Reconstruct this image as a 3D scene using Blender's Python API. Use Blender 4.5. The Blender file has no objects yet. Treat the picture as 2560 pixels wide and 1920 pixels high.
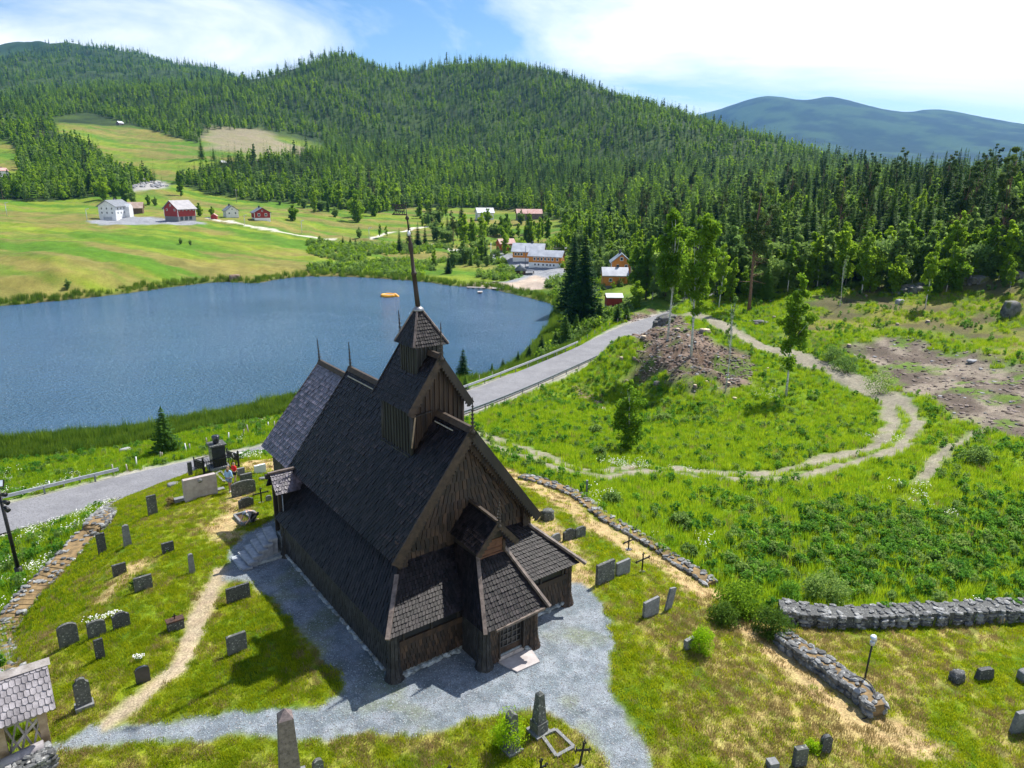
import bpy, bmesh, math, random
import numpy as np
from mathutils import Vector, Matrix
random.seed(7); RNG = np.random.default_rng(11)
S = bpy.context.scene; COL = S.collection; R = math.radians

# ---------------------------------------------------------------- camera, sky, sun, exposure
HAZE_D = 4.4e-5
F_PX, PITCH, ROLL, CAM_H = 1777.0, 16.16, 0.87, 18.5      # calibrated on the 2560x1920 photograph
cam_d = bpy.data.cameras.new('camera'); cam = bpy.data.objects.new('camera', cam_d); COL.objects.link(cam)
cam.location = (0, 0, CAM_H)
cam_d.sensor_width = 36; cam_d.lens = 36 * F_PX / 2560; cam_d.clip_start = .5; cam_d.clip_end = 30000
_p, _r = R(PITCH), R(ROLL)
FW = np.array([0, math.cos(_p), -math.sin(_p)]); U0 = np.array([0, math.sin(_p), math.cos(_p)]); R0 = np.array([1., 0, 0])
RT = R0 * math.cos(_r) + U0 * math.sin(_r); UP = -R0 * math.sin(_r) + U0 * math.cos(_r)
cam.matrix_world = Matrix(((RT[0], UP[0], -FW[0], 0), (RT[1], UP[1], -FW[1], 0), (RT[2], UP[2], -FW[2], CAM_H), (0, 0, 0, 1)))
S.camera = cam
SUN_AZ, SUN_EL = 43.0, 54.5
w = bpy.data.worlds.new('World'); S.world = w; w.use_nodes = True
nt = w.node_tree; nt.nodes.clear(); N = nt.nodes.new; Lk = nt.links.new
out = N('ShaderNodeOutputWorld'); bg = N('ShaderNodeBackground'); sky = N('ShaderNodeTexSky')
sky.sky_type = 'NISHITA'; sky.sun_disc = False; sky.sun_elevation = R(SUN_EL); sky.sun_rotation = R(SUN_AZ)
sky.altitude = 600; sky.air_density = 1.0; sky.dust_density = .6; sky.ozone_density = 1.6
bg.inputs['Strength'].default_value = .125
tc = N('ShaderNodeTexCoord'); sep = N('ShaderNodeSeparateXYZ'); Lk(tc.outputs['Generated'], sep.inputs[0])
def wm(op, a, b=None, c=None):
    n = N('ShaderNodeMath'); n.operation = op
    for i, v in enumerate((a, b, c)):
        if v is None: continue
        if isinstance(v, (int, float)): n.inputs[i].default_value = v
        else: Lk(v, n.inputs[i])
    return n.outputs[0]
zc = wm('ADD', wm('MAXIMUM', sep.outputs[2], 0.0), .16)
cx = wm('DIVIDE', sep.outputs[0], zc); cy = wm('DIVIDE', sep.outputs[1], zc)
cmb = N('ShaderNodeCombineXYZ'); Lk(cx, cmb.inputs[0]); Lk(cy, cmb.inputs[1])
mp = N('ShaderNodeMapping'); mp.inputs['Rotation'].default_value = (0, 0, R(-14)); mp.inputs['Scale'].default_value = (.33, .62, 1); mp.inputs['Location'].default_value = (2.1, .9, 0)
Lk(cmb.outputs[0], mp.inputs[0])
n1 = N('ShaderNodeTexNoise'); n1.inputs['Scale'].default_value = 1.0; n1.inputs['Detail'].default_value = 9; n1.inputs['Roughness'].default_value = .6; n1.inputs['Distortion'].default_value = .8
Lk(mp.outputs[0], n1.inputs['Vector'])
n2 = N('ShaderNodeTexNoise'); n2.inputs['Scale'].default_value = .38; n2.inputs['Detail'].default_value = 4
Lk(mp.outputs[0], n2.inputs['Vector'])
bias = wm('MULTIPLY', sep.outputs[0], .06)                      # more cloud towards the sun's side
sm = wm('ADD', wm('ADD', wm('MULTIPLY', n1.outputs[0], .62), wm('MULTIPLY', n2.outputs[0], .45)), bias)
cr = N('ShaderNodeValToRGB'); cr.color_ramp.elements[0].position = .475; cr.color_ramp.elements[1].position = .60; Lk(sm, cr.inputs[0])
low = wm('MULTIPLY', wm('POWER', wm('SUBTRACT', 1.0, wm('MINIMUM', wm('MULTIPLY', wm('MAXIMUM', sep.outputs[2], 0.0), 7.0), 1.0)), 2.0), .25)
cov = wm('MINIMUM', wm('ADD', wm('MULTIPLY', cr.outputs[0], .95), low), 1.0)
mix = N('ShaderNodeMix'); mix.data_type = 'RGBA'; Lk(cov, mix.inputs[0])
hs = N('ShaderNodeHueSaturation'); hs.inputs['Saturation'].default_value = 1.25; hs.inputs['Value'].default_value = .66; Lk(sky.outputs[0], hs.inputs['Color'])
Lk(hs.outputs[0], mix.inputs[6]); mix.inputs[7].default_value = (6.3, 6.45, 6.7, 1)
Lk(mix.outputs[2], bg.inputs['Color']); Lk(bg.outputs[0], out.inputs[0])
sun_d = bpy.data.lights.new('sun', 'SUN'); sun = bpy.data.objects.new('sun', sun_d); COL.objects.link(sun)
sun_d.energy = 4.4; sun_d.angle = R(.55); sun_d.color = (1, .955, .88)
sv = Vector((math.sin(R(SUN_AZ)) * math.cos(R(SUN_EL)), math.cos(R(SUN_AZ)) * math.cos(R(SUN_EL)), math.sin(R(SUN_EL))))
sun.rotation_euler = sv.to_track_quat('Z', 'Y').to_euler(); sun.location = (60, 60, 80)
S.view_settings.view_transform = 'Standard'; S.view_settings.look = 'None'; S.view_settings.exposure = .8; S.view_settings.gamma = 1
S.view_settings.use_curve_mapping = False
S.render.engine = 'CYCLES'; S.cycles.max_bounces = 6; S.cycles.transparent_max_bounces = 8; S.cycles.volume_bounces = 1

# ---------------------------------------------------------------- calibration helpers (photo pixel -> real place)
def ray(px, py):
    return FW + RT * (px - 1280) / F_PX - UP * (py - 960) / F_PX
def plane(px, py, z):
    d = ray(px, py); t = (z - CAM_H) / d[2]; return np.array([0, 0, CAM_H]) + d * t
def deep(px, py, dist):
    return np.array([0, 0, CAM_H]) + ray(px, py) * dist
def project(X, Y, Z):
    P = np.stack([X, Y, Z - CAM_H], -1); z = P @ FW
    return 1280 + F_PX * (P @ RT) / z, 960 - F_PX * (P @ UP) / z, z

def vn(x, y, seed=0):                                            # value noise, vectorised
    x = np.asarray(x, float); y = np.asarray(y, float); xi = np.floor(x); yi = np.floor(y); fx = x - xi; fy = y - yi
    fx = fx * fx * (3 - 2 * fx); fy = fy * fy * (3 - 2 * fy)
    def h(a, b):
        v = np.sin(a * 127.1 + b * 311.7 + seed * 74.7) * 43758.5453; return v - np.floor(v)
    return (h(xi, yi) * (1 - fx) + h(xi + 1, yi) * fx) * (1 - fy) + (h(xi, yi + 1) * (1 - fx) + h(xi + 1, yi + 1) * fx) * fy
def fbm(x, y, o=4, seed=0):
    s = 0; a = .5; t = 0
    for i in range(o): s = s + a * vn(x, y, seed + i); t += a; a *= .5; x = x * 2.03 + 5.1; y = y * 2.03 + 1.7
    return s / t
def sstep(a, b, x):
    t = np.clip((x - a) / (b - a), 0, 1); return t * t * (3 - 2 * t)

# ---------------------------------------------------------------- terrain: height field from surveyed points
K = 2560 / 2212.0
LAKE_Z, ROAD_Z = -14.0, -9.0
pts = []
for px, py, z in [(972,1690,0),(1425,1518,0),(709,1395,0),(600,1500,0),(400,1700,-.1),(100,1900,-.2),(700,1900,.05),(1200,1900,0),(1500,1900,-.1),
    (1800,1900,-.4),(2100,1900,-.7),(2500,1900,-1),(2500,1620,-1.2),(2200,1620,-1),(1700,1650,-.2),(1500,1450,0),(1400,1260,-.3),(600,1250,-.3),(450,1260,-.4),
    (330,1330,-.6),(200,1500,-.5),(80,1640,-.5),(550,1165,-.5),(650,1180,-.4),(1305,1215,-.5),(1000,1300,0),(800,1250,0),
    (60,1430,-4.2),(150,1350,-3.6),(0,1500,-3.8),(250,1275,-5.5),(0,1640,-3.4),
    (116,1275,-9),(0,1300,-9.2),(297,1215,-9),(450,1175,-9),(630,1132,-9),(1200,1000,-9),(1400,910,-9),(1580,825,-8.6),
    (1750,1250,-2.6),(1950,1440,-1.7),(2500,1470,-1.6),(2300,1300,-2.8),(1900,1230,-4.2),(1520,1200,-2.4),(1600,1110,-6.4),(1380,1110,-5.4),
    (1300,1020,-8.3),(1480,985,-9.6),(1600,960,-8.6),(1700,1020,-8),(1640,880,-4.6),(1560,845,-6.5),(1480,800,-2.6),(1700,820,-3.2),(1900,860,-4.6),(2000,1010,-7),(2200,1090,-5.2),
    (2300,900,-4.4),(2500,1000,-3.6),(2500,800,-1),(2300,720,.5),(2540,700,3.5),(2000,740,-1.8),(1870,775,-3.6),(2200,1200,-4),(2100,1130,-5.6),(1650,770,-4.4),
    (300,1075,-13.4),(600,1020,-13.4),(450,1100,-10.5),(1200,940,-12.6),(1340,880,-12.6),(1420,800,-13)]:
    p = plane(px, py, z); pts.append(p)
for px, py, z in [(100,660,-11.5),(100,560,-6),(250,485,-3.2),(400,478,-2.8),(560,475,-3.2),(500,600,-13.3),(700,510,-9.5),(700,590,-13),(850,560,-12.6),(1000,520,-11),(1050,590,-13.2),
    (1180,585,-12.6),(1080,545,-11.6),(1150,500,-8.5),(1160,620,-13.3),(1330,655,-11.5),(1340,560,-10.6),(0,655,-13)]:
    p = plane(px * K, py * K, z); pts.append(p)
for px, py, d in [(300,405,470),(120,440,420),(450,425,480),(640,430,500),(0,330,600),(0,375,520),(60,300,640),(300,330,640),(300,270,830),(550,350,600),(550,285,830),(700,300,900),(700,400,560),(900,430,560),(1050,440,520),(1150,470,430),
    (0,200,1400),(200,200,1300),(400,205,1200),(560,200,1250),(600,170,1500),(680,139,1400),(730,132,1350),(790,150,1380),(850,168,1400),(900,160,1400),(960,145,1400),(1050,140,1380),(1150,160,1280),
    (1250,190,1160),(1350,222,1060),(1450,256,960),(1550,292,860),(1650,332,760),(1750,365,660),(1850,384,570),(1950,396,490),(2080,402,430),(2212,400,380),
    (1000,330,880),(850,300,980),(1200,330,840),(1400,350,720),(1150,250,1080),(950,220,1180),(1550,380,600),(1400,440,430),(1600,450,360),(1300,520,280),(1450,520,240),(1600,520,210),(1750,450,300),(1800,540,170),(1950,450,260),(2100,430,250),(2212,425,230),(2000,520,170),
    (0,104,2700),(160,122,2600),(330,148,2500),(500,172,2400),(200,160,1900),(420,175,1900),
    (1500,250,6500),(1550,236,6500),(1600,219,6500),(1650,209,6500),(1700,215,6500),(1740,222,6500),(1780,210,6500),(1830,222,6500),(1900,240,6500),(1950,248,6500),(1985,237,6500),(2040,240,6500),(2100,255,6500),(2160,275,6500),(2212,290,6500),(2350,300,6500),
    (1700,312,4800),(1850,318,4800),(2000,322,4800),(2150,318,4800),(2300,320,4800),(1700,350,3400),(1850,362,3400),(2000,374,3400),(2150,378,3400),(2300,380,3400)]:
    pts.append(deep(px * K, py * K, d))
for az, r, z in [(-70,25,-.5),(-70,60,-9),(-60,110,-15),(-55,230,-13),(-60,500,15),(-60,1500,150),(-60,3000,300),(-40,3600,150),(-20,3400,60),(-10,2400,100),(5,2400,60),(15,2200,20),(22,1500,0),(30,1200,-5),(38,900,-5),(60,700,-5),
    (25,2300,10),(35,2300,10),(50,2300,10),(-40,9000,100),(-10,9000,100),(10,9000,50),(20,9000,300),(35,9000,300),(55,9000,300),(-25,6000,80),(0,6000,60),(12,6300,200),(62,30,-1),(62,70,-2),(60,150,2),(60,350,4),(45,120,2),(-30,11,-.2),(0,9,0),(30,11,-.3),(-60,9,0),(60,9,0)]:
    pts.append(np.array([r * math.sin(R(az)), r * math.cos(R(az)), z]))
pts = np.array(pts)
def lp(X, Y):
    return np.stack([np.arctan2(X, Y) * 1.6, np.log(np.hypot(X, Y))], -1)
_c = lp(pts[:, 0], pts[:, 1])
def _kern(a, b):
    d2 = ((a[:, None, :] - b[None]) ** 2).sum(-1); return np.sqrt(d2 + .0012)
_A = _kern(_c, _c); _n = len(pts)
_rs = np.exp(_c[:, 1])
_M = np.zeros((_n + 1, _n + 1)); _M[:_n, :_n] = _A - np.eye(_n) * 2e-3; _M[:_n, _n] = 1; _M[_n, :_n] = 1
_w = np.linalg.solve(_M, np.r_[pts[:, 2] / (_rs ** .5), 0])
def rbf(X, Y):
    X = np.asarray(X, float).ravel(); Y = np.asarray(Y, float).ravel(); o = np.empty(len(X))
    for i in range(0, len(X), 60000):
        q = lp(X[i:i + 60000], Y[i:i + 60000]); o[i:i + 60000] = (_kern(q, _c) @ _w[:_n] + _w[_n]) * np.exp(q[:, 1]) ** .5
    return o

def polyline_dist(X, Y, P, Z=None):                             # distance and parameter value along a polyline
    P = np.asarray(P, float); best = np.full(len(X), 1e9); zz = np.zeros(len(X))
    for i in range(len(P) - 1):
        a, b = P[i], P[i + 1]; d = b[:2] - a[:2]; L2 = (d * d).sum() + 1e-9
        t = np.clip(((X - a[0]) * d[0] + (Y - a[1]) * d[1]) / L2, 0, 1)
        q = np.hypot(X - a[0] - t * d[0], Y - a[1] - t * d[1]); m = q < best
        best[m] = q[m]
        if Z is not None: zz[m] = (Z[i] + (Z[i + 1] - Z[i]) * t)[m]
    return (best, zz) if Z is not None else best
def inside(X, Y, P):
    P = np.asarray(P, float); r = np.zeros(len(X), bool); j = len(P) - 1
    for i in range(len(P)):
        xi, yi = P[i][:2]; xj, yj = P[j][:2]
        c = ((yi > Y) != (yj > Y)); 
        with np.errstate(all='ignore'): r ^= c & (X < (xj - xi) * (Y - yi) / (yj - yi + 1e-12) + xi)
        j = i
    return r
def sdist(X, Y, P):                                             # signed: negative inside
    P = [p[:2] for p in P]; d = polyline_dist(X, Y, P + [P[0]]); return np.where(inside(X, Y, P), -d, d)
def smooth_line(P, n=6):                                        # Catmull-Rom
    P = [np.asarray(p, float) for p in P]; o = []
    for i in range(len(P) - 1):
        p0 = P[max(i - 1, 0)]; p1 = P[i]; p2 = P[i + 1]; p3 = P[min(i + 2, len(P) - 1)]
        for k in range(n):
            t = k / n; o.append(.5 * ((2 * p1) + (-p0 + p2) * t + (2 * p0 - 5 * p1 + 4 * p2 - p3) * t * t + (-p0 + 3 * p1 - 3 * p2 + p3) * t ** 3))
    o.append(P[-1]); return o

# lake outline (photo shoreline laid on the water level), closed outside the frame on the left
lake_px = [(-260,1135),(0,1108),(180,1090),(340,1078),(480,1052),(600,1030),(700,1003),(800,990),(900,985),(1040,975),(1160,955),(1250,935),(1300,900),(1345,850),(1375,800),(1388,768),(1350,752),(1290,738),(1220,722),(1130,715),(1060,705),(960,697),(860,692),(760,692),(700,698),(640,708),(560,705),(480,712),(400,722),(300,736),(150,752),(0,766),(-300,795)]
LAKE = [plane(x, y, LAKE_Z)[:2] for x, y in lake_px]
LAKE = [np.array(q) for q in smooth_line(LAKE + [LAKE[0]], 4)][:-1]
# road centre line
road_edges = [((-200,1310),(-200,1400)),((0,1266),(0,1338)),((116,1239),(116,1305)),((297,1198),(297,1252)),((450,1163),(450,1212)),((640,1124),(640,1172)),((760,1095),(760,1140)),((900,1062),(900,1107)),
              ((1030,1024),(1030,1082)),((1160,980),(1160,1040)),((1300,929),(1300,981)),((1464,862),(1464,905)),((1589,803),(1589,842))]
ROAD = []
for a, b in road_edges:
    pa, pb = plane(*a, ROAD_Z), plane(*b, ROAD_Z); ROAD.append((pa + pb) / 2)
ROAD += [ROAD[-1] + np.array([16, 22, .3]), ROAD[-1] + np.array([26, 52, .2]), ROAD[-1] + np.array([24, 90, -.5])]
ROAD = smooth_line(ROAD, 6); ROADZ = np.array([p[2] for p in ROAD])
ROAD_HW = 2.9
CH_HEAD = R(37.14); CH_A = np.array([-4.36, 22.87])
_ux = np.array([math.cos(CH_HEAD), math.sin(CH_HEAD)]); _uy = np.array([-math.sin(CH_HEAD), math.cos(CH_HEAD)])
def ch(x, y): return CH_A + _ux * x + _uy * y
CHURCH = [ch(-.1, -.1), ch(9, -.1), ch(9, 12), ch(8, 17), ch(1, 17), ch(-.1, 12)]

SLASHW = []
def height(X, Y, rough=True):
    X = np.asarray(X, float).ravel(); Y = np.asarray(Y, float).ravel(); h = rbf(X, Y); r = np.hypot(X, Y)
    if rough:
        yard = 1 - sstep(38, 60, r)
        h = h + (fbm(X / 7, Y / 7, 3, 3) - .5) * (.25 + .5 * (1 - yard)) * np.clip(r / 60, .3, 3)
        h = h + (fbm(X / 1.6, Y / 1.6, 3, 5) - .5) * (.10 + .35 * (1 - yard)) * (1 - sstep(150, 400, r))
        far = sstep(380, 900, r)
        h = h + far * (1 - .93 * sstep(2900, 4200, r)) * ((fbm(X / 210, Y / 210, 4, 8) - .5) * .03 * r) + sstep(3000, 4500, r) * (fbm(X / 900, Y / 900, 4, 9) - .5) * 26
    if rough and len(SLASHW):
        ms = (r > 60) & (r < 160) & (X > 5)
        if ms.any():
            w_ = (1 - sstep(-3, 3, sdist(X[ms], Y[ms], SLASHW))) * sstep(5, 10, polyline_dist(X[ms], Y[ms], ROAD)); h[ms] = h[ms] + w_ * ((fbm(X[ms] / 2.4, Y[ms] / 2.4, 4, 15) - .5) * 2.4 - .4)
    ins = sdist(X, Y, CHURCH); h = np.where(ins < 3, h * sstep(-.2, 3, ins), h)
    rd, rz = polyline_dist(X, Y, ROAD, ROADZ); wgt = 1 - sstep(ROAD_HW + .8, ROAD_HW + 6, rd); h = h * (1 - wgt) + (rz - .06) * wgt
    m = (r < 420) & (X < 60)
    sd = np.full(len(X), 1e3); sd[m] = sdist(X[m], Y[m], LAKE)
    hin = LAKE_Z - .12 - np.clip(-sd, 0, 20) * .12
    kk_ = sstep(0, 16, sd); hout = LAKE_Z + (.12 + np.clip(sd, 0, 3) * .12) * (1 - kk_) + np.maximum(h - LAKE_Z, 0) * kk_
    return np.where(sd < 0, np.minimum(hin, LAKE_Z - .1), np.where(sd < 60, np.where(h > LAKE_Z, hout, np.maximum(hout, LAKE_Z + .15)), h))
def hz(x, y): return float(height([x], [y])[0])
_cache = {}
def G(px, py, off=0):                                           # where the sight line through a photo pixel meets the ground
    k = (px, py)
    if k in _cache: return _cache[k]
    d = ray(px, py); t = np.concatenate([np.linspace(15, 130, 90), np.geomspace(130, 8000, 160)[1:]])
    P = np.array([0, 0, CAM_H]) + d[None] * t[:, None]; g = P[:, 2] - height(P[:, 0], P[:, 1]); i = int(np.argmax(g < 0))
    t = np.linspace(t[max(i - 1, 0)], t[i], 14)
    P = np.array([0, 0, CAM_H]) + d[None] * t[:, None]; g = P[:, 2] - height(P[:, 0], P[:, 1]); i = np.argmax(g < 0)
    if g[i] >= 0: i = len(t) - 1
    a = t[max(i - 1, 0)]; b = t[i]; ga = g[max(i - 1, 0)]; gb = g[i]; tt = a + (b - a) * (ga / (ga - gb + 1e-9)) if ga > 0 else b
    P = np.array([0, 0, CAM_H]) + d * tt; v = Vector((P[0], P[1], hz(P[0], P[1]))); _cache[k] = v; return v
def mpp(p):                                                     # metres per photo pixel at a place
    return float((np.array(p) - [0, 0, CAM_H]) @ FW) / F_PX

# ---------------------------------------------------------------- materials
MATS = {}
def new_mat(name):
    m = bpy.data.materials.new(name); m.use_nodes = True; t = m.node_tree; t.nodes.clear()
    o = t.nodes.new('ShaderNodeOutputMaterial'); b = t.nodes.new('ShaderNodeBsdfPrincipled'); t.links.new(b.outputs[0], o.inputs[0]); MATS[name] = m
    return m, t, b, o
def mat(name, c1, c2=None, scale=4, rough=.7, bump=.0, bscale=None, metal=0, rnd=0, spec=.5, detail=5, stretch=None, coords='Object', lo=.35, hi=.65, c3=None, s3=30, t3=(.6, .66)):
    m, t, b, o = new_mat(name); n = t.nodes.new; l = t.links.new
    tcn = n('ShaderNodeTexCoord'); vec = tcn.outputs[coords]
    if stretch:
        mpn = n('ShaderNodeMapping'); mpn.inputs['Scale'].default_value = stretch; l(vec, mpn.inputs[0]); vec = mpn.outputs[0]
    ns = n('ShaderNodeTexNoise'); ns.inputs['Scale'].default_value = scale; ns.inputs['Detail'].default_value = detail; ns.inputs['Roughness'].default_value = .6; l(vec, ns.inputs['Vector'])
    rp = n('ShaderNodeValToRGB'); rp.color_ramp.elements[0].position = lo; rp.color_ramp.elements[1].position = hi
    rp.color_ramp.elements[0].color = (*c1, 1); rp.color_ramp.elements[1].color = (*(c2 or c1), 1); l(ns.outputs[0], rp.inputs[0]); colr = rp.outputs[0]
    if c3:
        n3 = n('ShaderNodeTexNoise'); n3.inputs['Scale'].default_value = s3; n3.inputs['Detail'].default_value = 3; l(vec, n3.inputs['Vector'])
        r3 = n('ShaderNodeValToRGB'); r3.color_ramp.elements[0].position = t3[0]; r3.color_ramp.elements[1].position = t3[1]; l(n3.outputs[0], r3.inputs[0])
        mx = n('ShaderNodeMix'); mx.data_type = 'RGBA'; l(r3.outputs[0], mx.inputs[0]); l(colr, mx.inputs[6]); mx.inputs[7].default_value = (*c3, 1); colr = mx.outputs[2]
    if rnd:
        at = n('ShaderNodeAttribute'); at.attribute_name = 'rnd'; mr = n('ShaderNodeMapRange'); mr.inputs[3].default_value = 1 - rnd; mr.inputs[4].default_value = 1 + rnd; l(at.outputs['Fac'], mr.inputs[0])
        h = n('ShaderNodeHueSaturation'); l(mr.outputs[0], h.inputs['Value']); l(colr, h.inputs['Color']); colr = h.outputs[0]
    l(colr, b.inputs['Base Color']); b.inputs['Roughness'].default_value = rough; b.inputs['Metallic'].default_value = metal; b.inputs['Specular IOR Level'].default_value = spec
    if bump:
        nb = n('ShaderNodeTexNoise'); nb.inputs['Scale'].default_value = bscale or scale * 3; nb.inputs['Detail'].default_value = 4; l(vec, nb.inputs['Vector'])
        bp = n('ShaderNodeBump'); bp.inputs['Strength'].default_value = bump; bp.inputs['Distance'].default_value = .05; l(nb.outputs[0], bp.inputs['Height']); l(bp.outputs[0], b.inputs['Normal'])
    return m
def foliage(name, c1, c2, trans=.4, rough=.6, vary=.25, scale=1.2):
    m, t, b, o = new_mat(name); n = t.nodes.new; l = t.links.new
    oi = n('ShaderNodeObjectInfo'); tcn = n('ShaderNodeTexCoord'); ns = n('ShaderNodeTexNoise'); ns.inputs['Scale'].default_value = scale; ns.inputs['Detail'].default_value = 3; l(tcn.outputs['Object'], ns.inputs['Vector'])
    ad = n('ShaderNodeMath'); ad.operation = 'ADD'; l(oi.outputs['Random'], ad.inputs[0]); l(ns.outputs[0], ad.inputs[1])
    mr = n('ShaderNodeMapRange'); mr.inputs[1].default_value = .5; mr.inputs[2].default_value = 1.42; l(ad.outputs[0], mr.inputs[0])
    mx = n('ShaderNodeMix'); mx.data_type = 'RGBA'; l(mr.outputs[0], mx.inputs[0]); mx.inputs[6].default_value = (*c1, 1); mx.inputs[7].default_value = (*c2, 1)
    l(mx.outputs[2], b.inputs['Base Color']); b.inputs['Roughness'].default_value = rough; b.inputs['Specular IOR Level'].default_value = .08
    tr = n('ShaderNodeBsdfTranslucent'); h = n('ShaderNodeHueSaturation'); h.inputs['Value'].default_value = 1.5; h.inputs['Hue'].default_value = .485; l(mx.outputs[2], h.inputs['Color']); l(h.outputs[0], tr.inputs['Color'])
    ms = n('ShaderNodeMixShader'); ms.inputs[0].default_value = trans; l(b.outputs[0], ms.inputs[1]); l(tr.outputs[0], ms.inputs[2]); l(ms.outputs[0], o.inputs[0])
    return m
M = {}
M['shingle'] = mat('tarred_shingle', (.005,.0035,.0035), (.0165,.0122,.0132), 3, .5, .25, 60, rnd=.8, spec=.3)
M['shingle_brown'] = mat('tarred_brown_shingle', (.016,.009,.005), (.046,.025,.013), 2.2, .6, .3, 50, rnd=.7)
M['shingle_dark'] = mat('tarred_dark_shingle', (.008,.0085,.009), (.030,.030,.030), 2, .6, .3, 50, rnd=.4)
M['tar'] = mat('tarred_timber', (.012,.010,.009), (.03,.022,.016), 3, .65, .2, 40, stretch=(1,1,.2))
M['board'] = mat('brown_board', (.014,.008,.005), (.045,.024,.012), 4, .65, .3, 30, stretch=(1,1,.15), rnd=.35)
M['barge'] = mat('weathered_board', (.022,.014,.009), (.062,.039,.024), 5, .7, .2, 40)
M['hip'] = mat('grey_weathered_beam', (.07,.052,.042), (.20,.155,.13), 4, .5, .2, 50)
M['cap'] = mat('lead_cap', (.16,.17,.19), (.28,.29,.31), 8, .4, metal=.4)
M['redwood'] = mat('red_brown_panel', (.085,.035,.018), (.14,.06,.03), 4, .65, .2)
M['opening_shade'] = mat('dark_opening', (.006,.007,.009), (.012,.013,.015), 5, .35)  # near-black colour stands in for the shade inside openings and behind the lattice
M['lattice'] = mat('door_lattice', (.05,.048,.045), (.10,.095,.09), 8, .7)
M['step'] = mat('slate_step', (.20,.22,.25), (.34,.37,.41), 4, .6, .3, 30)
M['slab'] = mat('pale_stone_slab', (.34,.30,.29), (.48,.45,.44), 2.2, .65, .1, 30)
M['stone'] = mat('wall_stone', (.075,.078,.08), (.23,.235,.235), 2.2, .85, .5, 14, rnd=.55, c3=(.36,.35,.32), s3=9, t3=(.58,.66))
M['found'] = mat('foundation_stone', (.16,.19,.20), (.38,.42,.43), 5, .85, .5, 20, rnd=.4)
M['grave'] = mat('dark_gravestone', (.035,.038,.04), (.075,.08,.08), 6, .75, .3, 40, c3=(.30,.31,.28), s3=16, t3=(.6,.67))
M['grave_lichen'] = mat('lichened_gravestone', (.06,.065,.06), (.13,.135,.125), 8, .85, .4, 40, c3=(.36,.37,.32), s3=11, t3=(.60,.66))
M['grave_grey'] = mat('grey_gravestone', (.14,.145,.15), (.23,.235,.24), 8, .8, .3, 40, c3=(.4,.4,.38), s3=14, t3=(.62,.7))
M['grave_black'] = mat('polished_black_gravestone', (.018,.022,.03), (.03,.034,.042), 8, .22)
M['grave_pink'] = mat('pale_pink_gravestone', (.32,.27,.255), (.47,.41,.39), 3, .8, .3, 30)
M['obelisk'] = mat('brown_granite_obelisk', (.11,.085,.085), (.21,.165,.16), 9, .7, .3, 40, c3=(.04,.03,.03), s3=22, t3=(.62,.68))
M['iron'] = mat('black_iron', (.008,.008,.01), (.018,.017,.018), 8, .5, metal=.3)
M['rusty'] = mat('rusty_iron', (.03,.018,.012), (.10,.04,.02), 10, .75)
M['galv'] = mat('galvanised_steel', (.50,.52,.55), (.64,.66,.68), 3, .38, metal=.35)
M['galv_dark'] = mat('dull_steel', (.12,.14,.17), (.24,.27,.31), 3, .45, metal=.4)
M['asphalt'] = mat('asphalt', (.17,.17,.185), (.23,.23,.245), .5, .85, .3, 60, c3=(.14,.14,.15), s3=9, t3=(.5,.62))
M['white'] = mat('white_paint', (.70,.71,.72), (.80,.80,.80), 3, .6)
M['marking'] = mat('road_marking_white', (.62,.62,.62), (.78,.78,.78), 3, .7)
M['wood_grey'] = mat('grey_weathered_wood', (.22,.19,.17), (.42,.38,.36), 3, .75, .3, 30, rnd=.25)
M['shingle_grey'] = mat('silver_shingle', (.17,.155,.165), (.33,.305,.32), 2.5, .6, .3, 40, rnd=.18)
M['wood_tan'] = mat('tan_post', (.22,.15,.09), (.40,.30,.2), 3, .75, .2)
M['red'] = mat('red_cladding', (.24,.018,.015), (.34,.03,.024), 1.5, .7, .2, 8, stretch=(6,6,.5))
M['orange'] = mat('orange_cladding', (.55,.19,.025), (.68,.26,.04), 1.5, .7, .2, 8, stretch=(6,6,.5))
M['orange_red'] = mat('orange_red_cladding', (.42,.075,.03), (.55,.12,.04), 1.5, .7)
M['brownlog'] = mat('brown_log', (.07,.04,.025), (.15,.09,.055), 2, .8, .3, 8, stretch=(1,1,6))
M['greylog'] = mat('grey_log', (.13,.09,.085), (.24,.18,.17), 2, .8)
M['whitewall'] = mat('white_cladding', (.62,.64,.66), (.76,.77,.78), 1, .7)
M['roof_slate'] = mat('grey_slate_roof', (.10,.115,.14), (.19,.21,.24), 1, .55)
M['roof_metal'] = mat('pale_metal_roof', (.33,.35,.39), (.50,.52,.56), .4, .4, metal=.25)
M['barn_roof'] = mat('mauve_grey_roof', (.20,.19,.215), (.30,.285,.31), .6, .6)
M['roof_pink'] = mat('faded_red_roof', (.42,.20,.17), (.55,.36,.32), .6, .7)
M['roof_tan'] = mat('rusty_tan_roof', (.32,.22,.17), (.46,.36,.3), .6, .7)
M['roof_blue'] = mat('blue_grey_roof', (.17,.21,.26), (.27,.32,.38), .8, .5)
M['pane'] = mat('window_pane', (.02,.03,.045), (.05,.07,.09), 2, .08)
M['trunk'] = mat('brown_bark', (.05,.035,.025), (.12,.085,.065), 3, .9, .4, 12)
M['trunk_pine'] = mat('orange_pine_bark', (.13,.07,.045), (.24,.14,.09), 3, .9, .4, 12)
M['trunk_birch'] = mat('birch_bark', (.45,.44,.42), (.68,.67,.65), 2, .8, 0, stretch=(1,1,3), c3=(.04,.035,.03), s3=3.5, t3=(.58,.64))
M['spruce'] = foliage('spruce_needles', (.014,.055,.012), (.10,.205,.018), .4)
M['pine'] = foliage('pine_needles', (.04,.085,.025), (.085,.14,.035), .35)
M['birch'] = foliage('birch_leaves', (.10,.21,.014), (.22,.36,.022), .6)
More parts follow.
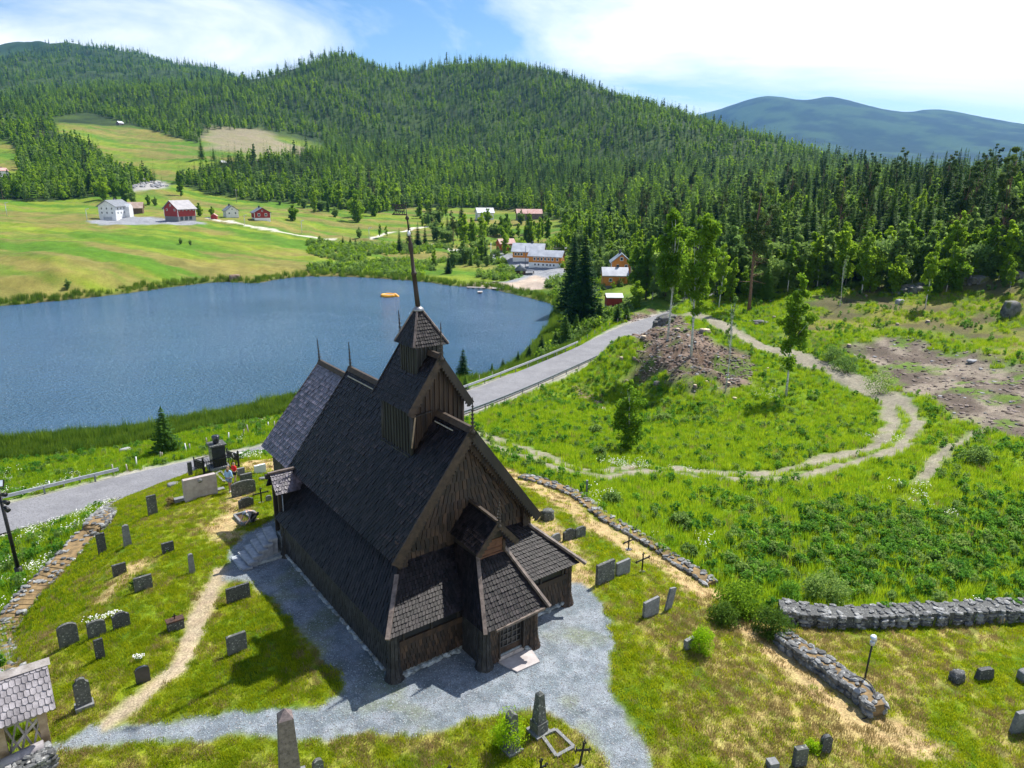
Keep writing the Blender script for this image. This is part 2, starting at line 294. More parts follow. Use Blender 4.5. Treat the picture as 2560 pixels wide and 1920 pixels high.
M['willow'] = foliage('pale_bush_leaves', (.10,.19,.045), (.19,.30,.07), .5)
M['bright'] = foliage('bright_bush_leaves', (.20,.38,.010), (.36,.52,.015), .6, scale=4)
M['darkbush'] = foliage('deep_green_bush_leaves', (.03,.08,.012), (.09,.17,.02), .4, scale=3)
M['grass_tall'] = foliage('tall_grass', (.12,.26,.008), (.27,.39,.014), .55)
M['grass_dark'] = foliage('dark_reed_grass', (.05,.12,.012), (.13,.22,.02), .45)
M['lawn_blade'] = foliage('lawn_blades', (.13,.23,.006), (.31,.36,.010), .6)
M['weed'] = foliage('leafy_weed', (.05,.17,.02), (.13,.30,.03), .5)
M['straw'] = foliage('straw_grass', (.22,.19,.06), (.36,.28,.12), .35)
M['petal'] = mat('white_petals', (.75,.75,.7), (.85,.85,.8), 8, .7)
M['stumptop'] = mat('cut_wood', (.55,.42,.28), (.72,.60,.44), 8, .8)
M['deadwood'] = mat('dead_branches', (.12,.09,.075), (.30,.24,.21), 4, .9)
M['rock'] = mat('bare_rock', (.06,.06,.055), (.22,.22,.215), .8, .85, .8, 2.5, c3=(.09,.11,.03), s3=.7, t3=(.5,.6))
M['rock_orange'] = mat('rusty_rubble', (.20,.11,.05), (.36,.27,.21), 1.5, .9, .5, 6, rnd=.4)
M['rubble'] = mat('grey_rubble', (.24,.24,.25), (.42,.42,.43), .6, .9, .8, 3)
M['moss'] = mat('dry_orange_moss', (.13,.09,.04), (.30,.20,.09), 3, .95, .5, 10)
M['yellow'] = mat('yellow_inflatable', (.80,.33,.01), (.85,.40,.015), 3, .35)
M['skin'] = mat('skin', (.55,.33,.24), (.60,.37,.27), 8, .6)
M['skin_tan'] = mat('tanned_skin', (.36,.19,.12), (.42,.23,.15), 8, .6)
M['hair'] = mat('brown_hair', (.16,.09,.045), (.28,.17,.09), 20, .7)
M['hair_grey'] = mat('cropped_hair', (.20,.13,.09), (.32,.22,.16), 20, .8)
M['shirt_blue'] = mat('light_blue_top', (.25,.43,.66), (.36,.55,.76), 6, .85)
M['shirt_red'] = mat('red_top', (.70,.012,.012), (.78,.02,.02), 6, .85)
M['denim'] = mat('denim', (.14,.20,.32), (.22,.30,.42), 12, .9)
M['black_cloth'] = mat('black_cloth', (.012,.012,.015), (.025,.025,.03), 12, .9)
M['greycloth'] = mat('blue_grey_cloth', (.16,.20,.25), (.28,.32,.36), 12, .9)
M['lampglass'] = mat('flood_light_glass', (.60,.68,.75), (.75,.80,.85), 4, .15)
M['green_tank'] = mat('green_painted_tank', (.03,.14,.12), (.05,.19,.16), 3, .4)

# ---------------------------------------------------------------- object helpers
def tag(o, label=None, cat=None, group=None, kind=None):
    if label: o['label'] = label
    if cat: o['category'] = cat
    if group: o['group'] = group
    if kind: o['kind'] = kind
    return o
def empty(name, loc, rz=0, label=None, cat=None, group=None):
    o = bpy.data.objects.new(name, None); COL.objects.link(o); o.location = loc; o.rotation_euler = (0, 0, rz); o.empty_display_size = .2
    return tag(o, label, cat, group)
def copy_tree(o, parent=None):
    c = o.copy(); COL.objects.link(c)
    if parent is not None: c.parent = parent
    for k in list(o.children): copy_tree(k, c)
    return c
class MB:
    def __init__(s): s.v = []; s.f = []; s.r = []; s.sm = []
    def add(s, vs, fs, rnd=None, smooth=False):
        n = len(s.v); s.v += [tuple(map(float, q)) for q in vs]; s.f += [tuple(n + i for i in f) for f in fs]
        s.r += [random.random() if rnd is None else rnd] * len(vs); s.sm += [smooth] * len(fs); return s
    def box(s, x0, x1, y0, y1, z0, z1, T=None, top=1.0):
        cx, cy = (x0 + x1) / 2, (y0 + y1) / 2
        v = [(x0,y0,z0),(x1,y0,z0),(x1,y1,z0),(x0,y1,z0)] + [(cx + (a - cx) * top, cy + (b - cy) * top, z1) for a, b in ((x0,y0),(x1,y0),(x1,y1),(x0,y1))]
        if T is not None: v = [T @ Vector(q) for q in v]
        return s.add(v, [(0,3,2,1),(4,5,6,7),(0,1,5,4),(1,2,6,5),(2,3,7,6),(3,0,4,7)])
    def prism(s, poly, a, b, axis='y', T=None):                 # polygon extruded along an axis
        n = len(poly)
        def P(q, t): return {'y': (q[0], t, q[1]), 'x': (t, q[0], q[1]), 'z': (q[0], q[1], t)}[axis]
        v = [P(q, a) for q in poly] + [P(q, b) for q in poly]
        if T is not None: v = [T @ Vector(q) for q in v]
        return s.add(v, [tuple(range(n)), tuple(range(2 * n - 1, n - 1, -1))] + [(i, (i + 1) % n, n + (i + 1) % n, n + i) for i in range(n)])
    def bar(s, p, q, w=.05, h=None, up=(0, 0, 1)):
        p, q = Vector(p), Vector(q); h = h or w; d = (q - p).normalized(); upv = Vector(up)
        if abs(d.dot(upv)) > .98: upv = Vector((0, 1, 0))
        a = d.cross(upv).normalized() * w / 2; b = a.cross(d).normalized() * h / 2
        return s.add([p - a - b, p + a - b, p + a + b, p - a + b, q - a - b, q + a - b, q + a + b, q - a + b], [(0,3,2,1),(4,5,6,7),(0,1,5,4),(1,2,6,5),(2,3,7,6),(3,0,4,7)])
    def tube(s, P, rad, n=8, cap=True):
        P = [Vector(p) for p in P]; rad = rad if hasattr(rad, '__len__') else [rad] * len(P); base = len(s.v); vs = []
        for i, p in enumerate(P):
            d = (P[min(i + 1, len(P) - 1)] - P[max(i - 1, 0)]).normalized(); ref = Vector((1, 0, 0)) if abs(d.x) < .8 else Vector((0, 1, 0))
            a = d.cross(ref).normalized(); b = d.cross(a)
            vs += [p + (a * math.cos(2 * math.pi * k / n) + b * math.sin(2 * math.pi * k / n)) * rad[i] for k in range(n)]
        fs = [(i * n + k, i * n + (k + 1) % n, (i + 1) * n + (k + 1) % n, (i + 1) * n + k) for i in range(len(P) - 1) for k in range(n)]
        if cap: fs += [tuple(range(n - 1, -1, -1)), tuple((len(P) - 1) * n + k for k in range(n))]
        return s.add(vs, fs, smooth=True)
    def rock(s, c, rx, ry, rz, rot=0, seed=None, sub=1):
        rr = random.Random(seed if seed is not None else random.random()); bm = bmesh.new(); bmesh.ops.create_icosphere(bm, subdivisions=sub, radius=1)
        cr, sr = math.cos(rot), math.sin(rot); vs = []
        for v in bm.verts:
            q = v.co * rr.uniform(.78, 1.12); q = Vector((max(-.8, min(.8, q.x)) * rx, max(-.8, min(.8, q.y)) * ry, max(-.75, min(.75, q.z)) * rz))
            vs.append((c[0] + q.x * cr - q.y * sr, c[1] + q.x * sr + q.y * cr, c[2] + q.z))
        s.add(vs, [tuple(v.index for v in f.verts) for f in bm.faces]); bm.free(); return s
    def build(s, name, m, parent=None, loc=None):
        me = bpy.data.meshes.new(name); me.from_pydata(s.v, [], s.f); me.validate(); me.materials.append(m if not isinstance(m, str) else M[m])
        if len(s.r) == len(me.vertices): a = me.attributes.new('rnd', 'FLOAT', 'POINT'); a.data.foreach_set('value', s.r)
        if len(s.sm) == len(me.polygons): me.polygons.foreach_set('use_smooth', s.sm)
        o = bpy.data.objects.new(name, me); COL.objects.link(o)
        if parent is not None: o.parent = parent
        if loc is not None: o.location = loc
        return o
def shingles(mb, bl, br, tl, tr, cw=.14, chh=.22, t=.028, point=.25, over=1.25):
    bl, br, tl, tr = map(Vector, (bl, br, tl, tr)); nrm = (br - bl).cross(tl - bl)
    if nrm.length < 1e-6: nrm = (br - bl).cross(tr - bl)
    nrm.normalize(); L = ((tl + tr) / 2 - (bl + br) / 2).length; rows = max(2, int(round(L / chh)))
    for r in range(rows):
        v0, v1 = r / rows, min((r + over) / rows, 1.0)
        A, B = bl.lerp(tl, v0), br.lerp(tr, v0); C, D = bl.lerp(tl, v1), br.lerp(tr, v1); W = (B - A).length
        if W < .04: continue
        n = max(1, int(round(W / cw))); off = .5 if r % 2 else 0
        for k in range(-1 if off else 0, n):
            u0, u1 = max((k + off) / n, 0), min((k + 1 + off) / n, 1)
            if u1 - u0 < .2 / n: continue
            u0 += .07 / n; u1 -= .07 / n; j = random.uniform(.7, 1.35) * t; js = random.uniform(-.06, .06) / rows
            a, b = A.lerp(B, u0), A.lerp(B, u1); c, d = C.lerp(D, u0), C.lerp(D, u1); dn = (a - c) * (point * .22)
            a = a + (A.lerp(C, 1) - A) * js; b = b + (A.lerp(C, 1) - A) * js
            mmid = (a + b) / 2 + dn; o1 = nrm * j
            mb.add([a + o1, mmid + o1, b + o1, d + nrm * .004, c + nrm * .004, a, mmid, b], [(0, 1, 2, 3, 4), (5, 6, 1, 0), (6, 7, 2, 1), (5, 0, 4), (7, 3, 2)])

# ---------------------------------------------------------------- ground: one height-field, split into the surfaces one can name
def gp(L): return [np.array(G(*q)[:2]) for q in L]
GRAVEL = gp([(100,1875),(127,1861),(181,1835),(226,1814),(271,1819),(400,1803),(520,1793),(656,1776),(792,1775),(821,1753),(860,1735),(871,1703),(828,1674),(795,1623),(748,1569),(711,1535),(684,1503),(657,1476),(630,1459),(586,1451),(557,1450),(579,1365),(615,1336),(680,1300)]) \
    + [ch(2, 13), ch(4, 4), ch(8.6, .6), ch(9.3, 1.2)] + gp([(1456,1454),(1488,1490),(1524,1545),(1535,1603),(1524,1689),(1543,1762),(1593,1834),(1640,1945),(1540,1945),(1470,1856),(1416,1809),(1365,1776),(1255,1786),(1182,1800),(1103,1833),(1002,1838),(893,1833),(821,1854),(738,1854),(601,1838),(497,1852),(400,1844),(271,1864),(150,1884),(110,1900)])
TRAIL = smooth_line(gp([(562,1425),(520,1490),(500,1545),(475,1600),(450,1662),(395,1712),(330,1765),(262,1812)]), 3)
WORN = [(gp([(545,1310),(570,1340),(575,1290),(600,1240)]), .7), (gp([(1100,1100),(1310,1205),(1400,1250),(1500,1325),(1640,1400),(1760,1480)]), .8), (gp([(1350,1290),(1440,1400),(1456,1450)]), .9), (gp([(660,1165),(720,1140),(800,1150)]), 1.5),
        (gp([(1850,1560),(2000,1680),(2130,1800),(2300,1870)]), .8), (gp([(330,1420),(260,1500)]), .5)]
YARD = gp([(304,1246),(215,1345),(160,1405),(95,1470),(45,1535),(25,1600),(30,1690),(60,1760),(60,1960),(800,1990),(2560,1990),(2620,1800),(2620,1560),(2100,1560),(1960,1560),(1800,1470),(1620,1365),(1500,1290),(1400,1220),(1305,1190),(1150,1100),(900,1075),(760,1110),(640,1160),(480,1150),(380,1200)])
TRACK = smooth_line(gp([(1740,790),(1814,817),(1879,853),(1977,886),(2067,918),(2176,972),(2241,1016),(2263,1059),(2241,1096),(2194,1125),(2104,1153),(2013,1175),(1904,1192),(1768,1192),(1635,1172),(1502,1182),(1400,1165),(1290,1130),(1200,1090)]), 3)
TRACKW = 1.9
SIDE = smooth_line(gp([(2440,1080),(2370,1120),(2330,1155),(2300,1210)]), 3)
BARE = gp([(2121,853),(2212,835),(2375,871),(2560,925),(2650,960),(2650,1120),(2483,1088),(2375,1034),(2320,990),(2200,965),(2158,908)])
SLASH = gp([(1581,843),(1600,800),(1640,775),(1730,815),(1800,850),(1885,895),(1850,950),(1730,985),(1640,975),(1590,925)])
SLASHW = SLASH
_cache.clear()
KNOLL = gp([(1600,825),(1610,800),(1650,785),(1700,800),(1695,825),(1640,830)])
RUBBLE = gp([(1415,960),(1435,950),(1490,985),(1525,1015),(1520,1033),(1480,1030),(1440,990)])
SHOULDER_W = 1.1
SCHOOLYARD = gp([(1215,638),(1250,630),(1310,636),(1330,650),(1420,675),(1420,690),(1360,705),(1290,712),(1240,722),(1200,726),(1230,705),(1290,698),(1310,690),(1270,660),(1230,650)])
DOCKSIDE = gp([(1150,716),(1200,706),(1290,704),(1340,690),(1370,700),(1360,722),(1290,728),(1200,728)])
FARMYARD = gp([(218,552),(260,548),(330,541),(400,545),(470,548),(520,560),(480,563),(380,562),(250,561)])
LANE = smooth_line(gp([(520,545),(548,552),(590,558),(640,567),(700,579),(760,590),(830,598)]), 3)
LANE2 = smooth_line(gp([(930,596),(960,585),(1020,577),(1080,562)]), 3)
LANE3 = smooth_line(gp([(1080,610),(1130,625),(1190,640)]), 3)
CLEAR = gp([(505,330),(545,318),(640,322),(705,355),(800,375),(820,400),(640,400),(500,375)])
ROCKFILL = gp([(282,440),(345,438),(420,460),(420,470),(330,478)])
LUSH = gp([(1900,1480),(2560,1500),(2640,1400),(2640,1200),(2350,1320),(2100,1270),(1950,1330),(1800,1330),(1750,1420)])
HILLOCK = gp([(2030,880),(1960,800),(2000,740),(2150,720),(2300,700),(2560,700),(2650,800),(2650,900),(2560,900),(2400,850),(2250,820),(2120,830)])

THE = np.radians(np.arange(-64, 64.01, .235)); RAD = np.exp(np.arange(math.log(7.5), math.log(9500), .0069))
NT, NR = len(THE), len(RAD); TH, RR = np.meshgrid(THE, RAD); GX = (RR * np.sin(TH)).ravel(); GY = (RR * np.cos(TH)).ravel(); GZ = height(GX, GY); GR = RR.ravel()
near = GR < 140; mid = (GR < 700)
def soft(P, wd, sel, closed=True, hw=0, nz=.5, ns=.8):
    o = np.zeros(len(GX)); X, Y = GX[sel], GY[sel]; d = sdist(X, Y, P) if closed else polyline_dist(X, Y, P) - hw
    d = d + (fbm(X / ns, Y / ns, 3, 21) - .5) * 2 * nz; o[sel] = 1 - sstep(-wd, wd, d); return o
m_gravel = soft(GRAVEL, .22, near, nz=.28, ns=.6); m_trail = soft(TRAIL, .25, near, False, .42, .3)
m_yard = soft(YARD, .5, near, nz=.2)
m_track = soft(TRACK, .6, near, False, TRACKW, 1.0, 1.8); m_side = soft(SIDE, .5, near, False, .7, .6, 1.5)
tc_ = np.full(len(GX), 9.); tc_[near] = polyline_dist(GX[near], GY[near], TRACK)
m_track *= 1 - .75 * (1 - sstep(.2, .6, np.abs(tc_) + (fbm(GX / 2, GY / 2, 2, 31) - .5))) * (GY < 75)
m_bare = soft(BARE, 1.2, GR < 200, nz=2.4, ns=4) ; m_slash = soft(SLASH, 1.5, GR < 200, nz=5.5, ns=6); m_rubble = soft(RUBBLE, .8, near, nz=.8, ns=1.5)
m_school = soft(SCHOOLYARD, .8, mid, nz=.8, ns=4); m_dock = soft(DOCKSIDE, 1, mid, nz=1.5, ns=4); m_farm = soft(FARMYARD, 1, mid, nz=1, ns=5)
m_lane = np.maximum.reduce([soft(LANE, .5, mid, False, 1.6, .3, 5), soft(LANE2, .5, mid, False, 1.4, .3, 5), soft(LANE3, .5, mid, False, 1.4, .3, 5)])
m_clear = soft(CLEAR, 12, GR < 1400, nz=22, ns=50); m_rock = soft(ROCKFILL, 3, GR < 900, nz=4, ns=8)
m_lush = soft(LUSH, 2, near, nz=3, ns=5); m_hill = soft(HILLOCK, 4, GR < 300, nz=5, ns=8)
rdd = np.full(len(GX), 99.); sel = GR < 260; rdd[sel] = polyline_dist(GX[sel], GY[sel], ROAD)
m_shld = (1 - sstep(ROAD_HW + .5, ROAD_HW + 1.8, rdd + (fbm(GX / 1.5, GY / 1.5, 2, 41) - .5) * 1.6))
lkd = np.full(len(GX), 999.); sel = (GR < 420) & (GX < 60); lkd[sel] = sdist(GX[sel], GY[sel], LAKE)
m_bank = sstep(-.5, .2, lkd) * (1 - sstep(.6, 2.2, lkd + (fbm(GX / 3, GY / 3, 2, 43) - .5) * 2))
m_worn = np.zeros(len(GX))
for Pw, hw in WORN: m_worn = np.maximum(m_worn, soft(Pw, .6, near, False, hw, .6, 1.5))
PX, PY, PZ = project(GX, GY, GZ)
# forest floor / far hills: where the dense wood stands
OPEN3 = [(1296,580),(1290,640),(1296,700),(1380,700),(1392,640),(1372,585)]
OPEN1 = [(109,254),(194,245),(272,267),(428,310),(453,282),(547,279),(640,290),(700,307),(700,332),(600,340),(488,350),(375,398),(266,373),(219,348),(203,317),(131,300)]
FIELD = [(-300,300),(0,300),(28,318),(42,345),(40,372),(60,395),(20,400),(0,410),(-50,425),(0,432),(109,436),(180,425),(281,425),(300,395),(388,400),(444,418),(531,432),(560,436),(688,440),(713,447),(800,462),(901,448),(1026,449),(1123,455),(1196,470),(1240,493),(1205,530),(1262,560),(1285,600),(1300,650),(1372,680),(1372,640),(1450,640),(1560,655),(1640,652),(1700,640),(1800,618),(1880,603),(2000,596),(2260,585),(2600,700),(2600,2000),(-600,2000),(-600,300)]
def pin(P, X, Y): return inside(X, Y, [(a * K, b * K) for a, b in P])
front = PZ > 5
m_for = (front & ~pin(FIELD, PX, PY) & ~pin(OPEN1, PX, PY) & ~pin(OPEN3, PX, PY) & (GR > 90)).astype(float)
m_for[(~front) | (np.abs(TH.ravel()) > R(45))] = 0; m_for[GR > 900] = np.maximum(m_for, sstep(900, 1000, GR))[GR > 900]
def C3(*c): return np.array(c)[None]
def lerp(a, b, t): return a + (b - a) * t[:, None]
f1 = fbm(GX / 2.6, GY / 2.6, 4, 51); f2 = fbm(GX / .55, GY / .55, 3, 52); f3 = fbm(GX / 9, GY / 9, 3, 53); f4 = fbm(GX / 30, GY / 30, 4, 54)
lawn = lerp(C3(.075,.145,.006), C3(.20,.235,.008), sstep(.3, .68, f1 * .6 + f3 * .4)); drymap = lambda X, Y: fbm(X / 2.6, Y / 2.6, 4, 51) * .45 + fbm(X / .55, Y / .55, 3, 52) * .2 + fbm(X / 9, Y / 9, 3, 53) * .35 + .055 * sstep(1, 7, X)
dry = sstep(.50, .68, drymap(GX, GY)); lawn = lerp(lawn, C3(.38,.29,.12), dry * (.5 + .25 * sstep(1, 8, GX)))
lawn = lerp(lawn, C3(.045,.10,.006), sstep(.58, .74, fbm(GX / 1.1, GY / 1.1, 3, 58)) * .6)
mead = lerp(C3(.06,.14,.010), C3(.15,.24,.014), sstep(.35, .65, f3 * .6 + f1 * .4)); mead = lerp(mead, C3(.17,.16,.05), sstep(.58, .72, f1) * .35); mead = lerp(mead, C3(.05,.12,.02), m_lush * .8)
ang = GX * .25 + GY                                              # hay fields: long bands across the slope
b1 = fbm(GX / 70, ang / 11, 4, 61); b2 = fbm(GX / 25, ang / 5, 3, 62)
fld = lerp(C3(.075,.165,.010), C3(.17,.225,.018), sstep(.38, .6, b1)); fld = lerp(fld, C3(.23,.165,.06), sstep(.46, .62, fbm(GX / 45, ang / 14, 5, 63)) * .65); fld = lerp(fld, C3(.085,.17,.012), sstep(.56, .68, b2) * .6)
base = lerp(mead, fld, sstep(105, 150, GR) * (1 - .85 * sstep(12, 30, GX) * (1 - sstep(200, 260, GR))))
fine = (.78 + .44 * fbm(GX / 5.5, GY / 5.5, 3, 64))[:, None]; base = np.where((GR > 150)[:, None], base * fine, base)
base = lerp(base, lawn, m_yard)
hillc = lerp(C3(.07,.12,.012), C3(.20,.19,.04), sstep(.35, .62, f1 * .4 + f3 * .6)); hillc = lerp(hillc, C3(.10,.07,.05), sstep(.52, .66, fbm(GX / 4, GY / 4, 4, 71)) * .8); base = lerp(base, hillc, m_hill * .9)
forest = lerp(C3(.022,.042,.012), C3(.05,.085,.016), sstep(.35, .65, f4)); farf = lerp(C3(.008,.026,.014), C3(.04,.085,.026), sstep(.38, .62, fbm(GX / 180, GY / 180, 5, 72)) * .7 + .3 * vn(GX / 14, GY / 14, 73)); forest = lerp(forest, farf, sstep(2500, 3200, GR)); base = lerp(base, forest, m_for)
bare = lerp(C3(.25,.21,.165), C3(.12,.095,.075), sstep(.38, .62, fbm(GX / 2.2, GY / 4.5, 4, 74))); bare = lerp(bare, C3(.10,.17,.02), sstep(.56, .68, fbm(GX / 3, GY / 3, 4, 75)) * .9)
base = lerp(base, bare, m_bare); slash = lerp(C3(.12,.08,.055), C3(.21,.155,.12), sstep(.4, .62, f1 * .5 + f2 * .5)); slash = lerp(slash, C3(.09,.15,.02), sstep(.54, .66, fbm(GX / 3.2, GY / 3.2, 4, 76)) * .9); base = lerp(base, slash, m_slash)
trk = lerp(C3(.31,.275,.22), C3(.20,.175,.14), f2); base = lerp(base, trk, np.clip(m_track + m_side, 0, 1) * .92)
base = lerp(base, lerp(C3(.30,.28,.27), C3(.40,.36,.33), f2), m_shld * .85 * (1 - m_gravel))
base = lerp(base, C3(.46,.33,.17), m_worn * .85); base = lerp(base, lerp(C3(.38,.33,.28), C3(.44,.33,.2), f1), m_trail * .9)
grav = lerp(C3(.15,.178,.20), C3(.235,.262,.29), sstep(.3, .7, f2)); grav = lerp(grav, C3(.15,.17,.06), sstep(.62, .74, f1) * .5 * (np.hypot(GX + 4, GY - 25) < 12)); base = lerp(base, grav, m_gravel)
base = lerp(base, C3(.24,.25,.27), np.clip(m_school + m_farm, 0, 1)); base = lerp(base, lerp(C3(.50,.40,.30), C3(.36,.30,.26), f3), m_dock); base = lerp(base, C3(.58,.54,.46), m_lane)
base = lerp(base, lerp(C3(.20,.19,.09), C3(.26,.21,.16), f3), m_clear * .9); base = lerp(base, C3(.33,.32,.31), m_rock)
base = lerp(base, C3(.07,.075,.03), m_bank * .7); base = lerp(base, C3(.03,.035,.03), (lkd < 0).astype(float))
hf = np.clip(np.maximum.reduce([m_gravel, m_school, m_track * .7, m_shld, m_farm]), 0, 1); gr = 1 - np.clip(np.maximum.reduce([hf, m_for * .5, m_bare]), 0, 1)

gm, gt, gb, go = new_mat('ground_cover'); n = gt.nodes.new; l = gt.links.new
at = n('ShaderNodeAttribute'); at.attribute_name = 'Col'; ah = n('ShaderNodeAttribute'); ah.attribute_name = 'grit'
tcn = n('ShaderNodeTexCoord')
def tnoise(sc, det=3, vec=None):
    q = n('ShaderNodeTexNoise'); q.inputs['Scale'].default_value = sc; q.inputs['Detail'].default_value = det; q.inputs['Roughness'].default_value = .65; l(vec or tcn.outputs['Object'], q.inputs['Vector']); return q.outputs[0]
def mrange(v, a, b, c, d):
    q = n('ShaderNodeMapRange'); l(v, q.inputs[0]); q.inputs[1].default_value = a; q.inputs[2].default_value = b; q.inputs[3].default_value = c; q.inputs[4].default_value = d; return q.outputs[0]
def mth(op, a, b):
    q = n('ShaderNodeMath'); q.operation = op
    for i, v in enumerate((a, b)):
        if isinstance(v, (int, float)): q.inputs[i].default_value = v
        else: l(v, q.inputs[i])
    return q.outputs[0]
g1 = mrange(tnoise(14), .3, .7, .55, 1.45); g2 = mrange(tnoise(3.2, 5), .3, .7, .75, 1.25); g3 = mrange(tnoise(.35, 6), .3, .7, .8, 1.2); g0 = mrange(tnoise(32, 2), .3, .7, .45, 1.6)
fm = n('ShaderNodeMix'); fm.data_type = 'FLOAT'; l(ah.outputs['Fac'], fm.inputs[0]); l(g1, fm.inputs[2]); l(g0, fm.inputs[3])
val = mth('MULTIPLY', mth('MULTIPLY', fm.outputs[0], g2), g3)
hsn = n('ShaderNodeHueSaturation'); l(at.outputs['Color'], hsn.inputs['Color']); l(val, hsn.inputs['Value']); l(hsn.outputs[0], gb.inputs['Base Color'])
hue = mrange(tnoise(1.7, 4), .3, .7, .485, .515); l(hue, hsn.inputs['Hue'])
gb.inputs['Roughness'].default_value = .95; gb.inputs['Specular IOR Level'].default_value = .15
bp = n('ShaderNodeBump'); bp.inputs['Strength'].default_value = .55; bp.inputs['Distance'].default_value = .06; l(mth('ADD', tnoise(11, 4), mth('MULTIPLY', tnoise(40, 2), .5)), bp.inputs['Height'])
l(bp.outputs[0], gb.inputs['Normal'])

idx = np.arange(NT * NR).reshape(NR, NT); quads = np.stack([idx[:-1, :-1], idx[:-1, 1:], idx[1:, 1:], idx[1:, :-1]], -1).reshape(-1, 4)
def fmean(a): return a[quads].mean(1)
cls = np.zeros(len(quads), int)                                  # 0 hills
fr = fmean(GR)
cls[fr < 520] = 1                                                # fields
cls[(fmean(m_hill) > .5)] = 2
cls[(fr < 120)] = np.where(fmean(GX)[fr < 120] < 1e9, 3, 0)      # meadow
cls[fmean(m_yard) > .5] = 4
cls[(fmean(m_track) > .35) | (fmean(m_side) > .5)] = 5
cls[fmean(m_bare) > .5] = 6; cls[fmean(m_slash) > .5] = 6
cls[(fmean(m_trail) > .5)] = 7; cls[(fmean(m_gravel) > .5)] = 8
cls[(fmean(m_school) > .5) | (fmean(m_dock) > .5)] = 9; cls[(fmean(m_farm) > .5) | (fmean(m_lane) > .5)] = 10
cls[fmean(lkd) < -1.5] = 11; cls[(fr > 2200)] = 12
P3 = np.stack([GX, GY, GZ], -1); colA = np.concatenate([np.clip(base, 0, 1), np.ones((len(GX), 1))], 1)
for ci, nm in enumerate(['wooded_hillside', 'hay_fields', 'rocky_slope', 'meadow', 'churchyard_lawn', 'dirt_track', 'cleared_ground', 'trodden_path', 'gravel_path', 'school_gravel_yard', 'farm_lane', 'lake_bed', 'distant_mountains']):
    q = quads[cls == ci]
    if not len(q): continue
    used, inv = np.unique(q, return_inverse=True); q = inv.reshape(-1, 4)
    me = bpy.data.meshes.new(nm); me.vertices.add(len(used)); me.vertices.foreach_set('co', P3[used].astype(np.float32).ravel())
    me.loops.add(len(q) * 4); me.loops.foreach_set('vertex_index', q.astype(np.int32).ravel()); me.polygons.add(len(q))
    me.polygons.foreach_set('loop_start', np.arange(0, len(q) * 4, 4, dtype=np.int32)); me.polygons.foreach_set('loop_total', np.full(len(q), 4, np.int32))
    me.polygons.foreach_set('use_smooth', np.ones(len(q), bool)); me.update(calc_edges=True)
    ca = me.attributes.new('Col', 'FLOAT_COLOR', 'POINT'); ca.data.foreach_set('color', colA[used].astype(np.float32).ravel())
    ga = me.attributes.new('grit', 'FLOAT', 'POINT'); ga.data.foreach_set('value', hf[used].astype(np.float32))
    me.materials.append(gm); o = bpy.data.objects.new(nm, me); COL.objects.link(o); o['kind'] = 'structure'

# lake
wm_, wt, wb, wo = new_mat('lake_water'); n = wt.nodes.new; l = wt.links.new
tcn = n('ShaderNodeTexCoord'); mpn = n('ShaderNodeMapping'); mpn.inputs['Rotation'].default_value = (0, 0, R(20)); mpn.inputs['Scale'].default_value = (1, 1.7, 1); l(tcn.outputs['Object'], mpn.inputs[0])
def wn(sc, d):
    q = n('ShaderNodeTexNoise'); q.inputs['Scale'].default_value = sc; q.inputs['Detail'].default_value = d; q.inputs['Roughness'].default_value = .6; l(mpn.outputs[0], q.inputs['Vector']); return q.outputs[0]
a_ = n('ShaderNodeMath'); a_.operation = 'ADD'; l(wn(.8, 7), a_.inputs[0]); l(wn(2.2, 4), a_.inputs[1])
calm = n('ShaderNodeMapRange'); l(wn(.02, 3), calm.inputs[0]); calm.inputs[1].default_value = .38; calm.inputs[2].default_value = .6; calm.inputs[3].default_value = .8; calm.inputs[4].default_value = 1.0
bp = n('ShaderNodeBump'); bp.inputs['Distance'].default_value = .8; l(a_.outputs[0], bp.inputs['Height']); l(calm.outputs[0], bp.inputs['Strength']); l(bp.outputs[0], wb.inputs['Normal'])
wb.inputs['Base Color'].default_value = (.06, .15, .28, 1); wb.inputs['Roughness'].default_value = .12; wb.inputs['IOR'].default_value = 1.33; wb.inputs['Specular IOR Level'].default_value = .7
me = bpy.data.meshes.new('lake_water'); LP = LAKE; bm = bmesh.new(); cen = np.mean(LP, 0)
vs = [bm.verts.new((cen[0] + (p[0] - cen[0]) * 1.02 , cen[1] + (p[1] - cen[1]) * 1.02, LAKE_Z)) for p in LP]; fc = bm.faces.new(vs); bmesh.ops.triangulate(bm, faces=[fc]); bm.normal_update()
for f in bm.faces:
    if f.normal.z < 0: f.normal_flip()
bm.to_mesh(me); bm.free(); me.materials.append(wm_); lake = bpy.data.objects.new('lake', me); COL.objects.link(lake); lake['kind'] = 'structure'

# road with edge lines and dashes
def ribbon(name, P, off, w, z, m, u0=None):
    vs = []; fs = []
    for i, p in enumerate(P):
        d = np.array(P[min(i + 1, len(P) - 1)][:2]) - np.array(P[max(i - 1, 0)][:2]); d /= np.hypot(*d); nn = np.array([-d[1], d[0]])
        for s in (-1, 1):
            q = np.array(p[:2]) + nn * (off + s * w / 2); vs.append((q[0], q[1], p[2] + z + (.03 if s * off == 0 else 0)))
    fs = [(2 * i, 2 * i + 1, 2 * i + 3, 2 * i + 2) for i in range(len(P) - 1)]
    return vs, [f[::-1] for f in fs]
vs, fs = ribbon('road', ROAD, 0, ROAD_HW * 2, .045, 'asphalt'); mb = MB(); mb.add(vs, fs, .5); rd = mb.build('road', 'asphalt'); rd['kind'] = 'structure'
rd.data.materials[0] = M['asphalt']
mb = MB(); seg = [np.linalg.norm(ROAD[i + 1] - ROAD[i]) for i in range(len(ROAD) - 1)]; cum = np.r_[0, np.cumsum(seg)]
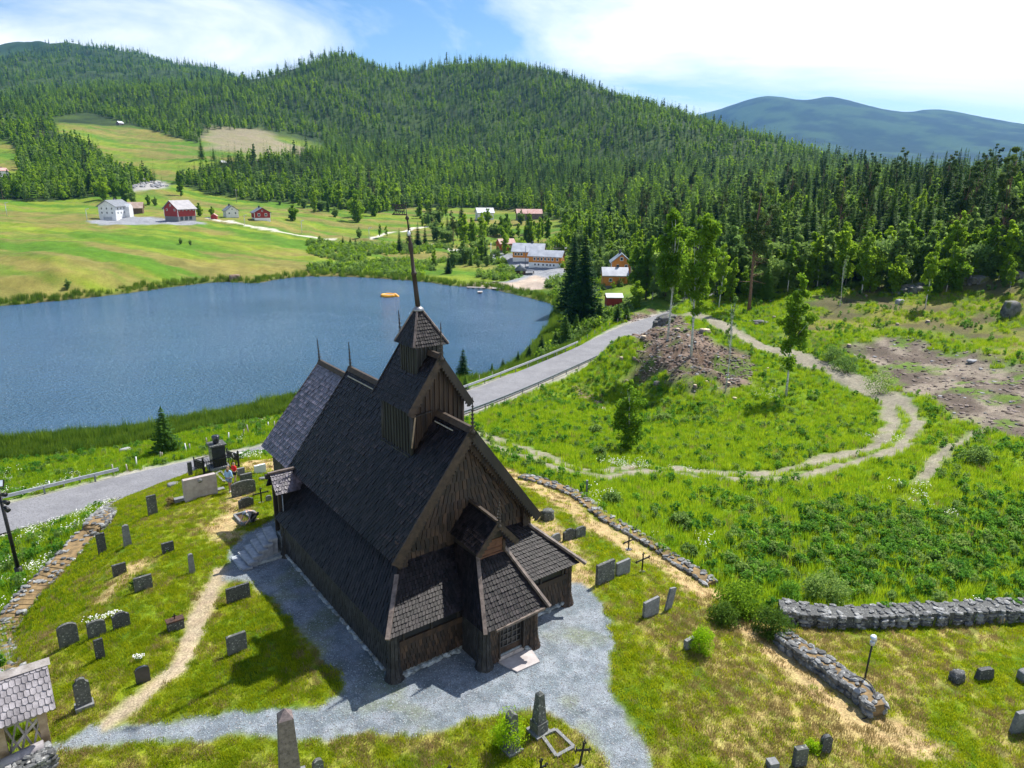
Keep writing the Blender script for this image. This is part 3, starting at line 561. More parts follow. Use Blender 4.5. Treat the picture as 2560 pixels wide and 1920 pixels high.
def along(s):
    i = min(int(np.searchsorted(cum, s, 'right')) - 1, len(seg) - 1); t = (s - cum[i]) / seg[i]; return ROAD[i] * (1 - t) + ROAD[i + 1] * t
for off in (-ROAD_HW + .35, ROAD_HW - .35):
    s = 3
    while s < cum[-1] - 4:
        a = [along(s + k) for k in (0, 1.5, 3)]; v, f = ribbon('m', a, off, .13, .055 if True else 0, None); mb.add([(x, y, z + .0) for x, y, z in v], f, .5); s += 6
mk = mb.build('road_markings', 'marking'); mk['kind'] = 'structure'

# ---------------------------------------------------------------- the stave church (local metres: x along the gable, y back, z up)
CHU = empty('stave_church', (CH_A[0], CH_A[1], 0), CH_HEAD, 'tarred black wooden stave church with steep shingled roofs and a slender spire', 'church')
def quadp(name, m, pts4, cw=.14, chh=.22, t=.028, back=True, parent=CHU, under=None, point=.25):
    mb = MB(); bl, br, tl, tr = [Vector(p) for p in pts4]
    shingles(mb, bl, br, tl, tr, cw, chh, t, point); nn = (br - bl).cross(tl - bl); nn.normalize()
    o = -nn * .05
    mb.add([bl - nn * .002, br - nn * .002, tr - nn * .002, tl - nn * .002, bl + o, br + o, tr + o, tl + o], [(0,1,2,3),(7,6,5,4),(0,4,5,1),(1,5,6,2),(2,6,7,3),(3,7,4,0)], .2)
    return mb.build(name, m, parent)
def boxp(name, m, *b, parent=CHU, **k): return MB().box(*b, **k).build(name, m, parent)
W_, L_ = 8.9, 11.6; XM = 4.45
# foundation
mb = MB()
for (x0, x1, y0, y1) in ((.04, W_ - .04, .04, .4), (.04, .4, .4, L_), (W_ - .4, W_ - .04, .4, L_), (1.2, 7.7, L_, 16.4), (3.2, 5.7, -1.45, .04)): mb.box(x0, x1, y0, y1, -.3, .28)
rr_ = random.Random(3)
def stones_line(a, b, n):
    for k in range(n):
        t = (k + rr_.random() * .6) / n; z = rr_.uniform(.03, .2); mb.rock((a[0] + (b[0] - a[0]) * t, a[1] + (b[1] - a[1]) * t, z), .15 + rr_.random() * .12, .15, .09 + rr_.random() * .05, math.atan2(b[1] - a[1], b[0] - a[0]), rr_.random())
stones_line((0, .2), (0, L_), 46); stones_line((.3, -.0), (3.1, -.0), 16); stones_line((5.8, -.0), (8.8, 0), 16); stones_line((5.8, -1.4), (5.8, -.2), 6); stones_line((5.2, -1.52), (5.75, -1.52), 3)
mb.build('foundation', 'found', CHU)
# gallery walls: lower shingled part, plain rail board, near-black box painted as the shade in the open band under the eaves
def gwall(bl, br, z0=.3, z1=1.98, m='shingle_dark', name='gallery_wall', cw=.16, chh=.26, t=.055):
    return quadp(name, m, [(*bl, z0), (*br, z0), (*bl, z1), (*br, z1)], cw, chh, t)
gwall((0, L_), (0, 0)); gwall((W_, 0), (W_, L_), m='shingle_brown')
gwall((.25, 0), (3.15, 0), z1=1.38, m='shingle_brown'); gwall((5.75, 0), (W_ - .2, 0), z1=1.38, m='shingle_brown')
for a, b in ((.3, 3.15), (5.75, W_ - .25)):
    boxp('rail_board', 'board', a, b, -.05, .03, 1.38, 1.62)
    boxp('gallery_opening', 'opening_shade', a, b, .02, .1, 1.62, 2.1)
    for x in np.linspace(a + .2, b - .2, 3): boxp('opening_post', 'tar', x - .05, x + .05, -.03, .02, 1.62, 2.06)
boxp('eave_board', 'tar', -.1, .0, -.1, L_, 1.86, 2.02); 
# flared shingled corner posts
def corner_post(x, y, m='shingle_dark', h=2.05):
    mb = MB(); prof = [(0, .37), (.25, .30), (.6, .24), (1.3, .22), (h, .22)]
    mb.tube([(x, y, z) for z, r in prof], [r - .03 for z, r in prof], 10)
    for i in range(len(prof) - 1):
        for k in range(10):
            a0, a1 = 2 * math.pi * k / 10, 2 * math.pi * (k + 1) / 10; (z0, r0), (z1, r1) = prof[i], prof[i + 1]
            P = lambda a, r, z: (x + math.cos(a) * r, y + math.sin(a) * r, z)
            shingles(mb, P(a0, r0, z0), P(a1, r0, z0), P(a0, r1, z1), P(a1, r1, z1), .11, .2, .03)
    mb.build('corner_post', m, CHU)
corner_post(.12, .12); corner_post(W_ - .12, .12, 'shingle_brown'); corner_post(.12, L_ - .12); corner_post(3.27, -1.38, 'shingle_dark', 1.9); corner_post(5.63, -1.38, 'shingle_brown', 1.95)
# gallery roof
e, z1, zt = .28, 2.11, 3.85
quadp('gallery_roof', 'shingle', [(-e, L_ + .1, z1), (-e, -e, z1), (1.32, L_ + .1, zt), (1.32, 1.73, zt)], .19, .25, .055)
quadp('gallery_roof', 'shingle', [(-e, -e, z1), (3.0, -e, z1), (1.32, 1.73, zt), (3.9, 1.73, zt)], .15, .2, .04)
quadp('gallery_roof', 'shingle', [(5.95, -e, z1), (W_ + e, -e, z1), (5.2, 1.73, zt), (7.58, 1.73, zt)], .15, .2, .04)
quadp('gallery_roof', 'shingle', [(3.0, -e, z1), (5.95, -e, z1), (3.9, 1.73, zt), (5.2, 1.73, zt)], .15, .2, .04)
quadp('gallery_roof', 'shingle', [(W_ + e, -e, z1), (W_ + e, L_, z1), (7.58, 1.73, zt), (7.58, L_, zt)])
MB().bar((-e - .05, -e - .05, z1 + .05), (1.0, 1.36, 3.55), .17, .11).build('hip_beam', 'hip', CHU)
MB().bar((W_ + e + .2, -e - .2, z1 - .02), (7.45, 1.75, 3.9), .17, .11).build('hip_beam', 'hip', CHU)
# nave body
boxp('nave_wall', 'tar', 1.34, 7.56, 1.78, 12.4, .2, 4.1)
mb = MB(); gz = lambda x: 4.16 + (min(x, W_ - x) - .84) * 1.313
mb.prism([(1.34, 4.1), (7.56, 4.1), (7.56, gz(7.56) - .1), (XM, gz(XM) - .12), (1.34, gz(1.34) - .1)], 1.78, 12.4); mb.build('nave_gable_core', 'tar', CHU)
mb = MB(); zlow, zz = 3.7, 3.7; rowh = .42
while zz < 8.6:                                                    # big shingles of the gable, row by row inside the gable triangle
    zm = min(zz + rowh, 8.7); xa = max(1.32, .84 + (zz - 4.16) / 1.313 + .05); xb = W_ - xa; xa2 = max(1.32, .84 + (zm - 4.16) / 1.313 + .05); xb2 = W_ - xa2
    n = max(1, int((xb - xa) / .2)); off = random.uniform(-.5, 0)
    for k in range(n + 1):
        u0, u1 = np.clip([(k + off) / n, (k + 1 + off) / n], 0, 1); j = random.uniform(.05, .10); g = .014
        a = xa + (xb - xa) * u0 + g; b = xa + (xb - xa) * u1 - g; c = xa2 + (xb2 - xa2) * u0 + g; d = xa2 + (xb2 - xa2) * u1 - g
        mb.add([(a, 1.74 - j, zz), ((a + b) / 2 + .04, 1.74 - j, zz - .05), (b, 1.74 - j, zz), (d, 1.74, zm + .04), (c, 1.74, zm + .04), (a, 1.77, zz), (b, 1.77, zz)], [(0,1,2,3,4), (5,0,4), (2,6,3), (5,6,2,1,0)])
    zz += rowh
mb.build('gable_wall', 'shingle_brown', CHU)
for xc in (1.36, 7.54):
    mb = MB(); mb.tube([(xc, 1.72, 3.5), (xc, 1.72, 4.75)], .2, 8); [shingles(mb, (xc - .22, 1.5, z), (xc + .22, 1.5, z), (xc - .2, 1.5, z + .3), (xc + .2, 1.5, z + .3), .12, .3, .03) for z in (3.6, 3.9, 4.2)]; mb.build('gable_corner_post', 'board', CHU)
# roofs of nave and chancel
A_, B_, HE, HR, YB = .84, 1.3, 4.16, 8.9, 12.6
NR1 = quadp('nave_roof', 'shingle', [(A_, YB, HE), (A_, B_, HE), (XM, YB, HR), (XM, B_, HR)], .19, .27, .055)
NR2 = quadp('nave_roof', 'shingle', [(W_ - A_, B_, HE), (W_ - A_, YB, HE), (XM, B_, HR), (XM, YB, HR)], .19, .27, .055)
M['shingle_pale'] = mat('paler_tarred_shingle', (.045,.038,.048), (.14,.12,.15), 3, .36, .25, 60, rnd=.5, spec=.7)  # paler, glossier copy of the shingle, laid on one slope of each roof
quadp('chancel_roof', 'shingle_pale', [(A_ - .02, 16.6, HE - .05), (A_ - .02, YB - .02, HE - .05), (XM, 16.6, 8.4), (XM, YB - .02, 8.4)], .19, .27, .055)
quadp('chancel_roof', 'shingle', [(W_ - A_, YB, HE), (W_ - A_, 16.6, HE), (XM, YB, 8.4), (XM, 16.6, 8.4)], .15, .24, .035)
mb = MB(); mb.prism([(1.3, .2), (7.6, .2), (7.6, 4.6), (XM, 8.2), (1.3, 4.6)], 12.4, 16.3); mb.build('chancel_wall', 'shingle_dark', CHU)
mb = MB(); shingles(mb, (1.28, 16.3, .2), (1.28, 12.3, .2), (1.28, 16.3, 4.5), (1.28, 12.3, 4.5), .14, .22, .03); mb.build('chancel_side_wall', 'shingle_dark', CHU)
def ridge(y0, y1, z, nm='ridge_beam', w=.2, x=XM):
    mb = MB(); mb.prism([(x - w * .9, z - .1), (x - w * .35, z + .13), (x + w * .35, z + .13), (x + w * .9, z - .1)], y0, y1)
    mb.build(nm, 'barge', CHU)
ridge(B_ - .05, 3.9, HR); ridge(6.4, YB + .05, HR); ridge(YB - .2, 16.65, 8.4)
M['pale_strip'] = mat('pale_ridge_board', (.25,.23,.19), (.4,.37,.3), 6, .6)  # pale colour of the thin strips running beside the ridges
boxp('ridge_batten', 'pale_strip', XM - .33, XM - .29, 6.9, 12.2, HR - .30, HR - .25); boxp('ridge_batten', 'pale_strip', XM - .31, XM - .27, 13.0, 16.0, 7.98, 8.03); boxp('ridge_batten', 'pale_strip', XM - .31, XM - .27, 2.2, 3.6, HR - .28, HR - .24)
def barge(xa, za, xb, zb, y, w=.3, t=.06, m='barge', teeth=True, parent=CHU, nm='bargeboard'):
    mb = MB(); d = Vector((xb - xa, 0, zb - za)); L = d.length; d.normalize(); nn = Vector((d.z, 0, -d.x)) * (1 if xb > xa else -1)
    a, b = Vector((xa, y, za)), Vector((xb, y, zb))
    def P(p, k): return p + nn * k
    mb.add([P(a, -.06), P(b, -.06), P(b, w), P(a, w)] + [q + Vector((0, t, 0)) for q in (P(a, -.06), P(b, -.06), P(b, w), P(a, w))], [(0,1,2,3),(7,6,5,4),(0,4,5,1),(2,6,7,3),(1,5,6,2),(0,3,7,4)])
    if teeth:
        n = int(L / .16)
        for k in range(n):
            p0, p1 = a + d * (L * k / n), a + d * (L * (k + 1) / n); pm = (p0 + p1) / 2
            mb.add([P(p0, w - .01), P(p1, w - .01), P(pm, w + .09), P(p0, w - .01) + Vector((0, t * .7, 0)), P(p1, w - .01) + Vector((0, t * .7, 0)), P(pm, w + .09) + Vector((0, t * .7, 0))], [(0,1,2),(5,4,3),(0,2,5,3),(1,4,5,2)])
    o = mb.build(nm, m, parent); return o
barge(A_ - .06, HE - .05, XM, HR + .05, B_ - .09); barge(W_ - A_ + .06, HE - .05, XM, HR + .05, B_ - .09, m='tar')
barge(W_ - A_ - .1, HE + .1, XM, HR - .35, B_ + .12, m='board', teeth=True); barge(A_ + .1, HE + .1, XM, HR - .35, B_ + .12, m='board')
barge(A_, HE - .05, XM, HR + .03, YB, m='tar', teeth=False, w=.2); barge(A_, HE - .08, XM, 8.42, 16.6, m='hip', teeth=False, w=.2); barge(W_ - A_, HE - .08, XM, 8.42, 16.6, m='hip', teeth=False, w=.2)
def finial(x, y, z, h, lean=(0, 0), nm='roof_finial'):
    mb = MB(); n = 9; P = [(x + lean[0] * t, y + lean[1] * t, z - .25 + (h + .25) * t) for t in np.linspace(0, 1, n * 2 + 1)]
    rad = [.11 if i < 2 else max(.02, (.075 if i % 2 else .032) * (1.15 - i / (2 * n))) for i in range(2 * n + 1)]; rad[-1] = .008
    mb.tube(P, rad, 6)
    for i in range(3, 2 * n - 2, 2):                               # carved barbs
        p = Vector(P[i]); r = .13 * (1.1 - i / (2 * n))
        for a in (0, math.pi / 2, math.pi, 3 * math.pi / 2):
            q = p + Vector((math.cos(a) * r, math.sin(a) * r, .04)); mb.bar(p, q, .03)
    mb.build(nm, 'tar', CHU)
finial(XM + .03, B_ - .06, HR + .1, 1.25); finial(XM, YB - .1, HR + .1, 1.35, (-.04, 0)); finial(XM - .05, 16.5, 8.5, 1.3, (-.08, .0))
# tower
TX0, TX1, TY0, TY1 = 3.2, 5.7, 3.87, 6.45
mb = MB(); mb.prism([(TX0, 6.9), (TX1, 6.9), (TX1, 9.65), (XM, 11.25), (TX0, 9.65)], TY0, TY1); mb.build('tower_core', 'tar', CHU)
def battens(name, m, a, b, zb, zt_fn, out, n, parent=CHU):        # vertical boards with cover strips
    a, b = Vector(a), Vector(b); out = Vector(out); mb = MB()
    for k in range(n):
        p0, p1 = a.lerp(b, k / n), a.lerp(b, (k + 1) / n); ts = ((k) / n, (k + 1) / n); z0 = zt_fn(ts[0]); z1_ = zt_fn(ts[1]); o0 = out * .03
        v = [(p0.x, p0.y, zb), (p1.x, p1.y, zb), (p1.x, p1.y, z1_), (p0.x, p0.y, z0)]; v = [Vector(q) + o0 for q in v]
        mb.add(v, [(0, 1, 2, 3)])
        pm = p0; w2 = (b - a).normalized() * .035; z = zt_fn(k / n)
        q = [pm - w2, pm + w2]; vv = [Vector((q[0].x, q[0].y, zb)) + out * .032, Vector((q[1].x, q[1].y, zb)) + out * .032, Vector((q[1].x, q[1].y, z)) + out * .032, Vector((q[0].x, q[0].y, z)) + out * .032]
        mb.add(vv + [u + out * .05 for u in vv], [(4,5,6,7),(0,4,7,3),(1,2,6,5),(0,1,5,4)])
    return mb.build(name, m, parent)
gt_ = lambda t: 9.6 + (1.6 if True else 0) * (1 - abs(2 * t - 1)) - .02
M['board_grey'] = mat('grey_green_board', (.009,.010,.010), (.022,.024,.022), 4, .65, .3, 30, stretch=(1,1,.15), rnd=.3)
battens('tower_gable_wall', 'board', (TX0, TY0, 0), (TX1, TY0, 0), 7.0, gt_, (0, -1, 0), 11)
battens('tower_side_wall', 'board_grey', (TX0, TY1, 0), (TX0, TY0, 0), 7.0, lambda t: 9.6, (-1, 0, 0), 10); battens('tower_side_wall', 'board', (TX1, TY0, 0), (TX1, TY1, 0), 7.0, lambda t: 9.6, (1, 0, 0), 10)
MB().tube([(TX0, TY0, 7.1), (TX0, TY0, 9.3)], .1, 8).build('tower_corner_post', 'shingle_dark', CHU); MB().tube([(TX1, TY0, 7.1), (TX1, TY0, 9.3)], .09, 8).build('tower_corner_post', 'board', CHU); MB().tube([(TX0, TY1, 7.1), (TX0, TY1, 9.3)], .1, 8).build('tower_corner_post', 'shingle_dark', CHU)
TE, TR_ = 9.2, 11.4
quadp('tower_roof', 'shingle', [(2.9, 6.85, TE), (2.9, 3.57, TE), (XM, 6.85, TR_), (XM, 3.57, TR_)], .14, .2, .04)
quadp('tower_roof', 'shingle', [(6.0, 3.57, TE), (6.0, 6.85, TE), (XM, 3.57, TR_), (XM, 6.85, TR_)], .14, .2, .04)
barge(2.86, TE - .06, XM, TR_ + .04, 3.5, m='barge', w=.24); barge(6.04, TE - .06, XM, TR_ + .04, 3.5, m='tar', w=.24); barge(2.9, TE, XM, TR_, 6.86, m='tar', teeth=False, w=.2); barge(6.0, TE, XM, TR_, 6.86, m='tar', teeth=False, w=.2)
mb = MB(); mb.prism([(XM - .15, TR_ - .08), (XM - .06, TR_ + .12), (XM + .06, TR_ + .12), (XM + .15, TR_ - .08)], 3.5, 4.45); mb.build('tower_ridge_beam', 'barge', CHU)
finial(XM, 3.5, TR_ + .1, 1.35); finial(XM, 6.9, TR_ + .1, 1.35, (-.1, 0))
MB().bar((3.12, TY0 - .12, 7.6), (3.32, TY0 - .12, 9.0), .05).build('flag_staff', 'wood_tan', CHU); MB().bar((3.2, TY0 - .14, 8.95), (4.1, TY0 - .14, 9.05), .06).build('cross_batten', 'tar', CHU)
mb = MB(); [mb.bar((3.1, TY0 + .1 + k * .26, 7.12 + .0), (3.1, TY0 + .3 + k * .26, 7.15), .07, .1) for k in range(10)]; mb.build('scalloped_sill', 'shingle_dark', CHU)
# bell lantern with pyramid roof and spire
LX0, LX1, LY0, LY1 = 3.85, 5.05, 4.5, 5.7; LC = Vector((XM, 5.1, 0))
boxp('lantern_core', 'tar', LX0, LX1, LY0, LY1, 10.2, 11.85)
for a, b, o_ in (((LX0, LY0, 0), (LX1, LY0, 0), (0, -1, 0)), ((LX0, LY1, 0), (LX0, LY0, 0), (-1, 0, 0)), ((LX1, LY0, 0), (LX1, LY1, 0), (1, 0, 0))): battens('lantern_wall', 'board_grey', a, b, 10.2, lambda t: 11.85, o_, 6)
h_ = .84; zb, za, ra = 11.7, 13.15, .1; ax, ay = 4.33, 5.1
c4 = [(XM - h_, 5.1 - h_, zb), (XM + h_, 5.1 - h_, zb), (XM + h_, 5.1 + h_, zb), (XM - h_, 5.1 + h_, zb)]; t4 = [(ax - ra, ay - ra, za), (ax + ra, ay - ra, za), (ax + ra, ay + ra, za), (ax - ra, ay + ra, za)]
for i in range(4):
    j = (i + 1) % 4; quadp('spire_roof', 'shingle', [c4[i], c4[j], t4[i], t4[j]], .12, .15, .03)
for i in range(4): MB().bar(Vector(c4[i]) + Vector((0, 0, .03)), Vector(t4[i]) + Vector((0, 0, .03)), .09, .06).build('roof_hip', 'hip', CHU)
mb = MB(); mb.tube([(ax, ay, za - .06), (ax, ay, za), (ax, ay, za + .06), (ax, ay, za + .12)], [.24, .24, .2, .12], 12); mb.build('spire_collar', 'cap', CHU)
sx = lambda z: ax + (3.87 - ax) * (z - za) / (17.3 - za)
SP = [(za, .115), (14.0, .10), (14.6, .095), (14.62, .125), (14.7, .125), (14.72, .085), (15.5, .07), (15.6, .10), (15.85, .10), (15.95, .06), (16.3, .05)]
mb = MB(); mb.tube([(sx(z), ay, z) for z, r in SP], [r for z, r in SP], 8); mb.build('spire', 'board', CHU)
mb = MB(); mb.tube([(sx(z), ay, z) for z in (16.2, 16.3, 16.4)], [.06, .07, .03], 8); mb.build('spire_ferrule', 'galv', CHU)
mb = MB(); mb.tube([(sx(z), ay, z) for z in (16.4, 16.78, 16.8, 16.86, 16.92, 16.98, 17.45)], [.035, .03, .03, .085, .08, .02, .012], 8); mb.build('spire_rod', 'tar', CHU)
V0 = Vector((sx(17.15), ay, 17.0)); mbv_ = 1; vd = Vector((-math.cos(CH_HEAD), math.sin(CH_HEAD), 0))  # vane lies across the view
glyph = ["################", "##..###.#.##..#.", "###.##.#.#.#..#.", "####.#########..#"[:16], "#####........#..", "##############..", "###.#..#.#.#.#..", "###.#.#.#..#.#..", "################"]
mb = MB(); cw_, chh_ = .036, .047
for r_, row in enumerate(glyph):
    z0 = 17.02 + (8 - r_) * chh_ - .02
    for c_, ch_ in enumerate(row):
        if ch_ == '#' and not (c_ < 3 - abs(4 - r_) * .75):
            x0 = (15 - c_) * cw_; p = V0 + vd * x0; q = V0 + vd * (x0 + cw_); dn = Vector((vd.y, -vd.x, 0)) * .008
            mb.add([(p.x, p.y, z0), (q.x, q.y, z0), (q.x, q.y, z0 + chh_), (p.x, p.y, z0 + chh_)] + [(p.x + dn.x, p.y + dn.y, z0), (q.x + dn.x, q.y + dn.y, z0), (q.x + dn.x, q.y + dn.y, z0 + chh_), (p.x + dn.x, p.y + dn.y, z0 + chh_)], [(0,1,2,3),(7,6,5,4)])
mb.build('weather_vane', 'iron', CHU)
mb = MB(); p = Vector((sx(17.45), ay, 17.45)); [mb.bar(p, p + Vector((math.cos(a), math.sin(a), .4)) * .12, .015) for a in np.linspace(0, 5.4, 6)]; mb.build('vane_crown', 'iron', CHU)
# entrance porch on the gable side
PE, PT = 1.93, 3.95
quadp('porch_roof', 'shingle', [(2.95, -1.85, PE), (6.0, -1.85, PE), (3.88, 0, PT), (5.2, 0, PT)], .15, .2, .045)
quadp('porch_roof', 'shingle', [(2.95, -.1, PE), (2.95, -1.85, PE), (3.88, 1.7, PT), (3.88, 0, PT)], .15, .2, .04)
quadp('porch_roof', 'shingle', [(6.0, -1.85, PE), (6.0, -.1, PE), (5.2, 0, PT), (5.2, 1.7, PT)], .15, .2, .04)
MB().bar((2.92, -1.95, PE + .03), (3.88, -.02, PT + .08), .15, .1).build('porch_hip_beam', 'hip', CHU); MB().bar((6.05, -1.98, PE + .06), (5.2, -.02, PT + .08), .15, .1).build('porch_hip_beam', 'hip', CHU)
MB().bar((3.45, -1.9, PE - .05), (5.85, -1.9, PE + .02), .1, .09).build('porch_eave_beam', 'hip', CHU)
quadp('porch_wall', 'shingle_dark', [(3.15, .0, .1), (3.15, -1.5, .1), (3.15, 0, 2.2), (3.15, -1.5, 2.05)], .12, .2, .03)
quadp('porch_wall', 'shingle_brown', [(5.75, -1.5, .1), (5.75, 0, .1), (5.75, -1.5, 2.05), (5.75, 0, 2.2)], .12, .2, .03)
quadp('porch_front_wall', 'shingle_brown', [(3.15, -1.5, .1), (3.9, -1.5, .1), (3.15, -1.5, 2.0), (3.9, -1.5, 2.0)], .12, .2, .03); quadp('porch_front_wall', 'shingle_brown', [(5.12, -1.5, .1), (5.75, -1.5, .1), (5.12, -1.5, 2.0), (5.75, -1.5, 2.0)], .12, .2, .03)
D = boxp('porch_door', 'opening_shade', 3.9, 5.12, -1.34, -1.3, .2, 1.95)
mb = MB(); [mb.box(x - .02, x + .02, -1.38, -1.345, .55, 1.9) for x in np.linspace(3.95, 5.07, 6)]; [mb.box(3.9, 5.12, -1.385, -1.35, z - .02, z + .02) for z in (.55, .82, 1.09, 1.36, 1.63, 1.9)]; mb.build('door_lattice', 'lattice', D)
boxp('door_panel', 'board', 3.92, 5.1, -1.39, -1.35, .24, .52, parent=D); boxp('door_notice', 'white', 4.25, 4.5, -1.41, -1.40, 1.72, 1.84, parent=D)
boxp('threshold', 'wood_grey', 3.86, 5.14, -1.52, -1.3, .02, .24)
for x in (3.9, 5.09): boxp('door_jamb', 'tar', x - .03, x + .03, -1.56, -1.34, .2, 2.0)
mb = MB(); mb.box(3.9, 5.15, .02, 1.7, 3.5, 4.45); mb.prism([(3.9, 4.45), (5.15, 4.45), (5.15, 4.55), (4.65, 5.25), (3.9, 4.55)], .02, 1.7); mb.build('turret_core', 'tar', CHU)
boxp('turret_front_panel', 'redwood', 3.95, 5.1, -.02, .02, 3.93, 4.55)
mb = MB(); mb.box(3.85, 5.2, -.07, -.02, 3.86, 3.97); [mb.box(x - .015, x + .015, -.03, -.02, 3.97, 4.5) for x in (4.3, 4.75)]; mb.box(3.92, 5.12, -.05, -.02, 4.14, 4.18); mb.build('turret_trim', 'redwood', CHU)
quadp('turret_roof', 'shingle', [(3.66, 1.72, 4.42), (3.66, -.32, 4.3), (4.65, 1.72, 5.58), (4.65, -.32, 5.42)], .12, .16, .035)
quadp('turret_roof', 'shingle', [(5.62, -.32, 4.36), (5.62, 1.72, 4.46), (4.65, -.32, 5.42), (4.65, 1.72, 5.58)], .12, .16, .035)
MB().bar((4.65, -.38, 5.46), (4.65, 1.72, 5.62), .13, .1).build('turret_ridge_beam', 'barge', CHU)
barge(3.64, 4.26, 4.65, 5.44, -.38, m='barge', w=.13, teeth=True); barge(5.64, 4.32, 4.65, 5.44, -.38, m='barge', w=.13, teeth=True)
finial(4.66, -.35, 5.5, 1.0)
for x in (3.9, 5.15): MB().tube([(x, -.02, 3.7), (x, -.02, 4.45)], .08, 8).build('turret_post', 'board', CHU)
# little gabled side porch
mb = MB(); mb.box(-.05, 1.3, 11.72, 12.55, -.3, 1.0); mb.build('side_porch_base', 'found', CHU)
mb = MB(); [mb.box(x - .07, x + .07, y - .07, y + .07, 1.0, 3.5) for x in (0, 1.2) for y in (11.75, 12.5)]; mb.build('side_porch_post', 'tar', CHU)
boxp('side_porch_wall', 'shingle_dark', -.06, 1.3, 12.5, 12.58, .9, 3.6); boxp('side_porch_doorway', 'opening_shade', 1.2, 1.28, 11.78, 12.48, 1.0, 3.2)
quadp('side_porch_roof', 'shingle_pale', [(-.28, 11.35, 3.45), (1.3, 11.35, 3.45), (-.28, 12.08, 4.32), (1.3, 12.08, 4.32)], .14, .2, .035)
quadp('side_porch_roof', 'shingle', [(1.3, 12.8, 3.45), (-.28, 12.8, 3.45), (1.3, 12.08, 4.32), (-.28, 12.08, 4.32)], .14, .2, .035)
MB().bar((-.36, 12.08, 4.36), (1.2, 12.08, 4.36), .16, .09).build('side_porch_ridge', 'hip', CHU); boxp('carved_head', 'tar', -.5, -.3, 12.0, 12.16, 4.1, 4.34); MB().tube([(.05, 11.42, 1.2), (.05, 11.42, 3.4)], .03, 6).build('downpipe', 'galv_dark', CHU)
# stone steps up to it, and the pale slab before the door
ST = empty('stone_steps', (*ch(-1.2, 12), 0), CH_HEAD, 'flight of blue-grey slate steps climbing to the side door of the black church', 'steps')
mb = MB(); mb.box(-1.1, 1.1, -.6, .75, -.3, .12); mb.build('step_base', 'found', ST)
for k in range(6):
    x = -.85 + k * .33; mb = MB(); T = Matrix.Translation((x, -.12 + .12 * k, 0)) @ Matrix.Rotation(R(6 - 2.5 * k), 4, 'Z'); mb.box(-.22, .24, -.72, .72, .02 + .17 * k, .13 + .17 * k, T=T)
    mb.box(-.15, .22, -.66, .66, -.2, .02 + .17 * k, T=T); mb.build('step', 'step', ST)
sl = [ch(3.85, -1.55), ch(5.43, -1.57), ch(5.2, -2.47), ch(4.1, -2.42)]
mb = MB(); mb.prism([tuple(q) for q in sl], .02, .09, axis='z'); o = mb.build('doorstep_slab', 'slab'); tag(o, 'pale five-sided stone slab lying before the lattice door of the church', 'slab')

# ---------------------------------------------------------------- tree and plant kinds (unit height 1 m tall prototypes scaled per tree)
def spruce_mb(H=18, rad=3.4, whorls=34, nb=8, detail=3, seed=1, sparse=0):
    rr = random.Random(seed); mb = MB()
    for k in range(whorls):
        t = .05 + .95 * (k + rr.random() * .6) / whorls; z = H * t; r = rad * (1 - t) ** .85 * rr.uniform(.8, 1.12) + .12
        if t < .12: r *= .75
        n = max(4, int(nb * (1 - .4 * t)))
        a0 = rr.random() * 6.28
        for b in range(n):
            if rr.random() < sparse: continue
            a = a0 + 6.283 * b / n + rr.uniform(-.25, .25); rb = r * rr.uniform(.7, 1.15); dx, dy = math.cos(a), math.sin(a); droop = rb * rr.uniform(.15, .4)
            pts_ = []
            for s in range(detail + 1):
                u = s / detail; pts_.append(Vector((dx * rb * u, dy * rb * u, z - droop * u ** 1.3 + rb * .1 * (u > .8))))
            wd = rb * .26 + .12; side = Vector((-dy, dx, 0))
            for s in range(detail):
                p, q = pts_[s], pts_[s + 1]; w0 = wd * (1 - .55 * s / detail); w1 = wd * (1 - .8 * (s + 1) / detail); dz = Vector((0, 0, -w0 * .55))
                for sg in (-1, 1):
                    m_ = (p + q) / 2 + side * sg * w0 * rr.uniform(.8, 1.2) + dz * rr.uniform(.6, 1.4)
                    mb.add([p, q, q + side * sg * w1 + dz * .5, m_], [(0, 1, 2, 3)] if sg > 0 else [(3, 2, 1, 0)])
    mb.add([(0, 0, H * 1.03), (.15, 0, H * .93), (-.1, .1, H * .93), (-.1, -.1, H * .93)], [(0, 1, 2), (0, 2, 3), (0, 3, 1)])
    return mb
def leafy_mb(H, crown, n, leaf=.22, seed=1, clumps=None):       # crown: list of (x,y,z,rx,rz); leaves gathered in clumps
    rr = random.Random(seed); mb = MB(); vol = [c[3] ** 2 * c[4] for c in crown]; cl = []
    for c, v in zip(crown, vol):
        k = max(3, int((clumps or 40) * v / sum(vol)))
        for _ in range(k):
            a = rr.random() * 6.283; zt_ = rr.uniform(-1, 1); rq = math.sqrt(max(0, 1 - zt_ * zt_)) * rr.uniform(.45, 1.0); cl.append((c[0] + math.cos(a) * rq * c[3] * .8, c[1] + math.sin(a) * rq * c[3] * .8, c[2] + zt_ * c[4] * rr.uniform(.8, 1), max(min(c[3], c[4]), c[3] * .5) * rr.uniform(.4, .75)))
    for _ in range(n):
        c = rr.choice(cl); d = Vector((rr.gauss(0, 1), rr.gauss(0, 1), rr.gauss(0, .8))); d = d.normalized() * c[3] * rr.random() ** .4; p = Vector(c[:3]) + d
        nrm = Vector((rr.gauss(0, 1), rr.gauss(0, 1), rr.gauss(.4, 1))).normalized(); u = nrm.orthogonal().normalized(); v = nrm.cross(u); s = leaf * rr.uniform(.6, 1.4)
        mb.add([p - u * s, p - v * s * .6, p + u * s, p + v * s * .6], [(0, 1, 2, 3)])
    return mb, cl
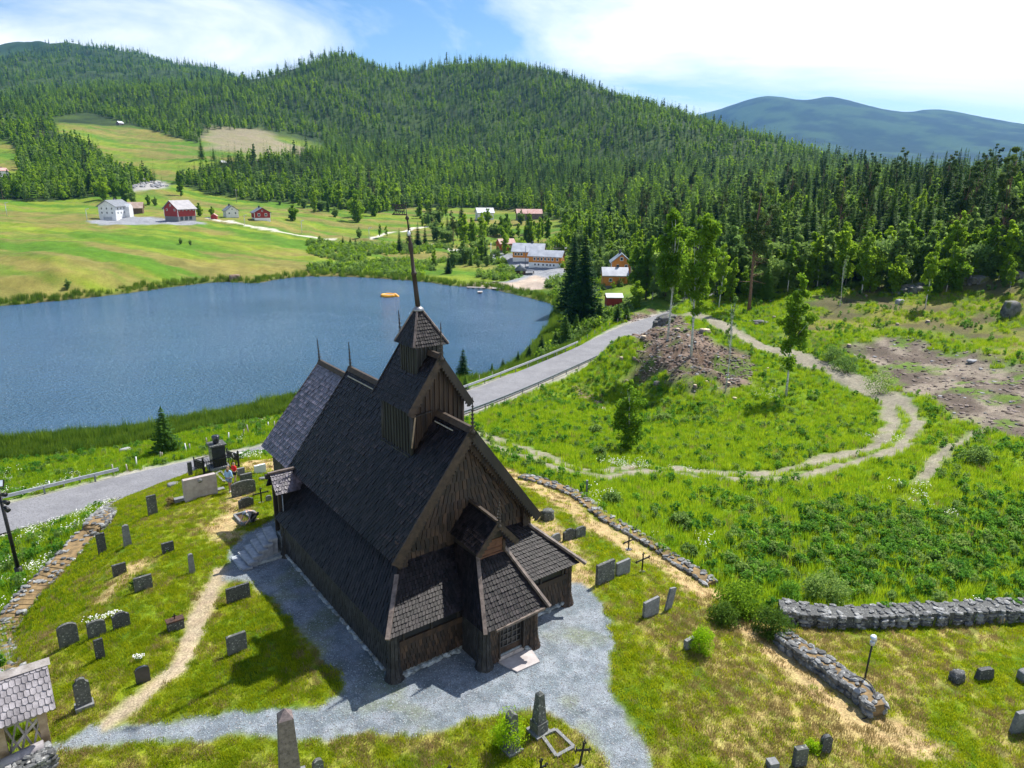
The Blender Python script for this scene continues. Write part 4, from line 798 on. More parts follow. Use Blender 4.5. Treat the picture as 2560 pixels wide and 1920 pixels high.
def trunk_mb(H, r, bend=0, seed=1, limbs=(), n=7):
    rr = random.Random(seed); mb = MB(); P = [Vector((bend * math.sin(t * 3) * t, bend * .6 * math.cos(t * 2.2) * t, H * t)) for t in np.linspace(0, 1, 6)]; P[0].z = -.4
    mb.tube(P, [r * (1.25 if i == 0 else 1 - .85 * i / 5) for i in range(6)], n)
    for q in limbs:
        z = q[2] * rr.uniform(.62, .85); t = min(z / H, .95); b = Vector((bend * math.sin(t * 3) * t, bend * .6 * math.cos(t * 2.2) * t, z)); mb.tube([b, b.lerp(Vector(q[:3]), .5) + Vector((0, 0, -.1)), Vector(q[:3])], [r * .3 * (1 - t * .6), r * .16, r * .05], 4, cap=False)
    return mb
PROTO = {}                                                       # name -> list of (part_name, mesh, material) at a real height H
def mk_proto(key, H, parts):
    out = []
    for nm, mb, m in parts:
        o = mb.build(nm, m); me = o.data; bpy.data.objects.remove(o); out.append((nm, me))
    PROTO[key] = (H, out)
for i in range(3): mk_proto(f'spruce{i}', 18, [('trunk', trunk_mb(17, .2, 0, i), 'trunk'), ('crown', spruce_mb(18, 3.1 + .4 * i, 40, 10, 4, i), 'spruce')])
mk_proto('bigspruce', 20, [('trunk', trunk_mb(19, .35, 0, 5), 'trunk'), ('crown', spruce_mb(20, 4.7, 54, 13, 5, 17), 'spruce')])
for i in range(2): mk_proto(f'smallspruce{i}', 5, [('trunk', trunk_mb(4.7, .08, 0, i), 'trunk'), ('crown', spruce_mb(5, 1.75, 22, 10, 4, 30 + i), 'spruce')])
def birch(key, H, cw, n, seed, base=.28, leaf=.2, m='birch', tm='trunk_birch', cl=60, bend=.5, r=.13):
    rr = random.Random(seed); crown = []; k = 9
    for j in range(k):
        t = base + (1 - base) * (j + .5) / k; sh = math.sin(math.pi * min(1, (t - base) / (1 - base) * .85 + .12)) ** .7
        crown.append((rr.uniform(-.3, .3) * cw * sh, rr.uniform(-.3, .3) * cw * sh, H * t, max(.4, cw * sh * rr.uniform(.6, 1)), H * (1 - base) / k * .9))
    lm, cls_ = leafy_mb(H, crown, n, leaf, seed, cl); mk_proto(key, H, [('trunk', trunk_mb(H * .93, r, bend, seed, rr.sample(cls_, min(26, len(cls_)))), tm), ('crown', lm, m)])
birch('birch0', 14, 2.3, 5200, 3, leaf=.19); birch('birch1', 14, 2.8, 5600, 4, base=.2, leaf=.2); birch('tallbirch', 19, 3.3, 9000, 8, base=.36, leaf=.2, cl=110, r=.17, bend=.6)
birch('youngbirch', 7, 1.9, 5200, 5, base=.12, leaf=.12, cl=90, r=.05, m='birch'); birch('barebirch', 12, .8, 500, 6, base=.55, leaf=.13, cl=20, r=.08, bend=.9, m='willow')
birch('broad0', 9, 2.9, 4200, 11, base=.08, leaf=.26, tm='trunk', cl=90); birch('broad1', 8, 3.3, 4200, 12, base=.05, leaf=.26, tm='trunk', m='willow', cl=90); birch('broad2', 11, 2.3, 4200, 13, base=.1, leaf=.25, tm='trunk', cl=80)
def pine(key, H, seed, base=.55):
    rr = random.Random(seed); crown = [(rr.uniform(-1.5, 1.5), rr.uniform(-1.5, 1.5), H * (base + (1 - base) * t), 1.7 * (1.15 - .7 * t), H * .05) for t in np.linspace(0, 1, 9)]
    lm, cls_ = leafy_mb(H, crown, 4200, .2, seed, 60); tm = trunk_mb(H * .97, .24, .4, seed, rr.sample(cls_, min(26, len(cls_))))
    for _ in range(14):
        z = H * rr.uniform(.25, base); a = rr.random() * 6.28; L = rr.uniform(1, 2.4); tm.tube([(0, 0, z), (math.cos(a) * L, math.sin(a) * L, z + rr.uniform(-.6, .5))], [.05, .012], 4, cap=False)
    mk_proto(key, H, [('trunk', tm, 'trunk_pine'), ('crown', lm, 'pine')])
pine('pine0', 17, 21); pine('pine1', 17, 22, .4)
# coarse kinds for the distance: one mesh each, two materials
def far_proto(key, H, crown_mb, m, tr=.16, tm='trunk'):
    t = MB(); t.tube([(0, 0, -.5), (0, 0, H * .5)], [tr, tr * .6], 4, cap=False); nv = len(t.f); mb = MB(); mb.add(t.v, t.f); mb.add(crown_mb.v, crown_mb.f)
    o = mb.build(key, tm); me = o.data; me.materials.append(M[m]); me.polygons.foreach_set('material_index', [0] * nv + [1] * (len(me.polygons) - nv)); bpy.data.objects.remove(o); PROTO[key] = (H, [(key, me)])
for i in range(3): far_proto(f'farspruce{i}', 17, spruce_mb(17, 2.5 + .25 * i, 15, 6, 2, 50 + i), 'spruce')
M['spruce_light'] = foliage('light_spruce_needles', (.075,.165,.016), (.16,.28,.024), .45)
far_proto('farspruce3', 15, spruce_mb(15, 2.6, 14, 6, 2, 57), 'spruce_light')
for i in range(3):
    rr = random.Random(60 + i); cr_ = [(rr.uniform(-.5, .5), rr.uniform(-.5, .5), 3 + 2.2 * j, 2.5 - .4 * j + rr.uniform(-.3, .3), 1.5) for j in range(4)]
    far_proto(f'farbroad{i}', 11, leafy_mb(11, cr_, 420, .62, 60 + i, 26)[0], ('birch', 'willow', 'birch')[i])
far_proto('farpine0', 15, leafy_mb(15, [(0, 0, 7.5 + 1.6 * j, 1.9 - .25 * j, 1.0) for j in range(5)], 360, .45, 77, 20)[0], 'pine', .2, 'trunk_pine')
def plant(key, name, loc, height, label, cat='tree', group=None, rz=None, flat=1.0, parts=True, lean=0, sx=None):
    H, ps = PROTO[key]; s = height / H; e = bpy.data.objects.new(name, None if parts else ps[0][1]); COL.objects.link(e)
    e.location = (loc[0], loc[1], loc[2] - (.05 if parts else .3)); e.rotation_euler = (lean, 0, random.random() * 6.28 if rz is None else rz); e.scale = (s * (sx or flat), s * (sx or flat), s)
    tag(e, label, cat, group)
    if parts:
        e.empty_display_size = .3
        for nm, me in ps: c = bpy.data.objects.new(nm, me); COL.objects.link(c); c.parent = e
    return e

# ---------------------------------------------------------------- scatter: many small plants as one stuff object (geometry nodes)
def scatter(name, label_cat, protos, P, scl, rot, idx, kind='stuff'):
    col = bpy.data.collections.new(name + '_kinds')
    for k, me in enumerate(protos): o = bpy.data.objects.new(f'{name}_kind', me); col.objects.link(o)
    me = bpy.data.meshes.new(name); me.vertices.add(len(P)); me.vertices.foreach_set('co', np.asarray(P, np.float32).ravel())
    for nm, ty, dat in (('scl', 'FLOAT_VECTOR', scl), ('rot', 'FLOAT_VECTOR', rot)):
        a = me.attributes.new(nm, ty, 'POINT'); a.data.foreach_set('vector', np.asarray(dat, np.float32).ravel())
    a = me.attributes.new('idx', 'INT', 'POINT'); a.data.foreach_set('value', np.asarray(idx, np.int32))
    ob = bpy.data.objects.new(name, me); COL.objects.link(ob); ob['kind'] = kind; ob['label'] = label_cat[0]; ob['category'] = label_cat[1]
    ng = bpy.data.node_groups.new(name + '_scatter', 'GeometryNodeTree'); ng.interface.new_socket('Geometry', in_out='INPUT', socket_type='NodeSocketGeometry'); ng.interface.new_socket('Geometry', in_out='OUTPUT', socket_type='NodeSocketGeometry')
    n = ng.nodes.new; l = ng.links.new; gi = n('NodeGroupInput'); go_ = n('NodeGroupOutput'); ci = n('GeometryNodeCollectionInfo'); ci.inputs['Collection'].default_value = col; ci.inputs['Separate Children'].default_value = True; ci.inputs['Reset Children'].default_value = True
    ip = n('GeometryNodeInstanceOnPoints'); ip.inputs['Pick Instance'].default_value = True
    def na(nm, ty): q = n('GeometryNodeInputNamedAttribute'); q.data_type = ty; q.inputs['Name'].default_value = nm; return q.outputs['Attribute']
    l(gi.outputs[0], ip.inputs['Points']); l(ci.outputs[0], ip.inputs['Instance']); l(na('idx', 'INT'), ip.inputs['Instance Index'])
    l(na('rot', 'FLOAT_VECTOR'), ip.inputs['Rotation']); l(na('scl', 'FLOAT_VECTOR'), ip.inputs['Scale']); l(ip.outputs[0], go_.inputs[0])
    md = ob.modifiers.new('scatter', 'NODES'); md.node_group = ng; return ob

# ---------------------------------------------------------------- the wooded hills
def grid_points(r0, r1, sp, az=50):
    X, Y = np.meshgrid(np.arange(-r1, r1, sp), np.arange(0, r1, sp)); X = X.ravel() + RNG.uniform(-.45, .45, X.size) * sp; Y = Y.ravel() + RNG.uniform(-.45, .45, Y.size) * sp
    r = np.hypot(X, Y); a = np.abs(np.arctan2(X, Y)); m = (r > r0) & (r <= r1) & (a < R(az)); return X[m], Y[m]
lnr0, dlr, th0, dth = math.log(7.5), .0069, THE[0], THE[1] - THE[0]
GZ2 = GZ.reshape(NR, NT)
def fastz(X, Y):                                                 # height from the ground mesh itself
    fi = np.clip((np.log(np.hypot(X, Y)) - lnr0) / dlr, 0, NR - 1.001); fj = np.clip((np.arctan2(X, Y) - th0) / dth, 0, NT - 1.001); i = fi.astype(int); j = fj.astype(int); a = fi - i; b = fj - j
    return (GZ2[i, j] * (1 - a) + GZ2[i + 1, j] * a) * (1 - b) + (GZ2[i, j + 1] * (1 - a) + GZ2[i + 1, j + 1] * a) * b
TREES = []                                                       # x, y, z, height, kind code
for r0, r1, sp, hs_ in ((90, 330, 4.3, 1.0), (330, 760, 5.0, 1.0), (760, 1500, 7.5, 1.1), (1500, 2900, 15, 1.5)):
    X, Y = grid_points(r0, r1, sp); Z = fastz(X, Y); px, py, pz = project(X, Y, Z)
    vis = (pz > 10) & (px > -260) & (px < 2820); X, Y, Z, px, py = X[vis], Y[vis], Z[vis], px[vis], py[vis]
    ok = ~pin(FIELD, px, py) & ~pin(OPEN1, px, py) & ~pin(OPEN3, px, py) & (polyline_dist(X, Y, ROAD) > 5)
    X, Y, Z, px, py = X[ok], Y[ok], Z[ok], px[ok], py[ok]
    # drop what stands behind the crests
    dens = fbm(X / 60, Y / 60, 3, 91); keep = RNG.random(len(X)) < np.where(dens > .30, .97, .6); X, Y, Z, px, py, dens = X[keep], Y[keep], Z[keep], px[keep], py[keep], dens[keep]
    dx, dy = px / K, py / K
    bl = fbm(X / 45 + 7, Y / 45, 3, 92)
    pb = .08 + .9 * sstep(.50, .62, bl) * .6
    lowleft = (dx < 330) & (dy > 270); pb = np.where(lowleft, .8, pb)
    pb = np.where((dx > 500) & (dx < 940) & (dy > 395), .75, pb); pb = np.where((dx > 430) & (dx < 820) & (dy > 185) & (dy < 300), .12 + .75 * (bl > .5), pb); pb = np.where((dx > 80) & (dx < 460) & (dy > 200) & (dy < 300), .6 * (bl > .45) + .1, pb)
    pb = np.where((dx > 1180) & (dx < 1420) & (dy > 490), .85, pb); pb = np.where((dx > 1420) & (dy > 440), .46, pb); pb = np.where((dx > 940) & (dx < 1250) & (dy > 455), .6, pb)
    u = RNG.random(len(X)); broad = u < pb
    kind = np.where(broad, 10 + RNG.integers(0, 3, len(X)), np.where(RNG.random(len(X)) < .10, 20, np.where(RNG.random(len(X)) < .24 + .5 * (bl > .50), 3, RNG.integers(0, 3, len(X)))))
    hh = np.where(broad, RNG.uniform(6.5, 11, len(X)), RNG.uniform(7.5, 17.5, len(X)) * (.8 + .4 * dens)) * hs_
    hh = np.where((dx > 1150) & (dy > 440), hh * .92, hh)
    TREES.append(np.stack([X, Y, Z, hh, kind], -1))
TREES = np.concatenate(TREES)
TREES[:, 3] *= np.where(np.hypot(TREES[:, 0], TREES[:, 1]) < 330, .9, 1)
# hidden-tree cull: keep only trees whose top clears the ground and wood in front (coarse azimuth horizon)
azi = np.arctan2(TREES[:, 0], TREES[:, 1]); dist = np.hypot(TREES[:, 0], TREES[:, 1]); el = (TREES[:, 2] + TREES[:, 3] - CAM_H) / dist
binz = ((azi + R(60)) / R(.25)).astype(int); order = np.argsort(dist); hor = np.full(600, -9.); gmax = np.maximum.accumulate((GZ2 - CAM_H) / RAD[:, None], axis=0)
ii = np.clip(((np.log(dist) - lnr0) / dlr).astype(int) - 3, 0, NR - 1); jj = np.clip(((azi - th0) / dth).astype(int), 0, NT - 1); visg = el > gmax[ii, jj] + .0002
TREES = TREES[visg]; dist = dist[visg]
app = TREES[:, 3] / dist; isb = (TREES[:, 4] >= 10) & (TREES[:, 4] < 20); iscon = ~isb
ppx, ppy, _ = project(TREES[:, 0], TREES[:, 1], TREES[:, 2] + TREES[:, 3] * .6); infr = (ppx > -20) & (ppx < 2580)
indiv = np.zeros(len(TREES), bool)
for sel_, cap_ in ((iscon & (TREES[:, 4] != 20), 285), (isb, 230), (TREES[:, 4] == 20, 90)):
    c_ = np.where(sel_ & infr)[0]; c_ = c_[np.argsort(-app[c_])][:cap_]; indiv[c_] = True
print('TREES', len(TREES), 'individual', indiv.sum())
for x, y, z, h, k in TREES[indiv]:
    k = int(k); d = math.hypot(x, y); z -= .1
    if k == 20: plant(('pine0', 'pine1')[int(x * 7) % 2], 'pine_tree', (x, y, z), h * 1.12, 'tall pine with a bare reddish trunk among the spruces of the wood', 'tree', 'pines in the wood')
    elif k >= 10:
        key = ('broad2', 'broad1', 'broad2')[k - 10]; plant(key, 'birch_tree', (x, y, z), h, 'light green leafy tree in the wood at the foot of the hill', 'tree', 'leafy trees in the wood')
    else: plant(f'spruce{k % 3}', 'spruce_tree', (x, y, z), h, 'dark narrow spruce standing in the dense wood on the slope', 'tree', 'spruces in the wood', sx=RNG.uniform(.95, 1.35))
rest = TREES[~indiv]
for nm, sel_, lab in (('spruce_forest', (rest[:, 4] < 10) | (rest[:, 4] == 20), 'dense dark spruce forest covering the hills behind the lake'), ('birch_forest', (rest[:, 4] >= 10) & (rest[:, 4] < 20), 'bright green leafy woodland mixed into the hillside forest')):
    q = rest[sel_]; kk = q[:, 4].astype(int)
    if nm[0] == 's': keys = ['farspruce0', 'farspruce1', 'farspruce2', 'farspruce3', 'farpine0']; kk = np.where(kk == 20, 4, kk); Hs = np.array([17, 17, 17, 15, 15.])
    else: keys = ['farbroad0', 'farbroad1', 'farbroad2']; kk = kk - 10; Hs = np.array([11., 11, 11])
    s = q[:, 3] / Hs[kk]; sc = np.stack([s * RNG.uniform(.85, 1.25, len(s))] * 2 + [s], -1); rot = np.stack([np.zeros(len(s)), np.zeros(len(s)), RNG.uniform(0, 6.28, len(s))], -1)
    scatter(nm, (lab, 'forest'), [PROTO[k][1][0][1] for k in keys], q[:, :3] - [0, 0, .3], sc, rot, kk)

# ---------------------------------------------------------------- trees and bushes that stand on their own (photo foot point, height in photo pixels)
def at(px, py): return G(px, py)
def hpx(p, n, px=None, py=None):                                 # metres for n photo pixels of upright height at a place
    d = Vector(p) - Vector((0, 0, CAM_H)); f = math.hypot(d.x, d.y); z = mpp(p) * F_PX; a = math.atan2(-d.z, f) ; return n / F_PX * z / max(.5, (math.cos(_p) - math.tan(0) - (d @ Vector(UP)) / -z * math.sin(_p) * 1.0))
BIRCHES = [('tallbirch',1728,890,335,'tall white-trunked birch with a full crown, right-hand one on the brown mound'),('tallbirch',1669,850,310,'tall leaning birch at the left edge of the brown mound by the road'),
 ('barebirch',1813,979,228,'very thin bare-stemmed birch with only a few leaves, beside the pale stumps'),('birch0',1965,991,278,'lone slender birch in the green hollow inside the bend of the dirt track'),
 ('youngbirch',1566,1131,172,'young multi-stemmed pale green birch in the meadow beyond the churchyard'),('birch0',2313,770,150,'birch growing before the rock outcrop on the right slope'),('barebirch',2100,765,125,'thin crooked birch on the dark mossy slope right of the tall pine'),
 ('birch1',2154,734,150,'young birch between the dirt track and the wood, right of the thin crooked one'),('birch1',2208,698,130,'bushy birch at the wood edge above the mossy slope'),('birch0',1797,770,150,'small birch under the tall pine at the wood edge'),('birch1',1610,740,120,'leafy birch bush by the road beside the rock knoll')]
for k, x, y, h, lab in BIRCHES: p = at(x, y); plant(k, 'birch_tree', p, hpx(p, h), lab)
PINES = [('pine0',1872,777,290,'tallest pine with a long bare reddish trunk standing on the bank beside the dirt track'),('pine1',2490,665,270,'broad dark pine above the rocky slope near the right side, left of its slimmer neighbour'),('pine0',2556,668,280,'slim dark pine at the far right above the rocky slope'),('pine0',2385,640,215,'tall pine in front of the wood above the mossy rocks'),('pine0',1133,612,80,'single tall pine among low trees beyond the lake')]
for k, x, y, h, lab in PINES: p = at(x, y); plant(k, 'pine_tree', p, hpx(p, h), lab)
SPR = [('bigspruce',1456,814,238,'broad towering dark spruce beside the lake, nearest the road bend'),('bigspruce',1430,780,195,'tall dark spruce just behind the towering one by the lake'),('smallspruce0',1412,868,82,'bushy young spruce beside the row of round road signs'),
 ('smallspruce1',1440,840,56,'young spruce between the signs and the towering spruce'),('smallspruce0',416,1134,116,'lone young spruce on the shore bank left of the church, beyond the road'),('smallspruce1',1158,951,78,'young spruce just right of the tower roof on the lake bank'),
 ('smallspruce1',1353,890,52,'small spruce on the bank by the guardrail, fourth from the tower'),('smallspruce0',1388,872,46,'small spruce on the lake bank left of the bushy one by the signs'),('smallspruce0',1323,903,42,'small spruce on the bank by the guardrail, third from the tower'),('smallspruce1',1295,915,38,'small spruce on the bank by the guardrail, second from the tower'),
 ('smallspruce0',1257,930,34,'tiny spruce on the lake bank by the guardrail, nearest the tower'),('smallspruce1',1230,941,34,'tiny spruce low on the bank behind the guardrail beside the young spruce'),('smallspruce1',1164,972,36,'little spruce at the foot of the young spruce by the tower'),('smallspruce0',1498,808,60,'young spruce at the right foot of the towering spruce'),
 ('smallspruce1',1543,806,48,'small dark spruce below the red shed by the road'),('smallspruce0',1566,799,38,'small round-topped spruce right of the red shed by the road'),('spruce0',999,631,61,'slim spruce in the scrub beyond the lake, behind the spire'),('spruce1',1024,617,66,'tall slim spruce right of the spire beyond the lake'),
 ('spruce2',1045,617,62,'middle one of the slim spruces right of the spire'),('spruce0',1063,612,52,'shortest slim spruce right of the spire beyond the lake'),('smallspruce0',858,617,27,'small dark spruce in the willow scrub beyond the lake'),('smallspruce1',876,612,20,'tiny spruce right of the dark one in the willow scrub'),
 ('smallspruce1',889,615,20,'tiny spruce at the end of the farm lane'),('spruce1',1154,560,62,'slim spruce left of the white house beyond the lake'),('spruce2',1163,656,50,'dark spruce by the left edge of the gravel yard'),('spruce0',1356,565,40,'dark spruce right of the long grey barn'),('spruce1',505,398,60,'spruce standing alone below the brown clearing on the hill'),('spruce0',535,400,36,'short spruce below the brown clearing')]
for k, x, y, h, lab in SPR: p = at(x, y); plant(k, 'spruce_tree', p, hpx(p, h), lab)
BRD = [(894,556,72,'round'),(935,541,54,'round'),(950,595,34,'thin'),(967,595,32,'thin'),(800,610,20,'low'),(898,595,26,'low'),(1107,599,43,'round'),(1068,527,36,'round'),(1115,548,44,'thin'),(1106,552,48,'thin'),(1090,600,42,'low'),(1160,621,85,'tall'),(1182,625,80,'tall'),(1205,606,73,'tall'),
 (1204,653,57,'tall'),(1217,665,30,'low'),(1195,668,26,'low'),(1268,587,54,'round'),(1261,636,60,'tall'),(1302,560,34,'low'),(1302,633,41,'round'),(1328,606,54,'round'),(1375,542,42,'round'),(1369,606,60,'tall'),(1347,606,50,'tall'),(1220,560,40,'round'),(1240,590,36,'low'),(1140,585,34,'low'),
 (1330,735,10,'low'),(1400,640,60,'round'),(1415,560,46,'tall'),(1590,770,70,'round'),(1500,790,26,'low'),
 (452,490,62,'tall'),(500,540,34,'round'),(532,545,30,'round'),(372,512,26,'round'),(388,514,22,'low'),(60,494,56,'round'),(90,490,44,'round'),(150,498,24,'low'),(116,497,16,'low'),(262,500,58,'round'),(290,500,66,'tall'),(315,505,60,'round'),(332,508,34,'low'),(200,488,50,'round'),(240,490,54,'tall'),
 (225,485,50,'tall'),(135,470,46,'tall'),(165,465,40,'round'),(700,512,16,'low'),(785,515,50,'round'),(760,520,30,'low'),(1045,540,20,'low'),(820,520,72,'tall'),(850,522,68,'tall'),(880,520,60,'round'),(960,515,62,'tall'),(990,512,56,'round'),(170,723,26,'low'),(452,610,16,'low'),(476,613,14,'low')]
KIND = {'round': ('broad0', 'leafy round-crowned tree'), 'tall': ('broad2', 'tall leafy tree'), 'thin': ('birch1', 'narrow young birch'), 'low': ('broad1', 'low leafy bush')}
def whereabouts(x, y):
    if y < 530 and x < 420: return 'in the trees above the white farmhouse'
    if y < 560 and x < 600: return 'near the red barn beyond the lake'
    if x < 600: return 'on the field edge above the lake'
    if y < 565 and x < 1000: return 'at the foot of the wooded hill beyond the lake'
    if x < 1000: return 'in the scrub left of the spire'
    if x < 1230 and y > 590: return 'between the lake and the gravel yard'
    if x < 1230: return 'on the meadow below the white house'
    if x < 1400: return 'around the red cabin and the orange school'
    return 'beside the orange house near the road'
for x, y, h, kd in BRD: p = at(x, y); plant(KIND[kd][0], 'leafy_tree' if kd != 'low' else 'leafy_bush', p, hpx(p, h), f'{KIND[kd][1]} {whereabouts(x, y)}', 'bush' if kd == 'low' else 'tree', f'{KIND[kd][1]}s {whereabouts(x, y)}')
rt = random.Random(12)
for cx_, cy_, r_, n_ in ((1165,600,50,12),(1195,655,38,7),(1285,592,60,12),(1345,590,30,6),(1420,575,45,8),(1075,560,40,7),(905,530,70,10),(780,522,50,6),(1130,660,50,7)):
    for _ in range(n_):
        x, y = round(rt.gauss(cx_, r_ * .6)), round(rt.gauss(cy_, r_ * .22)); p = at(x, y)
        if rt.random() < .25: plant(rt.choice(['spruce0', 'spruce1', 'spruce2']), 'spruce_tree', p, hpx(p, rt.uniform(34, 62)), 'dark spruce among the leafy trees between the lake and the wood', 'tree', 'spruces among the leafy trees beyond the lake', sx=rt.uniform(.9, 1.3))
        else: plant(rt.choice(['broad0', 'broad1', 'broad2', 'birch1']), 'leafy_tree', p, hpx(p, rt.uniform(24, 56)), 'leafy tree in the loose groves between the lake and the wood', 'tree', 'leafy trees in the groves beyond the lake', sx=rt.uniform(1.0, 1.5))
# wood-edge leafy trees along the foot of the right-hand wood
for i in range(48):
    x = 1590 + i * 20.5 + RNG.uniform(-12, 12); y = 755 - 70 * (i / 48) + RNG.uniform(-18, 8); p = at(x, y)
    plant(('birch1', 'broad2', 'birch0', 'broad1')[i % 4], 'leafy_tree', p, hpx(p, RNG.uniform(75, 165)), 'pale leafy tree along the front edge of the right-hand wood', 'tree', 'leafy trees on the edge of the right-hand wood')
for i in range(34):
    x, y = RNG.uniform(1990, 2560), RNG.uniform(672, 735); p = at(x, y); small = i % 3 == 0
    plant(('birch0', 'birch1', 'broad0')[i % 3] if not small else 'broad1', 'leafy_tree' if not small else 'leafy_bush', p, hpx(p, RNG.uniform(60, 130) if not small else RNG.uniform(18, 34)), 'slender leafy tree scattered over the ferny right-hand slope' if not small else 'low leafy shrub on the ferny right-hand slope', 'tree' if not small else 'bush', 'leafy trees on the ferny slope' if not small else 'shrubs on the ferny slope')
# garden and churchyard bushes
def bush(px, py, wpx, hp, m, label, n=1500, leaf=.045, cat='bush', rz=0):
    p = at(px, py); s = mpp(p); w = wpx * s / 2; h = hpx(p, hp)
    mb, _ = leafy_mb(h, [(0, 0, h * .45, w, h * .5), (w * .3, 0, h * .4, w * .7, h * .45), (-w * .3, w * .2, h * .35, w * .7, h * .4)], n, leaf, int(px), 60)
    st = MB(); [st.tube([(0, 0, -.1), (math.cos(a) * w * .5, math.sin(a) * w * .5, h * .6)], [.02, .006], 4, cap=False) for a in np.linspace(0, 5, 6)]
    e = empty('leafy_bush', p, rz, label, cat); mb.build('foliage', m, e); st.build('stems', 'trunk', e)
bush(1752,1632,66,58,'bright','bright green ball-shaped bush beside a small stone on the lawn', 3200, .035)
bush(1268,1872,84,84,'bright','bright green upright bush behind the left pillar gravestone near the gravel', 3600, .035)
bush(2032,1878,42,26,'bright','small flat green bush left of the arched stone with a rusty top', 900, .03)
bush(352,1466,58,24,'darkbush','green bush growing around a low gravestone left of the church', 1000, .04)
bush(1850,1530,130,78,'birch','big leafy bush with yellow tips where the two stone walls meet', 4500, .06); bush(1810,1560,80,50,'darkbush','dark bush below the yellow-tipped one at the wall corner', 2200, .05)
bush(1930,1590,110,60,'darkbush','dark green bush growing over the end of the long stone wall', 3200, .05); bush(2060,1505,130,60,'willow','pale green bush behind the left end of the long stone wall', 3200, .06); bush(1975,1500,70,44,'weed','leafy bush behind the wall between two larger ones', 1600, .05)
for x, y, w_, h_2, lab in [(1532,1262,48,30,'round bush just outside the curved wall by the metal post'),(1700,1320,60,34,'bushy clump in the meadow right of the curved wall'),(1488,1085,36,22,'dark low bush in the meadow right of the church gable'),(1500,1140,40,22,'low green bush in front of the young birch'),(1350,1170,30,18,'low green bush near the curved path behind the church'),(1660,1055,50,20,'dark bush beside dead branches in the green hollow'),(2200,985,90,60,'dark leafy bush on the inner edge of the track bend'),(2110,930,70,40,'yellow-green bush between the dirt track and bare ground'),(2080,905,60,36,'leafy bush at the top end of the bare ground'),(2440,1160,80,40,'dark green bush beside the narrow side path'),(1720,1390,50,26,'brownish low bush outside the curved wall')]: bush(x, y, w_, h_2, 'weed' if int(x) % 2 else 'willow', lab, 1600, .09)
bush(426,1262,26,20,'straw','small tan tuft mound between the left gravestones and the pale wide slab', 500, .05)
for x, y, h in [(1466,1130,30),(1760,1085,26),(1385,905,24),(1310,935,20)]: pass

# ---------------------------------------------------------------- gravestones
YAW = CH_HEAD                                                     # the stones face the way the church gable faces
def stone(px, py, wpx, hp, shape, m, label, t=.14, yaw=YAW, lean=0, side=0, base=0, name='gravestone', sink=.15, pz=None):
    p = at(px, py); s = mpp(p); q_ = np.array([p, p + Vector((math.cos(yaw), math.sin(yaw), 0))]); w = wpx / abs(np.diff(project(q_[:, 0], q_[:, 1], q_[:, 2])[0])[0]) * .93; h = hpx(p, hp)
    e = empty(name, p, yaw, label, 'gravestone'); z0 = base; mb = MB(); hw = w / 2; T = Matrix.Rotation(lean, 4, 'X') @ Matrix.Rotation(side, 4, 'Y')
    if shape == 'arch': pr = [(-hw, -sink)] + [(hw, -sink)] + [(hw * math.cos(a), h * .8 + h * .2 * math.sin(a)) for a in np.linspace(0, math.pi, 11)]
    elif shape == 'shoulder': pr = [(-hw, -sink), (hw, -sink), (hw, h * .78), (hw * .62, h * .86), (hw * .5, h * .96), (0, h), (-hw * .5, h * .96), (-hw * .62, h * .86), (-hw, h * .78)]
    elif shape == 'taper': pr = [(-hw, -sink), (hw, -sink), (hw * .72, h * .96), (0, h), (-hw * .72, h * .96)]
    elif shape == 'rough': pr = [(-hw, -sink), (hw, -sink), (hw * .96, h * .6), (hw * .8, h * .95), (hw * .2, h), (-hw * .5, h * .93), (-hw * .95, h * .7)]
    else: pr = [(-hw, -sink), (hw, -sink), (hw, h * .985), (hw * .97, h), (-hw * .97, h * .99), (-hw, h * .97)]
    pr = [(a, b + z0) for a, b in pr]; mb.prism(pr, -t / 2, t / 2, T=T); o = mb.build('headstone', m, e)
    bv = o.modifiers.new('bevel', 'BEVEL'); bv.width = .012; bv.segments = 2; bv.limit_method = 'ANGLE'
    if base: bb = MB().box(-hw * 1.25, hw * 1.25, -t * 1.3, t * 1.3, -.1, base).build('plinth', 'grave_grey', e)
    return e
